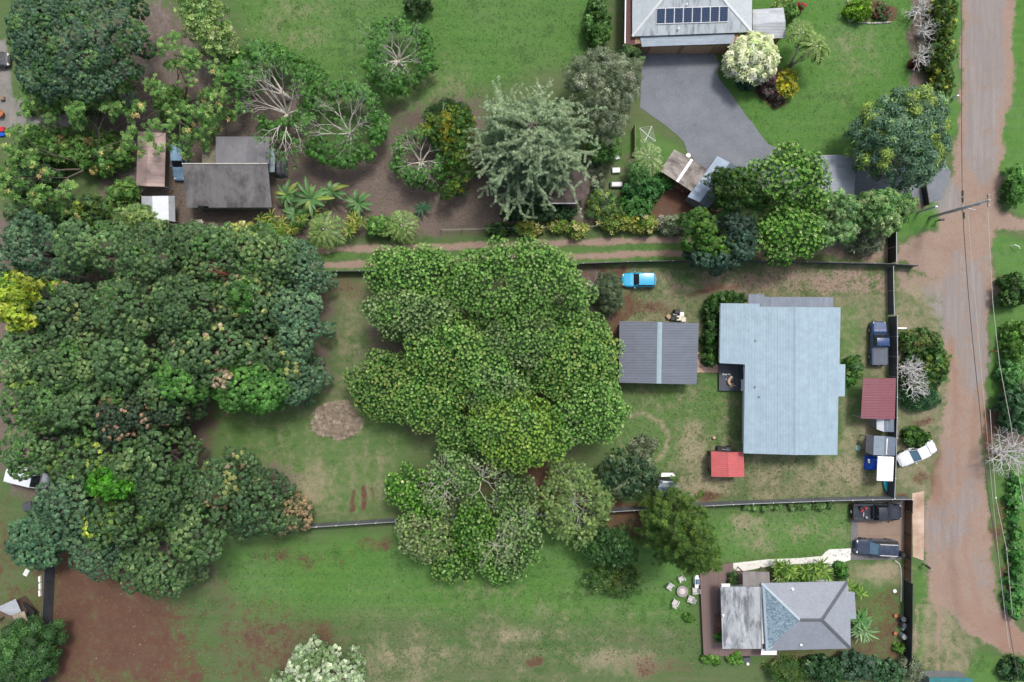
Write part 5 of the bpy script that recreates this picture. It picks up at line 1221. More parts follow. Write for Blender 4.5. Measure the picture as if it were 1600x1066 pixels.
fence('fence', 'black sheet fence closing the end of the lane under pale green trees', [(1387, 365), (1387, 412)], 1.8, M('black_fence_sheet', (.02, .021, .023), .6, .3), GP, 24, capped=False)
fence('gate', 'dark sliding gate beside the low fence, across the yard entrance', [(1386.5, 418), (1387, 455), (1388, 492)], 1.25, MAT['fence'], MAT['grey'], 38, cat='gate', capped=False)
fence('fence', 'tall dark sheet fence between the parked navy pickup and the road', [(1388.5, 495), (1389, 560), (1388.5, 640), (1387, 712), (1384.5, 774)], 1.75, MAT['fence'], MAT['grey'], 32, cap='white')
fence('fence', 'long grey fence dividing the dry yard from the south lawn', [(440, 822), (477, 819), (614, 810), (750, 803), (860, 800), (960, 794), (1065, 787), (1140, 783), (1300, 777), (1396, 775), (1412, 775.5)], 1.65, MAT['greyfence'], MAT['grey'], 30, cap='white')
fence('fence', 'dark fence along the left side of the red soil field', [(87, 866), (82, 977), (75, 1075)], 1.8, MAT['fence'], MAT['darkgrey'], 36, capped=False)
fence('gate', 'brown boarded gate with black frame between parking pad and apron', [(1413.5, 798), (1413, 867)], 1.35, MAT['brown'], MAT['black'], 34, cat='gate', capped=False, postr=.07)
fence('fence', 'short reddish brown panel between the grey fence and boarded gate', [(1414, 778), (1413.6, 796)], 1.5, M('dark_red_boards', (.09, .04, .03), .7, .3), MAT['black'], 20, capped=False, postr=.06)
fence('fence', 'brown boarded fence panel south of the boarded gate', [(1413, 869), (1412.5, 903)], 1.35, MAT['brown'], MAT['black'], 17, capped=False, postr=.06)
fence('fence', 'black sheet fence along the yard with round barrels', [(1412.5, 905), (1412, 970), (1410.5, 1036)], 1.7, M('black_sheet', (.024, .025, .029), .6, .3), MAT['black'], 33, capped=False)
fence('fence', 'thin pale fence between the clothes line and the young trees', [(989.5, 200), (989.5, 258)], 1.2, MAT['wood'], MAT['wood'], 20, capped=False, th=.06)
fence('gate', 'black barred gate at the asphalt driveway mouth', [(1439, 292), (1444, 322)], 1.0, MAT['black'], MAT['black'], 15, cat='gate', capped=False, th=.04)
# wire fence along the croton row
wf = thing('wire_fence', 'thin wire fence along the croton row above the lane', 'fence', P3(890, 356, 0))
pp = [(690+i*32.5, 361-i*.75) for i in range(13)]
for p in pp:
    m = MB(); q = P(*p, 0); m.tube([(q[0], q[1], -.05), (q[0], q[1], 1.25)], .035, 6); m.build('post', MAT['wood'], wf)
m = MB()
for z in (.4, .8, 1.2):
    for a, b in zip(pp[:-1], pp[1:]): m.tube([P3(*a, 0)[:2]+(z,), P3(*b, 0)[:2]+(z,)], .012, 4)
m.build('wire', MAT['palewire'], wf)
# ------------------------------------------------------------ utility pole and lines
b = P(1453, 340, 0); up_ = thing('utility_pole', 'tall weathered utility pole at the lane mouth with crossarm and cables', 'pole', (b[0], b[1], 0))
PW = M('grey_pole_timber', (.42, .43, .43), .85, .3, 3, .3)
m = MB(); m.tube([(b[0], b[1], -.1), (b[0], b[1], 5), (b[0], b[1], 10)], [.17, .14, .11], 10); m.build('shaft', PW, up_, smooth=True)
m = MB(); m.box((b[0], b[1], 9.75), (.11, 1.25, .1)); ca_ = m.build('crossarm', MAT['wood'], up_)
for dy in (-.55, 0, .55):
    m = MB(); m.lathe((b[0], b[1]+dy, 9.8), [(.05, 0), (.07, .06), (.05, .1), (.06, .16), (.03, .2)], 8); m.build('insulator', MAT['white'], ca_)
m = MB(); m.tube([(b[0], b[1], 6.1), (b[0]+1.1, b[1]-.35, 6.3)], .05, 6); m.build('bracket', MAT['grey'], up_)
m = MB(); m.lathe((b[0]+.28, b[1]+.05, 7.4), [(.16, 0), (.19, .05), (.19, .75), (.15, .85), (.05, .9)], 12); m.build('transformer', MAT['grey'], up_)
for dy in (-.22, .22):
    m = MB(); m.tube([(b[0]+.17, b[1]+dy*.5, 3.0), (b[0]+.17, b[1]+dy*.5, 7.2)], .03, 5); m.build('conduit', MAT['grey'], up_)
m = MB(); m.box((b[0], b[1], 5.8), (.12, .6, .12)); m.build('bracket', MAT['grey'], up_)
q = P(1434, 332, 0); sp_ = thing('post', 'short leaning grey post with a white top beside the utility pole', 'post', (q[0], q[1], 0))
m = MB(); m.tube([(q[0], q[1], -.05), (q[0], q[1], 3.3)], [.12, .1], 8); m.build('shaft', PW, sp_); m = MB(); m.box((q[0]+.02, q[1], 3.42), (.3, .2, .28), 0, .9, .04); m.build('cap', MAT['white'], sp_)
def cable(label, pts, r=.02, sag=.35, mat='wire', group='cables along the road'):
    m = MB(); c = np.mean([p[:2] for p in pts], 0)
    for a, b in zip(pts[:-1], pts[1:]):
        a = np.array(a); b_ = np.array(b); l = []
        for i in range(13): t = i/12; l.append(tuple(a+(b_-a)*t-np.array([0, 0, sag*4*t*(1-t)])))
        m.tube(l, r, 5, cap=False)
    tag(m.build('power_line', MAT[mat], loc=(c[0], c[1], 0)), label, 'cable', group)
cable('thick black cable running north from the utility pole along the road', [(b[0], b[1], 5.8), P3(1503, 60, 5.8), P3(1502, -160, 5.8)], .04, .1)
for y in (311, 336):
    pass
m = MB(); m.tube([P3(1504, 298, 5.78), P3(1504, 306, 5.78)], .11, 8); m.tube([P3(1504, 309, 5.78), P3(1504, 316, 5.78)], .11, 8); q = P(1504, 307, 5.8); tag(m.build('splice_box', MAT['black'], loc=(q[0], q[1], 5.7)), 'black cable splice case hanging just north of the utility pole', 'splice case')
m = MB(); m.tube([P3(1505.5, 332, 5.76), P3(1506, 342, 5.74)], .11, 8); q = P(1505.7, 337, 5.8); tag(m.build('splice_box', MAT['black'], loc=(q[0], q[1], 5.7)), 'black cable splice case hanging just south of the utility pole', 'splice case')
cable('thick black cable running south from the utility pole over the road', [(b[0], b[1]-.2, 5.8), P3(1514, 470, 5.7), P3(1531, 640, 5.7), P3(1545, 780, 5.7), P3(1582, 1012, 5.8), P3(1610, 1150, 5.8)], .04, .05)
cable('pale thin cable from crossarm south along the right verge', [(b[0], b[1]-.5, 9.7), P3(1551, 470, 9.3), P3(1562, 570, 9.2), P3(1578, 655, 9.2), P3(1600, 793, 9.3), P3(1650, 1150, 9.6)], .028, .02, 'palewire')
cable('second thin black cable just right of the thick one', [(b[0]+.3, b[1]-.3, 6.2), P3(1524, 470, 6.0), P3(1539, 640, 6.0), P3(1559, 859, 6.0), P3(1577, 1012, 6.1)], .022, .04, 'palewire')
cable('pale cable starting at a white joint beside the silver bare tree', [P3(1547, 640, 6.5), P3(1556, 778, 6.4), P3(1573, 859, 6.4), P3(1582, 960, 6.5)], .03, .03, 'palewire')
m = MB(); m.box(P3(1556, 778, 6.45), (.16, .16, .14), 0, .9, .03); q = P(1556, 778, 6.4); tag(m.build('cable_joint', MAT['white'], loc=(q[0], q[1], 6.38)), 'white cable joint hanging over the right verge', 'cable joint')
# the pole that carries the pale cables, in the verge below the silver tree
b2 = P(1584, 640, 0)
# ------------------------------------------------------------ roadside boxes
def mailbox(label, px, mats, rz=0, n=1, post='wood', h=1.0):
    q = P(*px, 0); r = thing('mailbox', label, 'mailbox', (q[0], q[1], 0))
    m = MB(); m.box((q[0], q[1], h/2), (.1, .1, h), rz); m.build('post', MAT[post], r)
    for i in range(n):
        m = MB(); dy = (i-(n-1)/2)*.42; x, y, w_, l = q[0]+math.sin(rz)*dy*-1, q[1]+math.cos(rz)*dy, .26, .55
        prof = [(-.13, 0), (.13, 0), (.13, .16), (.09, .24), (0, .28), (-.09, .24), (-.13, .16)]; k = len(prof); vs = []
        for s in (-1, 1):
            for a, z in prof: vs.append((x+s*l/2*math.cos(rz)-a*math.sin(rz), y+s*l/2*math.sin(rz)+a*math.cos(rz), h+z))
        m.add(vs, [tuple(range(k-1, -1, -1)), tuple(range(k, 2*k))]+[(i2, (i2+1) % k, k+(i2+1) % k, k+i2) for i2 in range(k)])
        m.build('box', MAT[mats[i]], r)
    return r
mailbox('pair of pale grey mailboxes on one post on the right verge', (1573, 296), ('white', 'grey'), .0, 2)
mailbox('grey mailbox with an orange flag on the right verge', (1564, 549), ('grey',), 0)
q = P(1558, 549, 1.1); m = MB(); m.box((q[0], q[1], .55), (.12, .12, 1.1), 0, .9, .02); tag(m.build('marker_post', MAT['terracotta'], loc=(q[0], q[1], 0)), 'short orange marker post beside the single grey mailbox', 'post')
mailbox('black mailbox on a post by the road south of the apron', (1441, 881), ('black',), -.6, 1, 'black')
mailbox('dark mailbox near the foot of the utility pole', (1462, 346), ('darkgrey',), .1, 1, 'black')
q = P3(1578, 385, 0); m = MB(); m.tube([q, (q[0]+.2, q[1]+.1, .5), (q[0]+.5, q[1]-.1, .7), (q[0]+.8, q[1]-.35, .5)], .05, 6); tag(m.build('pipe', MAT['white'], loc=q), 'bent white pipe standing in the grass near the right edge', 'pipe')
q = P3(1409, 513, 0); m = MB(); m.box((P(1409, 513, .1)[0], P(1409, 513, .1)[1], .08), (1.15, .2, .16), -.03); tag(m.build('kerb_block', MAT['white'], loc=q), 'white block lying on the verge north of the silver shrub', 'block')
q = P(1497, 149, 1); m = MB(); m.box((q[0], q[1], .5), (.3, .16, 1.0), 0, .9, .02); tag(m.build('marker_post', MAT['white'], loc=(q[0], q[1], 0)), 'white marker post at the road edge by the ferny tree', 'post')
# ------------------------------------------------------------ clothes line
q = P(1012, 212, 1.8); cl = thing('clothes_line', 'rotary clothes line with four white arms on the lawn', 'clothes line', (q[0], q[1], 0))
m = MB(); m.tube([(q[0], q[1], -.05), (q[0], q[1], 1.9)], .035, 8); m.build('mast', MAT['grey'], cl)
cr = [P(999.5, 200, 2), P(1018.5, 197, 2), P(1024.5, 220.5, 2), P(1004.5, 226.5, 2)]
m = MB()
for c in cr: m.tube([(q[0], q[1], 1.85), (c[0], c[1], 2.0)], .03, 6)
m.build('arms', MAT['white'], cl); m = MB()
for k in (.35, .5, .65, .82, 1.0):
    t = [(q[0]+(c[0]-q[0])*k, q[1]+(c[1]-q[1])*k, 1.86+.14*k) for c in cr]
    for i in range(4): m.tube([t[i], t[(i+1) % 4]], .014 if k < 1 else .02, 4)
m.build('line', MAT['palewire'], cl)
# ------------------------------------------------------------ fire pit and chairs
q = P(1066, 924, .3); fp = thing('fire_pit', 'round stone fire pit table with a pale centre on the lawn', 'fire pit', (q[0], q[1], 0))
m = MB(); m.lathe((q[0], q[1], 0), [(.55, 0), (.52, .3), (.66, .34), (.66, .40), (.40, .41), (.38, .36)], 28); m.build('ring', M('grey_brown_stone', (.30, .26, .25), .85, .3, 6, .3), fp)
m = MB(); m.lathe((q[0], q[1], .36), [(.37, 0), (.37, .02), (.24, .05), (.23, .10), (.05, .12)], 24); m.build('bowl', M('pale_ash', (.56, .52, .48), .9, .25, 8), fp)
def lawn_chair():
    r = thing('lawn_chair', 'pale slatted lawn chair on the grass directly above the fire pit', 'chair', (0, 0, 0), 'lawn chairs round the fire pit'); OFF[r] = None
    mt = M('faded_white_plastic', (.56, .54, .52), .6, .2, 5)
    m = MB()
    for i in range(5): m.box((.02, -.2+.1*i, .36+.02*abs(i-2)*.3), (.5, .085, .025))
    m.build('seat', mt, r)
    m = MB()
    for i in range(5):
        y = -.2+.1*i; k = 1-.06*abs(i-2); m.add([(-.24, y-.042, .34), (-.24, y+.042, .34), (-.50, y*1.15+.045, .36+.62*k), (-.50, y*1.15-.045, .36+.62*k), (-.265, y-.042, .33), (-.265, y+.042, .33), (-.53, y*1.15+.045, .35+.62*k), (-.53, y*1.15-.045, .35+.62*k)], [(0, 1, 2, 3), (7, 6, 5, 4), (0, 4, 5, 1), (1, 5, 6, 2), (2, 6, 7, 3), (3, 7, 4, 0)])
    m.build('backrest', mt, r)
    for s in (-1, 1):
        m = MB(); m.box((0, s*.32, .55), (.66, .11, .03)); m.build('armrest', mt, r)
        m = MB(); m.tube([(.28, s*.28, 0), (.24, s*.28, .54)], .03, 5); m.build('leg', mt, r); m = MB(); m.tube([(-.42, s*.25, 0), (-.25, s*.27, .54)], .03, 5); m.build('leg', mt, r)
    return r
ch0 = lawn_chair()
for i, (x, y, l) in enumerate(((1065.5, 904.5, None), (1047.5, 916.5, 'pale slatted lawn chair on the grass left of the fire pit'), (1055.5, 941.5, 'pale lawn chair on a bare patch below left of the fire pit'), (1079, 936, 'pale lawn chair turned outward below right of the fire pit'), (1086, 923, 'squarish pale lawn chair close against the deck edge'))):
    o = ch0 if i == 0 else copy_tree(ch0)
    xx, yy = P(x, y, .4); o.location = (xx, yy, 0); a = math.atan2(q[1]-yy, q[0]-xx); o.rotation_euler = (0, 0, a+(.4, -.2, .1, .35, 0)[i])
    if l: tag(o, l)
gq = P(1089.5, 909, .9); gr = thing('barbecue', 'white barbecue cart with a blue lid against the deck edge', 'barbecue', (gq[0], gq[1], 0))
m = MB(); m.box((gq[0], gq[1], .45), (.5, .85, .9), 0, 1, .03); m.build('cart', MAT['white'], gr)
m = MB(); m.box((gq[0]+.05, gq[1], 1.02), (.46, .6, .2), 0, .85, .05); m.build('lid', M('blue_grey_enamel', (.12, .19, .30), .35, .2), gr)
for s in (-1, 1):
    m = MB(); m.box((gq[0]-.05, gq[1]+s*.58, .85), (.42, .3, .04), 0, 1, .015); m.build('side_shelf', MAT['white'], gr)
def deck_chair(label, px, rz):
    x, y = P(*px, .8); r = thing('deck_chair', label, 'chair', (x, y, .52), 'wooden chairs on the deck', rz+1e-9); OFF[r] = None
    m = MB()
    for i in range(4): m.box((0, -.21+.14*i, .42), (.5, .11, .03))
    m.build('seat', MAT['redwood'], r); m = MB()
    for i in range(4): m.box((-.28, -.21+.14*i, .75), (.03, .11, .6))
    m.build('backrest', MAT['redwood'], r)
    for a in (-1, 1):
        for b_ in (-1, 1):
            m = MB(); m.box((a*.24, b_*.25, .2), (.05, .05, .4)); m.build('leg', MAT['redwood'], r)
deck_chair('reddish wooden chair on the deck beside the roof edge, the upper one', (1121.5, 964), 0.1)
deck_chair('reddish wooden chair on the deck beside the roof edge, the lower one', (1121, 983.5), -.1)
x, y = P(1122.5, 974, .8); m = MB(); m.lathe((x, y, .52), [(.2, 0), (.05, .05), (.05, .5), (.32, .52), (.32, .56)], 14); tag(m.build('side_table', MAT['redwood'], loc=(x, y, .52)), 'small round wooden table between the two deck chairs', 'table')
litem('cooler', 'dark cooler with white lid left on the grass south of the deck', 'cooler', (1166, 1030, ), 0, (1.0, .55, .45), MAT['darkgrey'], .1)
litem('bucket', 'white bucket beside the dark cooler south of the deck', 'bucket', (1168, 1037), 0, (.35, .35, .3), MAT['white'], 0, 'cyl')
# ------------------------------------------------------------ things by the garage
litem('grill', 'black boxy grill standing above the garage roof', 'grill', (1057, 487), 0, (.62, .55, .95), MAT['black'], .05)
litem('fridge', 'white fridge lying on its back beside the garage', 'fridge', (1064.5, 491.5), 0, (.5, .55, .75), MAT['white'], .03)
litem('washing_machine', 'cream washing machine with a round dark hatch by the garage', 'washing machine', (1060, 497.5), 0, (.6, .62, .85), MAT['cream'], .04)
q = P(1059.5, 497, .95); m = MB(); m.lathe((q[0], q[1], .851), [(.14, 0), (.14, .015), (.05, .02)], 14); tag(m.build('hatch_lid', MAT['black'], loc=(q[0], q[1], .85)), 'round dark lid on top of the cream washing machine', 'lid')
litem('dryer', 'cream dryer standing right of the cream washing machine', 'dryer', (1067, 499.5), 0, (.55, .62, .85), MAT['cream'], .02)
litem('cardboard_box', 'tilted tan cardboard box left of the black crates', 'box', (1044.5, 495), .0, (.5, .6, .45), M('cardboard', (.36, .27, .18), .85, .15), .75)
litem('crate', 'dark crate full of scrap between cardboard box and washer', 'crate', (1052, 497.5), 0, (.75, .5, .5), MAT['black'], .1)
litem('metal_tray', 'grey metal tray on the dark crate by the garage', 'tray', (1054, 491.5), 0, (.5, .2, .7), MAT['grey'], .1)
# dog on the deck
def dog():
    b = P(1138, 598, .6); r = thing('dog', 'tan and white dog lying curled on the dark deck', 'dog', (b[0], b[1], .42))
    m = MB(); px = lambda x, y, z: P3(1115+x/21.3, 565+y/21.3, z)
    sp = [px(585, 520, .62), px(540, 570, .64), px(505, 640, .66), px(515, 720, .66), px(560, 775, .62), px(600, 800, .56)]
    m.tube([(p[0], p[1], p[2]-.02) for p in sp], [.10, .15, .18, .17, .15, .06], 12); 
    def leg(pts, rr): m.tube([px(*p) for p in pts], rr, 8)
    leg([(560, 770, .55), (610, 745, .5), (655, 735, .46)], [.09, .06, .045]); leg([(540, 790, .55), (590, 845, .5), (650, 885, .46)], [.10, .07, .05])
    leg([(555, 560, .55), (610, 610, .5), (640, 650, .46)], [.08, .055, .04])
    body = m.build('body', MAT['fur'], r, smooth=True)
    m = MB(); h = px(590, 520, .6); m.lathe((h[0], h[1], h[2]-.14), [(.06, 0), (.15, .06), (.17, .16), (.10, .24), (.02, .26)], 12)
    mz = px(650, 565, .54); m.tube([h, mz], [.11, .06], 8); m.build('head', MAT['whitefur'], r, smooth=True)
    for x, y in ((560, 500), (610, 500)):
        m = MB(); e = px(x, y, .68); m.add([(e[0]-.05, e[1], e[2]), (e[0]+.05, e[1], e[2]), (e[0], e[1]+.10, e[2]-.04), (e[0], e[1]+.02, e[2]+.03)], [(0, 1, 3), (1, 2, 3), (2, 0, 3), (0, 2, 1)]); m.build('ear', MAT['fur'], r)
    m = MB(); m.tube([px(560, 545, .72), px(510, 560, .70), px(490, 600, .64)], .03, 6); m.build('collar', MAT['red'], r)
    m = MB(); m.tube([px(590, 800, .5), px(650, 790, .45), px(705, 810, .45)], [.05, .045, .03], 7); m.build('tail', MAT['whitefur'], r)
dog()
for x, y, l in ((1130.5, 585, 'pale chew toy lying at the top left of the dog'), (1134.5, 585.3, 'white shoe lying on the dark deck above the dog'), (1139.5, 585, 'white shoe nearest the dog on the dark deck'), (1134.5, 593.2, 'small white ball beside the dog on the deck')):
    n = 'ball' if 'ball' in l else 'shoe' if 'shoe' in l else 'chew_toy'; litem(n, l, n.replace('_', ' '), (x, y), .42, (.26, .13, .09) if n != 'ball' else (.14, .14, .14), MAT['white'], .4 if x < 1137 else -.3, 'ball' if n == 'ball' else 'box')
q = P(1162.5, 602, .85); wb = thing('bench', 'white bench standing against the house wall on the dark deck', 'bench', (q[0]-.1, q[1], .42))
m = MB(); m.box((q[0]-.12, q[1], .86), (.42, 1.35, .06), 0, 1, .02); m.build('seat', MAT['white'], wb)
for s in (-1, 1):
    m = MB(); m.box((q[0]-.12, q[1]+s*.5, .62), (.36, .06, .42)); m.build('leg', MAT['white'], wb)
# mower behind the red shed, ball on the grass
q = P(1131, 702, .5); lm = thing('lawn_mower', 'dark ride-on mower half hidden above the red shed', 'mower', (q[0], q[1], 0))
m = MB(); m.box((q[0], q[1], .35), (1.7, .62, .3), 0, .9, .06); m.build('deck', MAT['black'], lm); m = MB(); m.box((q[0]+.45, q[1], .65), (.7, .5, .35), 0, .85, .06); m.build('hood', MAT['darkgrey'], lm)
m = MB(); m.tube([(q[0]-.2, q[1], .6), (q[0]+.1, q[1]+.02, 1.0)], .035, 6); m.build('handlebar', MAT['lamp'], lm)
for a in (-.6, .6):
    for s in (-1, 1):
        m = MB(); m.tube([(q[0]+a, q[1]+s*.25, .2), (q[0]+a, q[1]+s*.36, .2)], .2, 12); m.build('wheel', MAT['tyre'], lm)
litem('ball', 'pinkish ball on the grass above the red shed', 'ball', (1115.5, 684.5), 0, (.42, .42, .42), M('pink_rubber', (.55, .33, .28), .6, .25), 0, 'ball')
litem('septic_lid', 'round pale green lid set in the dry grass', 'lid', (1340.3, 700), 0, (.62, .62, .09), M('pale_green_lid', (.25, .42, .36), .6, .15), 0, 'cyl')
# tubs and bins in the upper garden
litem('wash_tub', 'small white tub under the pale young tree', 'tub', (963, 246.5), 0, (.72, .5, .35), MAT['white'], .3)
litem('wash_tub', 'white rectangular tub in the middle of the upper garden', 'tub', (962.5, 266.5), 0, (.95, .62, .4), MAT['white'], .05)
q = P(964, 288, .4); tb = thing('bath_tub', 'old bathtub with dark rim beside the black bin', 'bathtub', (q[0], q[1], 0))
m = MB(); m.box((q[0], q[1], .22), (1.55, .75, .44), 0, 1.05, .08); m.build('shell', MAT['darkgrey'], tb); m = MB(); m.box((q[0], q[1], .45), (1.2, .5, .04), 0, 1, .015); m.build('basin', MAT['lamp'], tb)
litem('bin', 'black bin at the end of the thin pale fence', 'bin', (984.5, 286), 0, (.7, .7, .75), MAT['black'], .1)
litem('basin', 'white basin at the edge of the rusty roofed shed', 'basin', (1075, 243.5), 0, (.5, .5, .35), MAT['white'], 0, 'pot')
litem('waste_bin', 'black wheeled bin beside the brown boarded gate', 'bin', (1408.5, 866), 0, (.5, .55, 1.0), MAT['black'], .1)
for x, y, mt, l in ((1409.5, 966, 'darkgrey', 'dark round barrel nearest the house along the black fence'), (1411, 976, 'fence', 'black barrel in the middle of the three by the fence'), (1410.5, 993.5, 'grey', 'pale grey lidded barrel by the black fence')):
    litem('barrel', l, 'barrel', (x, y), 0, (.62, .62, .85), MAT[mt], 0, 'cyl', 'barrels by the black fence')
litem('watering_can', 'white can resting between the barrels', 'can', (1411, 982.5), 0, (.35, .22, .3), MAT['white'], .7)
for x, y, l in ((1399, 961.5, 'terracotta pot beside the top barrel'), (1398.5, 989, 'terracotta pot beside the pale grey barrel')): litem('flower_pot', l, 'pot', (x, y), 0, (.42, .42, .32), MAT['terracotta'], 0, 'pot', 'clay pots by the barrels')
litem('stone', 'white stone lying alone in the weedy yard', 'stone', (1398, 924), 0, (.5, .32, .2), MAT['white'], 1.3, 'ball')
# firewood
fwm = [M('cut_wood_%s' % n, c, .9, .35, 8) for n, c in (('pale', (.45, .34, .24)), ('brown', (.22, .13, .08)), ('rust', (.33, .15, .09)))]
rg = np.random.default_rng(9)
for i in range(20):
    t = i/19; x = 1039+t*29+rg.normal(0, 1.5); y = 279+t*17+rg.normal(0, 1.6)+(i % 3)*2.2; a = rg.uniform(0, 3.1); q = P(x, y, .15); z = .10+.13*(i % 2)
    m = MB(); m.tube([(q[0]-.2*math.cos(a), q[1]-.2*math.sin(a), z), (q[0]+.2*math.cos(a), q[1]+.2*math.sin(a), z)], .10, 8)
    tag(m.build('firewood_log', fwm[i % 3], loc=(q[0], q[1], 0)), 'cut firewood log in the loose heap below the rusty roofed shed', 'log', 'firewood logs below the rusty shed')
# far left: toys and pots by the grey paving
litem('cooler', 'red cooler with a white lid at the left edge', 'cooler', (2.5, 203), 0, (.75, .6, .45), MAT['red'], .2)
litem('crate', 'blue crate just below the red cooler', 'crate', (3, 210), 0, (.6, .5, .3), MAT['bluetarp'], .1)
litem('flower_pot', 'large terracotta pot on the grey paving at left edge', 'pot', (1.5, 178), 0, (.8, .8, .6), MAT['terracotta'], 0, 'pot')
litem('crate', 'dark wooden crate on the grey paving at left edge', 'crate', (4, 154), 0, (.5, .5, .4), MAT['wood'], .1)
# lower left clutter along the fence
for i, (y, l) in enumerate(((905, 'topmost white board leaning along the dark left fence'), (916, 'middle white board leaning along the dark left fence'), (927, 'lowest white board leaning along the dark left fence'))):
    litem('board', l, 'board', (62.5+(i % 2)*.4, y), 0, (.24, .72, .3), MAT['white'], .05, 'box', 'white boards by the left fence')
litem('sheet_metal', 'bent blue grey metal sheet lying by the round tree', 'sheet', (41, 895), 0, (.55, .8, .12), MAT['lamp'], -.5)
litem('container', 'dark box beneath the grove edge below the white van', 'box', (45, 791), 0, (1.1, 1.0, .8), MAT['darkgrey'], .2)
litem('hut_roof_board', 'tan sheet lying at the grove edge above the white van', 'sheet', (50, 718), 0, (1.1, 1.2, .2), MAT['wood'], .05)
# ------------------------------------------------------------ the left grove, tree by tree
G = 'broadleaf trees of the left grove'
def grove(label, o, pl, z1=10.5, lr=1.15, **kw):
    kw.setdefault('size', .2); kw.setdefault('puff', (.62, .36, 20)); kw.setdefault('tpl', 'ros4'); kw.setdefault('lobe_mix', .6); kw.setdefault('fill', 2.5); q9 = int(o[0]*7+o[1]) % 9; kw['puff'] = (.40+.03*q9, .21+.015*q9, 18); kw['size'] = .135+.006*q9; sh = .84+.03*(int(o[0]*3+o[1]*5) % 5); o = (o[0], o[1], o[2]*sh, o[3]*sh); z1 += math.sin(o[0]*.37+o[1]*.21)*1.1; kw.setdefault('wob', .13)
    return tree('broadleaf_tree', label, 'tree', o, z1*.42, z1, lr, pl, G, rad=.26, **kw)
GR = [
 ('dark blue green tree at the upper left corner of the left grove', (48, 388, 66, 52), MANGOB, 10), ('dark tree in the top row of the left grove, second from the left', (140, 384, 62, 48), MANGO, 10),
 ('dark tree in the top row of the left grove, third from the left', (238, 398, 66, 52), MANGO, 11), ('dark tree in the top row of the left grove, fourth from the left', (328, 400, 62, 52), MANGO, 11),
 ('dark tree in the top row of the left grove, below the banana plants', (412, 398, 58, 46), MANGO, 10), ('dark tree at the upper right corner of the left grove by the lane', (470, 420, 46, 52), MANGOB, 8),
 ('tree with pink tinged young leaves just right of the lime green crown', (108, 490, 72, 50), FLUSH, 10.5), ('rounded dark tree in the middle of the left grove, upper row', (205, 480, 72, 54), MANGO, 12),
 ('dark tree in the middle of the left grove, right of the rounded one', (292, 478, 66, 54), MANGO, 12), ('grove tree with a few tan leaf tips, left of the grass strip', (385, 478, 66, 56), FLUSH, 11),
 ('dark tree on the right rim of the left grove, upper one', (462, 505, 46, 62), MANGOB, 8.5), ('dark tree at the left edge of the photo below the lime green crown', (36, 560, 62, 50), MANGO, 10),
 ('dark tree right of the left edge, in the third row of the grove', (118, 572, 62, 48), MANGO, 10), ('dark tree in the heart of the grove, third row', (195, 560, 58, 52), MANGO, 11.5),
 ('grove tree with tan young leaves above the bright green bush', (318, 552, 66, 50), FLUSH, 11), ('dark tree with orange tips beside the bright green lobed tree', (425, 560, 52, 46), FLUSH, 9.5),
 ('small dark tree on the right rim of the grove, lower one', (462, 595, 36, 42), MANGOB, 6.5), ('mixed green tree at the left of the fourth grove row', (66, 632, 62, 44), MIXG, 10),
 ('mid green tree in the fourth grove row, second from the left', (136, 640, 58, 46), MANGO, 10.5), ('tree flushed with pink brown young leaves in the grove centre', (205, 655, 60, 52), pal(((.036, .068, .036), 4), ((.30, .19, .12), 3.2), ((.05, .085, .04), 2)), 11),
 ('dark tree facing the shaded lawn, fourth grove row', (258, 610, 44, 50), MANGO, 10), ('dark tree at the left rim of the grove above the white van', (45, 705, 52, 46), MANGO, 9.5),
 ('tree with yellowish leaves in the lower grove, left part', (132, 722, 60, 44), MIXG, 10), ('blue green tree in the lower grove beside the vivid green vine', (100, 792, 50, 46), MANGOB, 10),
 ('dark tree in the lower grove centre, below the pink flushed one', (222, 722, 60, 46), MANGO, 11), ('mid green tree in the lower grove facing the red streaks', (262, 776, 62, 50), pal(((.04, .09, .035), 4), ((.06, .13, .04), 3), ((.08, .15, .05), 2)), 10.5),
 ('tree with tan and orange tips on the lower right rim of the grove', (342, 752, 46, 42), FLUSH, 9), ('leafy mid green tree at the lower right corner of the grove', (392, 790, 54, 48), pal(((.045, .10, .04), 4), ((.07, .14, .05), 3), ((.04, .08, .03), 2)), 8.5),
 ('yellow tinged tree near the bottom of the grove', (182, 812, 60, 50), MIXG, 10.5), ('dark rounded tree at the bottom of the grove, right side', (310, 835, 62, 50), MANGO, 10.5),
 ('dark tree at the very bottom tip of the grove over the red soil', (236, 890, 62, 48), MANGO, 9), ('dark tree at the grove bottom above the red soil, left side', (150, 862, 48, 40), MANGOB, 9),
 ('lone tan tipped small tree at the grove corner by the grey fence', (446, 812, 30, 26), TAN, 5)]
for l, o, p, z in GR: grove(l, o, p, z, lr=1.15 if o[2] > 50 else .95)
tree('lime_tree', 'lime yellow crown at the left edge of the photo', 'tree', [(-6, 432), (28, 428), (58, 440), (62, 462), (44, 484), (50, 500), (28, 516), (6, 508), (-8, 480)], 7, 11.5, .8, LIMEY, size=.4, tpl='ros4', dens=13)
tree('lobed_tree', 'bright green tree with rounded lobes at the edge of the shaded lawn', 'tree', (392, 600, 68, 40), 4.5, 8, 1.25, BRIGHT, size=.19, tpl='ros4', puff=(.5, .3, 18))
tree('lobed_tree', 'fresh green lobed tree inside the grove above the shaded lawn', 'tree', (278, 592, 30, 32), 8, 11.6, 1.0, BRIGHT, size=.2, tpl='ros4', puff=(.55, .32, 18))
tree('vine', 'vivid green leafy vine over the lower left grove', 'vine', (168, 757, 34, 26), 9, 11.8, .7, pal(((.05, .20, .015), 4), ((.08, .27, .02), 3)), size=.34, tpl='ros4', dens=13)
tree('shrub_tree', 'light green patch of leaves with a red flower spike at grove top right', 'tree', (374, 462, 19, 25), 9, 11.6, .6, BRIGHT, size=.3, dens=16)
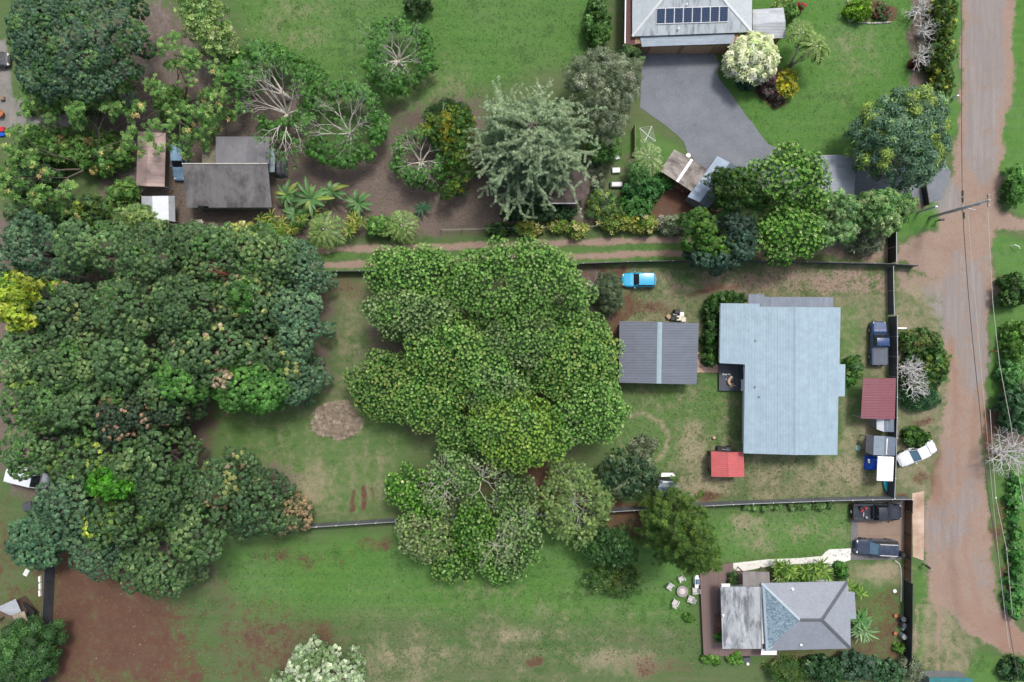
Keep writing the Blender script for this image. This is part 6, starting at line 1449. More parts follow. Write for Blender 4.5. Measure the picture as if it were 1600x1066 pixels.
strap_plant('bromeliad', 'star shaped red flower spike above the light green leaves', (371, 433), 12, 11.5, pal(((.36, .13, .11), 3), ((.28, .10, .09), 2)), 5, n=9, w=.07, droop=.3, cat='flower')
tree('round_tree', 'separate blue green dome shaped tree beside the dark left fence', 'tree', (54, 845, 44, 45), 3.4, 6.5, .8, pal(((.085, .19, .095), 4), ((.12, .25, .12), 3), ((.065, .145, .08), 2)), size=.19, tpl='ros4', puff=(.5, .28, 18), wob=.07)
tree('feathery_tree', 'feathery mid green tree at the bottom left corner', 'tree', [(-8, 985), (30, 978), (75, 985), (78, 1010), (62, 1045), (55, 1072), (-8, 1085)], 3, 6.2, .9, pal(((.05, .13, .035), 4), ((.08, .19, .05), 3), ((.04, .09, .03), 2)), tpl='fern', size=.42, dens=18)
# ------------------------------------------------------------ upper left
tree('broadleaf_tree', 'very large blue green dome tree at the top left corner', 'tree', [(8, 20), (30, -20), (200, -30), (205, 20), (216, 50), (196, 92), (172, 140), (130, 152), (80, 152), (30, 140), (14, 100), (6, 60)], 6, 11, 1.05, pal(((.060, .125, .072), 5), ((.090, .170, .092), 3), ((.11, .225, .07), 2.2), ((.055, .135, .04), 2)), size=.15, tpl='ros4', puff=(.48, .25, 18), fill=3)
tree('light_tree', 'elongated pale green tree at the top between dark mulch and lawn', 'tree', [(272, -10), (336, -10), (338, 22), (352, 42), (358, 66), (340, 92), (322, 74), (300, 58), (290, 34), (274, 16)], 4, 7.5, .75, LIGHT, size=.36, tpl='up5', dens=13)
OT = dict(tpl='ros6', size=.36)
bare_tree('open_tree', 'open crowned tree with visible limbs above the pinkish carport', (270, 150), 98, 6.5, OPEN, 21, nmain=8, depth=3, leafy=.8, tuft=.36, per=13, elev=(.3, .8), r0=.2, spread=.55, bark='bark', trunk_h=1.6, tpl='ros6')
bare_tree('open_tree', 'sprawling open crowned tree left of the pinkish carport', (122, 252), 112, 6.5, OPEN, 22, nmain=8, depth=3, leafy=.8, tuft=.36, per=14, elev=(.3, .75), r0=.2, spread=.55, bark='bark', trunk_h=1.6, tpl='ros6', azs=[150, 120, 95, 60, 175, 205, 235, 20])
bare_tree('open_tree', 'small open crowned tree above the old grey house', (338, 172), 44, 4.5, OPEN, 23, nmain=5, depth=2, leafy=.95, tuft=.38, per=9, elev=(.35, .9), r0=.1, bark='bark', trunk_h=1.2, tpl='ros6')
for o, z, p, l in (((262, 160, 26, 30), 4.2, OPEN, 'dense leafy shrub under the open tree by the mulch'), ((60, 330, 62, 22), 3.5, MANGO, 'dark shrub mass at left edge above the grove'), ((130, 325, 40, 22), 3.2, MIXG, 'mixed green shrub left of the arched tin canopy'), ((207, 345, 42, 24), 3.6, LIGHT, 'wispy light green shrub below the arched tin canopy'),
        ((310, 362, 34, 14), 3.0, GREY, 'grey green rounded shrub below the old grey house'), ((376, 360, 20, 12), 2.6, CROTON, 'small yellow green shrub right of the grey green one'), ((190, 300, 22, 22), 3.2, OPEN, 'green shrub between open tree and arched canopy'), ((150, 235, 45, 35), 3.6, OPEN, 'leafy undergrowth beneath the sprawling open tree'), ((70, 225, 45, 30), 4.2, OPEN, 'leafy outer bough of the sprawling open tree'),
        ((90, 165, 60, 12), 2.2, DEEP, 'dark hedge at the foot of the big corner tree'), ((40, 275, 45, 40), 3.4, pal(((.04, .10, .03), 3), ((.03, .075, .022), 3)), 'dark green shrub on the shaded lawn at left')):
    bush('leafy_shrub', l, o, z, p, lr=.6, size=.28, dens=15, tpl='ros5')
# bare centred trees
bare_tree('ring_tree', 'round tree with bare pale limbs inside a green leaf ring on the top lawn', (618, 84), 52, 6, BRIGHT, 31, nmain=12, depth=4, elev=(.35, 1.05), leafy=.3, tuft=.2, per=4, r0=.17, ring=dict(o=(622, 83, 57, 59), z0=1.8, z1=4.2, hole=(622, 83, 37), lr=.6, size=.22, dens=30))
bare_tree('ring_tree', 'pale branched tree with sparse leaves above the mulch, left of centre', (438, 168), 74, 6.5, BRIGHT, 32, nmain=10, depth=4, elev=(.3, .9), leafy=.3, tuft=.2, per=4, r0=.17, azs=[20, 50, 75, 100, 125, 145, 165, 250, 280, 305], ring=dict(o=[(352, 75), (400, 58), (455, 72), (500, 100), (515, 135), (490, 170), (440, 200), (470, 220), (430, 215), (395, 195), (395, 150), (345, 110)], z0=1.8, z1=4.0, hole=(430, 142, 44), lr=.6, size=.24, dens=26))
bare_tree('ring_tree', 'long limbed pale tree leaning over the mulch at upper left', (436, 138), 72, 5.5, BRIGHT, 36, nmain=4, depth=4, elev=(.2, .5), leafy=.4, tuft=.3, per=5, azs=[128, 150, 165, 178], r0=.17, trunk_h=1.5)
bare_tree('ring_tree', 'pale branched tree with green right rim between mulch and lawn', (540, 200), 62, 6.2, BRIGHT, 33, nmain=9, depth=4, elev=(.3, .95), leafy=.3, tuft=.2, per=4, r0=.17, ring=dict(o=[(510, 130), (545, 118), (580, 140), (602, 180), (598, 220), (575, 250), (530, 262), (480, 245), (470, 225), (500, 200)], z0=2, z1=4.4, hole=(540, 193, 43), lr=.6, size=.24, dens=26))
bare_tree('ring_tree', 'pale dead centred tree beside the dark yellow green thicket', (655, 248), 52, 5, BRIGHT, 34, nmain=8, depth=4, elev=(.3, .95), leafy=.3, tuft=.2, per=4, r0=.18, ring=dict(o=[(612, 215), (640, 205), (690, 215), (700, 270), (680, 300), (640, 290), (612, 262)], z0=1.6, z1=3.2, hole=(655, 243, 29), lr=.55, size=.22, dens=24))
tree('thicket', 'dense dark thicket with yellowish leaves right of the pale dead tree', 'tree', [(640, 200), (690, 165), (738, 172), (742, 215), (744, 260), (722, 300), (690, 308), (700, 262), (690, 222)], 2.5, 5.2, .75, pal(((.04, .095, .015), 5), ((.09, .15, .02), 3), ((.20, .20, .02), 1.2)), size=.28, tpl='up5', dens=16)
bush('fan_shrub', 'dark green fan leaved shrub at the upper edge of the thicket', (700, 176, 34, 18), 3.6, DEEP, lr=.5, tpl='strap', size=.6, dens=9)
bush('leafy_shrub', 'dark shrub cut by the top edge of the photo', (652, 4, 24, 14), 2.2, DEEP, lr=.4)
bush('leafy_shrub', 'tall thin shrub row beside the solar panel house', (935, 30, 18, 42), 3, pal(((.05, .13, .02), 3), ((.09, .19, .04), 2)), lr=.5, tpl='ros4', size=.3, gap=.35)
# grey green conifer and its neighbours
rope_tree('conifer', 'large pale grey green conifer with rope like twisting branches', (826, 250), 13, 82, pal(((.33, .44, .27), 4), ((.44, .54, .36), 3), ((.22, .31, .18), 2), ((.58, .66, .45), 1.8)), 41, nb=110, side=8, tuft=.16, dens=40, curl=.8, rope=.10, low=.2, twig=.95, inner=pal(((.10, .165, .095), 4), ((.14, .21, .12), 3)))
tree('wispy_tree', 'wispy grey green tree left of the asphalt driveway', 'tree', [(882, 110), (905, 75), (940, 66), (975, 78), (1004, 92), (1006, 130), (985, 170), (980, 205), (950, 225), (915, 200), (895, 160)], 3.4, 7, .75, GREY, size=.34, tpl='fern', dens=15)
bush('leafy_shrub', 'dark green shrub against the corner of the solar panel house', (985, 88, 20, 18), 3.2, DEEP, lr=.5)
tree('young_tree', 'fresh green feathery young tree beside the white tubs', 'tree', (947, 228, 22, 24), 2.2, 4.6, .55, pal(((.07, .19, .04), 4), ((.12, .26, .06), 3)), tpl='fern', size=.36, dens=16)
palm('palm', 'small pale fronded palm below the clothes line', (1012, 262), (1014, 246), 3.2, 30, pal(((.30, .36, .18), 3), ((.20, .30, .10), 3), ((.12, .22, .06), 2)), 43, nf=11, lw=.05)
tree('young_tree', 'delicate green young tree below the small palm', 'tree', (1000, 270, 17, 17), 1.6, 3.4, .45, pal(((.06, .15, .04), 3), ((.09, .21, .06), 2)), tpl='fern', size=.3)
for o, z, p, l, t in (((1010, 292, 30, 20), 2.6, pal(((.04, .14, .035), 4), ((.07, .20, .05), 2)), 'broad leaved green shrub left of the firewood heap', 'ros4'), ((995, 322, 26, 16), 2.2, pal(((.05, .16, .03), 4), ((.08, .21, .05), 2)), 'broad leaved green shrub under the firewood heap', 'ros4'), ((945, 320, 30, 24), 2.4, MIXG, 'thin leaved weedy shrub right of the flat brown shelter', 'fern'), ((930, 262, 14, 40), 1.8, GREY, 'grey weedy strip of shrubs above the bathtub', 'fern'), ((1040, 280, 12, 12), 1.2, BRIGHT, 'small green shrub at the rusty roof corner', 'ros4'), ((840, 330, 60, 16), 1.6, pal(((.03, .08, .03), 3), ((.05, .11, .04), 2)), 'dark undergrowth below the grey green conifer', 'ros5')):
    bush('leafy_shrub', l, o, z, p, lr=.5, tpl=t, size=.36 if t == 'ros4' else .3, dens=12)
# croton row above the lane
for i, (o, l, z) in enumerate((((827, 357, 20, 10), 'yellow green croton leftmost in the row above the lane', 1.5), ((872, 352, 13, 9), 'yellow green croton second from left above the lane', 1.4), ((903, 359, 13, 11), 'yellow green croton third from left above the lane', 1.6), ((962, 345, 25, 15), 'big pale yellow croton above the lane, left of two', 1.9), ((1005, 349, 22, 13), 'big pale yellow croton above the lane, right of two', 1.9), ((1048, 351, 24, 12), 'grey green croton beside the bright tree above the lane', 1.6), ((785, 358, 22, 8), 'dark low croton at the left end of the lane hedge', 1.2))):
    bush('croton', l, o, z, GREY if 'grey' in l else DEEP if 'dark' in l else CROTON, lr=.4, group='crotons above the lane', tpl='up5', size=.36, dens=13)
# banana plants and dracaenas
BAN = pal(((.075, .18, .05), 4), ((.12, .24, .08), 3), ((.18, .29, .12), 1.5), ((.20, .26, .05), .6))
for i, (x, y, R, n, l, hh) in enumerate(((488, 312, 46, 17, 'broad leaved banana plant with pale arching leaves right of the house', 3.6), (450, 306, 34, 13, 'banana plant at the corner of the old grey house', 3.0), (462, 335, 34, 13, 'banana plant in front of the yellow plants', 2.6), (560, 318, 32, 13, 'banana plant standing apart on the mulch', 2.2), (520, 300, 36, 12, 'banana plant at upper right of the banana clump', 3.0))):
    strap_plant('banana_plant', l, (x, y), R*.8, hh, BAN, 50+i, n=n, w=.21, droop=1.0, group='banana plants by the old house', ncol=8)
YEL = pal(((.30, .32, .05), 3), ((.18, .28, .04), 4), ((.09, .20, .03), 3), ((.42, .38, .10), 1.2))
for i, (x, y, l) in enumerate(((424, 345, 'yellow green dracaena clump at the left of the banana plants'), (445, 360, 'yellow green dracaena clump above the grove, middle'), (412, 364, 'yellow green dracaena clump touching the grove'), (462, 345, 'yellow green dracaena clump below the banana plants'), (556, 352, 'yellow green dracaena clump beside the white trunk'))):
    strap_plant('dracaena', l, (x, y), 15, 2.4, YEL, 60+i, n=13, w=.055, heads=7, spread=.75, group='yellow dracaenas above the lane')
palm('fern_palm', 'light green feathery palm above the lane, left one', (505, 360), (505, 358), 2.6, 33, pal(((.17, .27, .07), 4), ((.25, .34, .11), 3), ((.09, .18, .04), 2)), 66, nf=14, pinnae=20, lw=.06)
palm('fern_palm', 'light green feathery palm above the lane, right one', (628, 355), (627, 352), 2.4, 30, pal(((.17, .27, .07), 4), ((.25, .34, .11), 3), ((.09, .18, .04), 2)), 67, nf=14, pinnae=20, lw=.06)
bush('leafy_shrub', 'leafy shrub beside the white trunk above the lane', (592, 352, 20, 16), 2.2, OPEN, lr=.45, tpl='ros4', size=.3)
strap_plant('star_plant', 'dark green star shaped plant on the mulch', (660, 325), 18, 1.2, pal(((.025, .10, .04), 3), ((.04, .14, .06), 2)), 70, n=10, w=.13, droop=.5)
strap_plant('star_plant', 'dark star shaped plant on bare soil below the big canopy', (860, 762), 17, 1.2, pal(((.03, .11, .055), 3), ((.045, .15, .075), 2)), 71, n=12, w=.11, droop=.5)
q = P3(597, 353, 0); m = MB(); m.tube([q, (q[0]+.15, q[1]-.2, .9), (q[0]+.55, q[1]-.6, 1.1)], [.12, .11, .09], 7); tag(m.build('stump', MAT['white'], loc=q), 'short white painted trunk leaning above the lane', 'stump')
# ------------------------------------------------------------ upper right
RT = dict(tpl='up5', size=.21, dens=24, squash=.75, seasoned=.22, lobe_mix=.4, zj=.2, dot=(.44, .25, D4))
tree('round_tree', 'round vivid green tree left of the grey seamed carport', 'tree', (1240, 276, 60, 46), 4.5, 8.5, .85, DOTV, **RT)
tree('round_tree', 'round vivid green tree over the lane, right of the dark tree', 'tree', (1240, 364, 56, 44), 4, 7.5, .75, DOTV, **RT)
tree('dense_tree', 'dark glossy tree overhanging the long blue shed', 'tree', [(1110, 272), (1135, 260), (1160, 262), (1185, 275), (1190, 310), (1165, 322), (1130, 318), (1120, 300)], 4, 7.5, .7, pal(((.03, .085, .014), 5), ((.055, .13, .02), 3), ((.10, .17, .03), 1)), tpl='up5', size=.3, dens=18)
tree('dense_tree', 'yellowish green dense tree below the long blue shed', 'tree', [(1068, 335), (1100, 328), (1125, 345), (1118, 370), (1140, 375), (1138, 398), (1105, 400), (1078, 390)], 3.6, 6.6, .75, pal(((.045, .13, .012), 4), ((.08, .18, .02), 3), ((.03, .09, .012), 2)), tpl='ros4', size=.19, puff=(.55, .3, 18))
tree('dense_tree', 'dark blue green tree over the low fence beside the yellowish one', 'tree', [(1130, 342), (1165, 335), (1180, 355), (1178, 390), (1150, 410), (1128, 422), (1085, 405), (1075, 392), (1110, 398), (1140, 392)], 3.6, 6.8, .85, pal(((.035, .085, .05), 4), ((.05, .11, .065), 3), ((.03, .065, .04), 2)), size=.19, tpl='ros4', puff=(.55, .3, 18))
strap_plant('banana_plant', 'banana plant squeezed between the two round vivid trees', (1172, 326), 30, 4.5, BAN, 72, n=10, w=.26, droop=.7, ncol=8)
strap_plant('banana_plant', 'banana plant with dry leaves below the dark glossy tree', (1132, 330), 24, 3.2, pal(((.07, .20, .04), 4), ((.32, .24, .15), 2)), 73, n=10, w=.20, droop=.8, ncol=8)
LT = dict(tpl='ros6', size=.36, dens=15)
tree('pale_tree', 'light green clumped tree between round tree and end fence', 'tree', (1314, 338, 34, 42), 3.6, 6.6, .7, pal(((.11, .24, .08), 4), ((.19, .33, .12), 3), ((.32, .43, .19), 1.6)), **LT)
tree('pale_tree', 'light green clumped tree beside the utility pole', 'tree', [(1338, 318), (1360, 298), (1395, 294), (1425, 305), (1442, 318), (1425, 335), (1415, 355), (1385, 362), (1350, 352)], 3.6, 6.8, .7, pal(((.11, .24, .07), 4), ((.19, .34, .11), 3), ((.32, .44, .18), 1.6)), **LT)
bush('twiggy_shrub', 'twiggy grey green shrub over the dark lane end', (1355, 372, 40, 22), 2.8, GREY, lr=.5, tpl='fern', size=.34, dens=9, gap=.2)
tree('ferny_tree', 'big ferny tree with dark blue green and yellow sprays near the road', 'tree', [(1342, 195), (1362, 165), (1400, 140), (1440, 122), (1482, 140), (1494, 175), (1492, 235), (1475, 275), (1440, 292), (1395, 275), (1360, 252), (1345, 222)], 4, 9, .62, FERN, tpl='fern', size=.5, dens=13, lobe_mix=.8, seasoned=.22, zj=.5)
for o, z, l in (((1478, 25, 15, 40), 2.6, 'yellow flecked shrub by the road, topmost'), ((1474, 85, 18, 32), 2.6, 'yellow flecked shrub by the road, middle'), ((1478, 125, 15, 22), 2.4, 'yellow flecked shrub by the road above the ferny tree')):
    bush('hedge_shrub', l, o, z, pal(((.045, .10, .014), 5), ((.10, .16, .02), 3), ((.34, .33, .03), .9)), lr=.5, group='yellow flecked roadside shrubs', tpl='ros4', size=.3, dens=13)
SB = dict(leafy=0, bark='silver_bark', spread=.95, elev=(.35, 1.2), r0=.17, trunk_h=.7, kids=(3, 3), shrink=.66, reach=.36)
for i, (x, y, R, l) in enumerate(((1440, 12, 30, 'leafless silver branched tree beside the shrubs, topmost of three'), (1448, 45, 30, 'leafless silver branched tree beside the shrubs, middle of three'), (1440, 88, 32, 'leafless silver branched tree beside the shrubs, lowest of three'))):
    bare_tree('silver_tree', l, (x, y), R, 2.6, None, 80+i, 'leafless silver trees on the top lawn', nmain=8, depth=3, **SB)
bush('red_shrub', 'small dark red shrub at the edge of the top lawn', (1432, 98, 8, 7), .9, pal(((.16, .025, .015), 3), ((.10, .02, .015), 2)), lr=.3)
SVT = dict(SB); SVT['r0'] = .2
bare_tree('silver_tree', 'silver leafless tree on the verge outside the tall fence, upper part', (1424, 575), 36, 3.2, None, 84, nmain=10, depth=3, **SVT)
bare_tree('silver_tree', 'silver leafless tree on the verge outside the tall fence, lower part', (1432, 603), 34, 2.8, None, 85, nmain=9, depth=3, **SVT)
bare_tree('silver_tree', 'large white leafless tree at the right edge of the photo', (1582, 710), 56, 4.2, None, 86, nmain=12, depth=4, **SVT)
for o, z, p, l, t in (((1440, 533, 32, 20), 1.8, pal(((.06, .14, .03), 3), ((.12, .19, .05), 2), ((.20, .21, .06), .7)), 'leafy verge shrub above the silver tree', 'ros4'), ((1464, 570, 20, 32), 2.0, pal(((.06, .15, .03), 3), ((.14, .22, .04), 2)), 'leafy verge shrub right of the silver tree', 'ros4'), ((1440, 585, 30, 40), 1.1, DEEP, 'dark undergrowth beneath the silver tree', 'ros5'), ((1440, 622, 28, 16), 1.4, pal(((.04, .12, .045), 3), ((.07, .17, .07), 2)), 'blue green leafy plants below the silver tree', 'strap'), ((1434, 684, 19, 14), 1.6, pal(((.035, .10, .012), 4), ((.08, .18, .02), 2)), 'compact green bush touching the white sedan', 'ros4'),
        ((1336, 575, 14, 16), 1.5, pal(((.05, .14, .03), 3), ((.11, .20, .04), 2)), 'green shrub between the large house and maroon carport', 'ros4'), ((1330, 592, 10, 10), 1.2, BRIGHT, 'small green shrub below it by the house step', 'ros4')):
    bush('verge_shrub', l, o, z, p, lr=.45, tpl=t, size=.34 if t != 'strap' else .6, dens=12 if t != 'strap' else 8)
# garden by the solar panel house
tree('cream_shrub', 'rounded cream leaved shrub at the head of the driveway', 'shrub', (1180, 86, 37, 37), 2.0, 4.6, .55, CREAM, tpl='ros6', size=.5, dens=12, wob=.06, lobe_mix=.3, rj=(.75, 1.25), upness=1.0, fill=2)
palm('palm', 'twin trunked palm leaning over the top right lawn', (1234, 104), (1258, 52), 4.2, 25, pal(((.10, .19, .035), 4), ((.18, .28, .06), 3), ((.26, .35, .12), 1)), 75, nf=10, lw=.10, pinnae=26, trunks=[(P(1255, 50, 4.2), 4.2), (P(1277, 72, 4.6), 4.6)], curve=.2)
bush('gold_shrub', 'golden yellow shrub below the twin trunked palm', (1231, 131, 17, 22), 1.8, GOLD, lr=.35, tpl='up5', size=.26)
bush('purple_shrub', 'dark purple leaved shrub under the cream shrub, upper', (1203, 132, 13, 16), 1.4, PURPLE, lr=.35); bush('purple_shrub', 'dark purple leaved shrub beside the golden shrub, lower', (1218, 150, 12, 13), 1.2, PURPLE, lr=.3)
bush('leafy_shrub', 'dark green shrub directly below the cream shrub', (1172, 122, 16, 14), 1.6, pal(((.03, .09, .05), 3), ((.05, .13, .07), 2)), lr=.35)
bush('leafy_shrub', 'leafy shrub with a pink bloom behind the little outbuilding', (1228, 12, 22, 14), 2.0, OPEN, lr=.4)
bush('flower_shrub', 'crimson flowering plant at the top right lawn corner', (1251, 9, 6, 6), 1.2, pal(((.42, .03, .06), 2), ((.06, .13, .03), 2)), lr=.25)
bush('lime_shrub', 'lime green shrub in the edged bed on the top lawn', (1345, 12, 19, 16), 1.6, pal(((.18, .33, .02), 4), ((.11, .25, .02), 3)), lr=.4, tpl='up5', size=.26)
bush('bronze_shrub', 'low bronze leaved plants in the edged bed', (1378, 18, 14, 13), .7, pal(((.14, .05, .04), 2), ((.06, .13, .04), 2), ((.2, .16, .1), 1)), lr=.3)
for i, (a, b_) in enumerate((((1324, 0), (1325, 32)), ((1325, 33), (1360, 37)), ((1361, 37), (1392, 35)))):
    m = MB(); rg = np.random.default_rng(i); n = 12
    for k in range(n):
        t = (k+.5)/n; x, y = P(a[0]+(b_[0]-a[0])*t, a[1]+(b_[1]-a[1])*t); m.lathe((x, y, 0), [(.10, -.02), (.12*rg.uniform(.8, 1.2), .1), (.05, .17)], 7)
    c = P(*a); tag(m.build('stone_edging', MAT['concrete'], loc=(c[0], c[1], 0)), ('stone edging on the left side of the garden bed', 'stone edging on the lower side of the bed, left half', 'stone edging on the lower side of the bed, right half')[i], 'edging')
# right edge
for o, z, p, l in (((1590, 455, 24, 26), 2.6, pal(((.025, .075, .012), 4), ((.05, .12, .02), 2)), 'dark rounded shrub at the right edge below the mailboxes'), ((1596, 535, 14, 30), 2.8, pal(((.09, .21, .03), 3), ((.13, .26, .05), 2)), 'bright green shrub at the right edge by the grey mailbox'), ((1584, 585, 14, 22), 2.2, pal(((.06, .17, .04), 3), ((.09, .22, .06), 2)), 'leafy green shrub below the grey mailbox'), ((1592, 640, 18, 40), 3.0, pal(((.03, .09, .035), 3), ((.05, .13, .05), 2)), 'dark hedge clump above the white leafless tree'),
        ((1592, 290, 12, 30), 2.6, BRIGHT, 'bright shrub at right edge beside the paired mailboxes'), ((1591, 780, 10, 40), 1.5, pal(((.055, .19, .04), 3), ((.10, .26, .06), 2), ((.16, .30, .09), 1)), 'green roadside hedge plant below the white leafless tree'), ((1591, 858, 10, 40), 1.4, pal(((.055, .19, .04), 3), ((.10, .26, .06), 2), ((.16, .30, .09), 1)), 'green roadside hedge plant in the middle of the right edge hedge'), ((1591, 928, 12, 36), 1.7, pal(((.05, .18, .04), 3), ((.09, .24, .055), 2)), 'green roadside hedge plant at the lower end of the hedge'), ((1592, 1050, 22, 18), 1.6, pal(((.03, .09, .03), 3), ((.06, .13, .03), 2)), 'dark shrub at the bottom right corner')):
    bush('roadside_shrub', l, o, z, p, gap=.3 if 'roadside hedge' in l else 0.0, lr=.55, tpl='ros4', size=.32, dens=13)
# ------------------------------------------------------------ the central canopy
CT = dict(tpl='up5', size=.19, dens=26, squash=.6, seasoned=.22, bark='bark', lobe_mix=.3, zj=.12, rj=(.55, .98), fill=6)
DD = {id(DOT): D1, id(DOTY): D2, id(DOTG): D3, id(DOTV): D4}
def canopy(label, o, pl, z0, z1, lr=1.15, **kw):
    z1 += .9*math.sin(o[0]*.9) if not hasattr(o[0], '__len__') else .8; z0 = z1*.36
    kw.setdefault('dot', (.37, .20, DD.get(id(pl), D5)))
    if not hasattr(o[0], '__len__'): o = (o[0], o[1], o[2]*1.04, o[3]*1.06)
    k = dict(CT); k.update(kw); return tree('canopy_tree', label, 'tree', o, z0, z1, lr, pl, 'broad crowned trees of the central canopy', rad=.26, **k)
canopy('bright rounded crown at the upper left of the central canopy, by the lane', (646, 428, 68, 42), DOT, 4.5, 8.2)
canopy('biggest rounded bright crown at the top of the central canopy', [(705, 450), (720, 400), (770, 378), (820, 372), (870, 388), (905, 415), (925, 450), (928, 480), (890, 500), (850, 495), (820, 515), (760, 508), (720, 485)], DOT, 5.5, 10.5, 1.3)
canopy('mid green crown at the left side of the central canopy', (645, 490, 68, 42), DOTG, 4.5, 8.2)
canopy('yellow green speckled crown in the heart of the central canopy', (712, 552, 72, 56), DOTY, 5.5, 9.5)
canopy('greyish thinning crown in the canopy centre, below the biggest one', (768, 580, 50, 62), DOTG, 5, 9)
canopy('mid green crown between biggest crown and right rim of the canopy', (820, 535, 62, 44), DOTG, 5.5, 9.5)
canopy('large olive tinged crown on the right of the central canopy by the garage', (892, 566, 76, 62), DOTY, 5.5, 10)
canopy('bright crown at the lower right of the central canopy', (918, 632, 58, 62), DOT, 4.5, 8.5)
canopy('brightest yellow green crown at the bottom of the central canopy', [(728, 655), (770, 625), (820, 612), (860, 640), (890, 680), (885, 715), (840, 735), (800, 738), (760, 718), (735, 690)], pal(((.046, .115, .015), 4), ((.065, .145, .02), 3)), 4.5, 8.8)
canopy('olive crown at the lower left corner of the central canopy', (598, 606, 48, 48), DOTY, 3.5, 7)
canopy('mid green crown low between the olive corner and the yellow one', (670, 622, 58, 46), DOTY, 4, 7.8)
canopy('small darker crown at the underside of the canopy above the lawn', (720, 680, 34, 28), DOT, 2.5, 5.2, .9)
canopy('thin crowned tree on the right shoulder of the canopy above the garage', [(900, 500), (925, 490), (948, 505), (946, 530), (965, 560), (940, 560), (910, 540)], DOT, 3.5, 6.5, .9)
bush('grey_shrub', 'rounded grey green shrub beside the sky blue hatchback', (952, 458, 23, 32), 3.4, pal(((.075, .11, .055), 4), ((.10, .14, .075), 3), ((.13, .17, .08), 1)), lr=.55, tpl='fern', size=.3, dens=20)
bare_tree('dead_shrub', 'dead grey twigs between big canopy and grey green shrub', (928, 442), 22, 3.5, None, 90, nmain=6, depth=3, leafy=0, bark='silver_bark', r0=.05)
# ------------------------------------------------------------ south trees
ST = dict(tpl='up5', size=.21, dens=22, seasoned=.25, lobe_mix=.3)
def south(label, o, pl, z0, z1, lr=.8, **kw):
    k = dict(ST); k['dot'] = (.40, .20, DD.get(id(pl), D3)); k.update(kw); return tree('mixed_tree', label, 'tree', o, z0, z1, lr, pl, 'leafy trees along the grey fence', **k)
south('bright leafy tree at the left of the south group, above the fence', [(600, 755), (628, 735), (660, 742), (690, 770), (692, 805), (650, 808), (612, 785)], DOTV, 3, 6.2)
south('leafy tree with dead grey twigs at the top of the south group', (710, 738, 42, 36), DOTG, 3.5, 7, gap=.3, fill=3)
south('pale speckled tree at the lower left of the south group', [(615, 820), (645, 802), (700, 812), (722, 840), (705, 875), (665, 882), (630, 860)], pal(((.06, .10, .04), 4), ((.18, .22, .09), 3), ((.32, .35, .17), 2)), 3, 6.2)
south('vivid yellow green tree in the centre of the south group', (742, 832, 34, 48), DOTV, 3.5, 7)
south('olive tipped tree at the bottom tip of the south group', (708, 888, 32, 20), DOTY, 2.5, 5)
south('yellow green tree with bare twigs on the right of the south group', (808, 838, 38, 62), DOTG, 3, 6.5, gap=.2, fill=3)
south('dark leafy tree at upper right of the south group by bare soil', (800, 775, 32, 32), DOTG, 3, 6, gap=.25, fill=3)
south('mid green low tree at lower right of the south group', (785, 885, 36, 24), DOT, 2.5, 4.6)
for i, (x, y, R, l) in enumerate(((695, 748, 40, 'dead grey branched tree at the upper left of the south group'), (752, 745, 42, 'dead grey branched tree at the upper right of the south group'), (775, 848, 34, 'dead grey branched tree low in the south group'), (806, 812, 32, 'dead grey branched tree at the right of the south group'))):
    bare_tree('dead_tree', l, (x, y), R, 7.5, D3, 95+i, nmain=8, depth=4, leafy=.12, tuft=.17, per=4, tpl='up5', bark='pale_bark', r0=.095, trunk_h=5.5, elev=(.3, .9), spread=.7)
bare_tree('forking_tree', 'forking grey limbed tree with yellow green tufts below the grey fence', (897, 790), 56, 5.5, pal(((.14, .24, .06), 3), ((.25, .34, .11), 3), ((.09, .16, .045), 2)), 101, nmain=10, depth=4, leafy=.9, tuft=.21, per=6, bark='silver_bark', spread=.6, r0=.14, elev=(.4, 1.0), trunk_h=1.8)
tree('dark_tree', 'dark green leafy tree on the lawn right of the forking grey tree', 'tree', [(900, 835), (940, 822), (985, 835), (998, 870), (975, 890), (930, 885), (905, 862)], 2.4, 5.4, .75, pal(((.03, .085, .022), 5), ((.05, .13, .03), 3), ((.08, .17, .05), 1)), tpl='up5', size=.28, dens=16)
bush('fine_shrub', 'fine leaved light green shrub below the dark lawn tree', (960, 912, 44, 26), 2.6, pal(((.06, .14, .03), 3), ((.11, .19, .05), 3), ((.17, .23, .05), 1)), lr=.55, tpl='fern', size=.32, dens=11, gap=.2)
tree('dark_tree', 'dark spotted tree left of the slate shed by the fence', 'tree', [(938, 735), (965, 705), (1000, 712), (1030, 730), (1032, 760), (1000, 775), (965, 782), (940, 765)], 2.6, 5.4, .7, pal(((.03, .07, .03), 5), ((.06, .11, .05), 3), ((.17, .21, .11), .8)), tpl='ros4', size=.27, dens=16)
bush('leafy_shrub', 'grey green low shrub inside the ring of bare ground', (1005, 700, 24, 20), 1.0, GREY, lr=.4, tpl='fern', size=.3, dens=9, gap=.3)
rope_tree('column_conifer', 'tall olive green conifer rising between grey fence and timber deck', (1036, 800), 19, 56, pal(((.080, .165, .030), 4), ((.13, .225, .045), 3), ((.06, .125, .025), 3), ((.24, .32, .05), .9)), 44, nb=150, side=6, tuft=.32, dens=17, curl=.25, rope=.2, low=.10, droop=.25, profile=lambda f: (1.0-.70*max(0, (f-.15)/.85)) if f < .95 else .34*(1-f)/.05)
bare_tree('dead_tree', 'dead white twigs on the right flank of the olive conifer', (1047, 810), 24, 8, None, 103, nmain=7, depth=3, leafy=0, bark='silver_bark', r0=.07, trunk_h=12.5, elev=(.0, .7), spread=.7, zref=0)
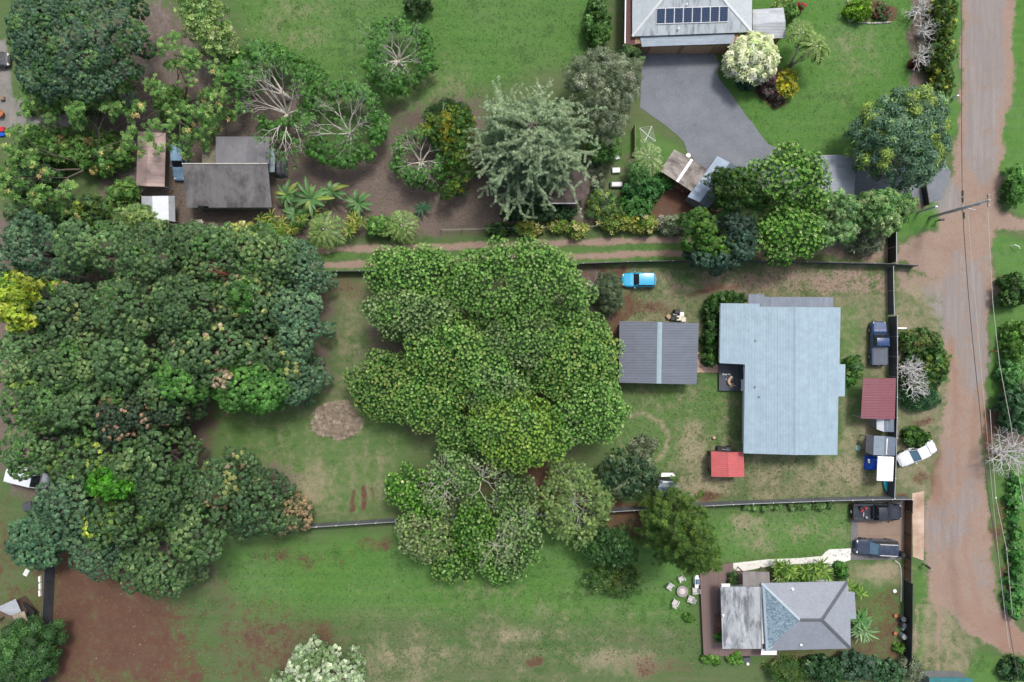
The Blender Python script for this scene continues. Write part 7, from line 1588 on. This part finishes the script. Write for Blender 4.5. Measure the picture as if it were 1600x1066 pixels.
# hedge beside the big house and planting round the shingled house
HG = pal(((.035, .10, .018), 4), ((.06, .15, .025), 3), ((.03, .075, .015), 2))
for o, l in (((1142, 466, 26, 9), 'dark hedge clump wrapping the top corner of the large house'), ((1114, 490, 12, 24), 'hedge clump beside the large house, upper one'), ((1113, 528, 10, 26), 'hedge clump beside the large house, lower one'), ((1112, 560, 12, 10), 'loose leafy hedge clump at the brick path')):
    bush('hedge_plant', l, o, 1.9, HG, lr=.42, tpl='ros4', size=.28, dens=16, group='hedge beside the large house')
TI = pal(((.20, .33, .05), 3), ((.12, .24, .035), 4), ((.30, .40, .12), 1.5), ((.06, .14, .02), 2))
for i, (x, y, l) in enumerate(((1229, 893, 'lush yellow green strap leaved plant above the hip roof, left'), (1250, 893, 'lush yellow green strap leaved plant above the hip roof, middle'), (1276, 894, 'lush yellow green strap leaved plant above the hip roof, right'))):
    strap_plant('ti_plant', l, (x, y), 16, 2.4, TI, 110+i, n=18, w=.075, heads=7, spread=.55, droop=.6, group='strap leaved plants above the hip roof')
strap_plant('ti_plant', 'small strap leaved plant by the porch roof', (1213, 890), 9, 1.6, TI, 114, n=12, w=.06, heads=2, spread=.2)
bush('leafy_shrub', 'green shrub at the bend of the pale footpath', (1317, 894, 9, 12), 1.5, BRIGHT, lr=.35, tpl='ros4', size=.26)
strap_plant('ti_plant', 'strap leaved plant at the upper right corner of the hip roof', (1337, 915), 14, 1.8, TI, 115, n=16, w=.07, heads=4, spread=.4)
strap_plant('bird_of_paradise', 'large pale fan leaved plant right of the hip roof, upper', (1342, 965), 22, 2.0, pal(((.07, .20, .05), 3), ((.12, .26, .08), 3)), 116, n=14, w=.12, droop=.7, heads=3, spread=.4)
strap_plant('bird_of_paradise', 'large pale fan leaved plant right of the hip roof, lower', (1341, 985), 24, 2.0, pal(((.14, .27, .10), 3), ((.24, .34, .17), 3)), 117, n=16, w=.10, droop=.6, heads=3, spread=.3)
bush('potted_plant', 'leafy potted plant by the porch roof on the timber deck', (1146, 906, 9, 10), 1.5, DEEP, lr=.3, cat='plant'); bush('potted_plant', 'green plant on the deck under the roof edge', (1123, 995, 5, 8), 1.0, BRIGHT, lr=.25, cat='plant')
for x, y, R, l in ((1106, 1031, 9, 'light green plant at the deck corner, left'), (1118, 1033, 8, 'light green plant at the deck corner, second'), (1150, 1029, 12, 'light green plant below the deck, right'), (1077, 967, 7, 'small bright plant on the lawn beside the deck'), (1408, 1014, 9, 'small green plant at the foot of the black fence')):
    bush('leafy_plant', l, (x, y, R, R*.8), .8, pal(((.09, .22, .03), 3), ((.13, .27, .05), 2)), lr=.28, cat='plant')
for i, (x, y, R) in enumerate(((1168, 791, 6), (1181, 791, 7), (1195, 791, 8), (1213, 790, 8), (1243, 790, 9), (1260, 790, 8), (1281, 790, 10), (1300, 788, 6))):
    bush('border_plant', 'small light green border plant at the foot of the grey fence', (x, y, R, R*.8), .7, pal(((.14, .27, .08), 3), ((.22, .33, .12), 2)), lr=.28, group='border plants below the grey fence', cat='plant')
# bottom row
for o, z, p, l, t in (((1235, 1052, 30, 16), 2.0, pal(((.06, .13, .03), 3), ((.13, .19, .05), 2)), 'thin leaved shrub at the bottom edge under the hip roof', 'strap'), ((1290, 1050, 32, 18), 2.4, pal(((.03, .085, .03), 4), ((.05, .12, .04), 2)), 'dark leafy shrub at the bottom edge, left of the middle', 'ros4'), ((1340, 1046, 30, 20), 2.6, pal(((.045, .10, .055), 4), ((.08, .15, .09), 2)), 'blue green shrub at the bottom edge, middle', 'ros4'), ((1385, 1052, 30, 16), 2.2, pal(((.04, .10, .04), 4), ((.07, .15, .06), 2)), 'mid green shrub at the bottom edge near the black fence', 'ros4'), ((1428, 1050, 20, 16), 2.0, GREY, 'grey green shrub at the bottom edge beside the verge', 'fern')):
    bush('bottom_shrub', l, o, z, p, lr=.5, tpl=t, size=.34 if t != 'strap' else .6, dens=13 if t != 'strap' else 8)
tree('pale_tree', 'pale silvery green tree rising from the bottom edge', 'tree', [(412, 1075), (440, 1055), (455, 1025), (480, 1014), (500, 1025), (520, 1032), (555, 1032), (566, 1050), (566, 1085), (412, 1090)], 3.4, 6.4, .75, PALE, size=.19, tpl='ros4', puff=(.5, .28, 18))
# ------------------------------------------------------------ loose stuff on the ground
rng = np.random.default_rng(77)
def scatter(name, n, poly, size, cols, z=.02, wd=.3, kind='stuff', flat=.25, tpl='ros3', elong=1.0):
    L = Leaves()
    if len(poly) == 4 and not hasattr(poly[0], '__len__'):
        a = rng.uniform(0, 6.28, n); r = np.sqrt(rng.random(n))*(1+.05*np.sin(3*a)+.06*np.sin(5*a+1)+.05*np.sin(9*a)); x = poly[0]+poly[2]*r*np.cos(a); y = poly[1]+poly[3]*r*np.sin(a)
    else:
        A = np.array(poly); x = rng.uniform(A[:, 0].min(), A[:, 0].max(), n*3); y = rng.uniform(A[:, 1].min(), A[:, 1].max(), n*3); ok = poly_sd(poly, x, y) > 0; x, y = x[ok][:n], y[ok][:n]
    p = np.c_[(x-800)*S, (533-y)*S, z*rng.random(len(x))+.015]; pc, pw = cols
    L.add(p, rng.normal(0, flat, (len(p), 3))+np.array([0, 0, 1]), size*rng.uniform(.5, 1.3, len(p)), pc[rng.choice(len(pc), size=len(p), p=pw)])
    o = L.build(name, None, tpl, rng, .2); tag(o, kind=kind); return o
STRAW = pal(((.52, .43, .36), 3), ((.42, .34, .29), 3), ((.66, .58, .50), 1.5))
tag(scatter('dry_grass_heap', 4200, (527, 657, 37, 28), .3, STRAW, z=.22, tpl='tuft', flat=.9), 'round flattened heap of dry straw on the shaded lawn', 'straw heap')
FALL = pal(((.36, .28, .17), 3), ((.26, .16, .08), 4), ((.50, .44, .34), .6))
tag(scatter('fallen_leaves', 700, [(75, 860), (330, 880), (620, 850), (1080, 980), (1080, 1066), (75, 1066)], .08, FALL), 'scattered pale fallen leaves over soil and south lawn', 'fallen leaves')
tag(scatter('fallen_leaves', 500, [(150, 0), (340, 0), (700, 330), (480, 365), (200, 360)], .12, FALL), 'scattered fallen leaves on the upper left mulch', 'fallen leaves')
tag(scatter('fallen_leaves', 350, [(940, 420), (1390, 415), (1390, 780), (1000, 780), (940, 520)], .10, FALL), 'scattered fallen leaves over the dry yard', 'fallen leaves')
GRS = pal(((.06, .15, .028), 4), ((.09, .20, .04), 3), ((.15, .24, .07), 1.3)); GRD = pal(((.15, .14, .07), 3), ((.24, .20, .12), 2), ((.07, .13, .03), 3))
tag(scatter('grass', 7000, [(330, 880), (600, 850), (1090, 800), (1330, 795), (1330, 870), (1090, 890), (1090, 1020), (560, 1066), (420, 1000)], .13, GRS, z=.05, tpl='tuft', flat=.3), 'short green tufts over the south lawn', 'grass')
tag(scatter('grass', 6000, [(940, 420), (1385, 420), (1385, 460), (1120, 470), (1095, 600), (1160, 610), (1165, 720), (1385, 715), (1385, 780), (1000, 780), (960, 640), (940, 520)], .12, GRD, z=.04, tpl='tuft', flat=.3), 'short straw coloured tufts over the dry yard', 'grass')
tag(scatter('grass', 4000, [(370, 0), (930, 0), (920, 90), (760, 150), (600, 170), (400, 60)], .12, GRS, z=.04, tpl='tuft', flat=.3), 'short green tufts over the top lawn', 'grass')
tag(scatter('grass', 2500, [(1130, 110), (1240, 0), (1425, 0), (1425, 130), (1345, 200), (1340, 240), (1200, 225)], .11, GRS, z=.04, tpl='tuft', flat=.3), 'short green tufts over the top right lawn', 'grass')
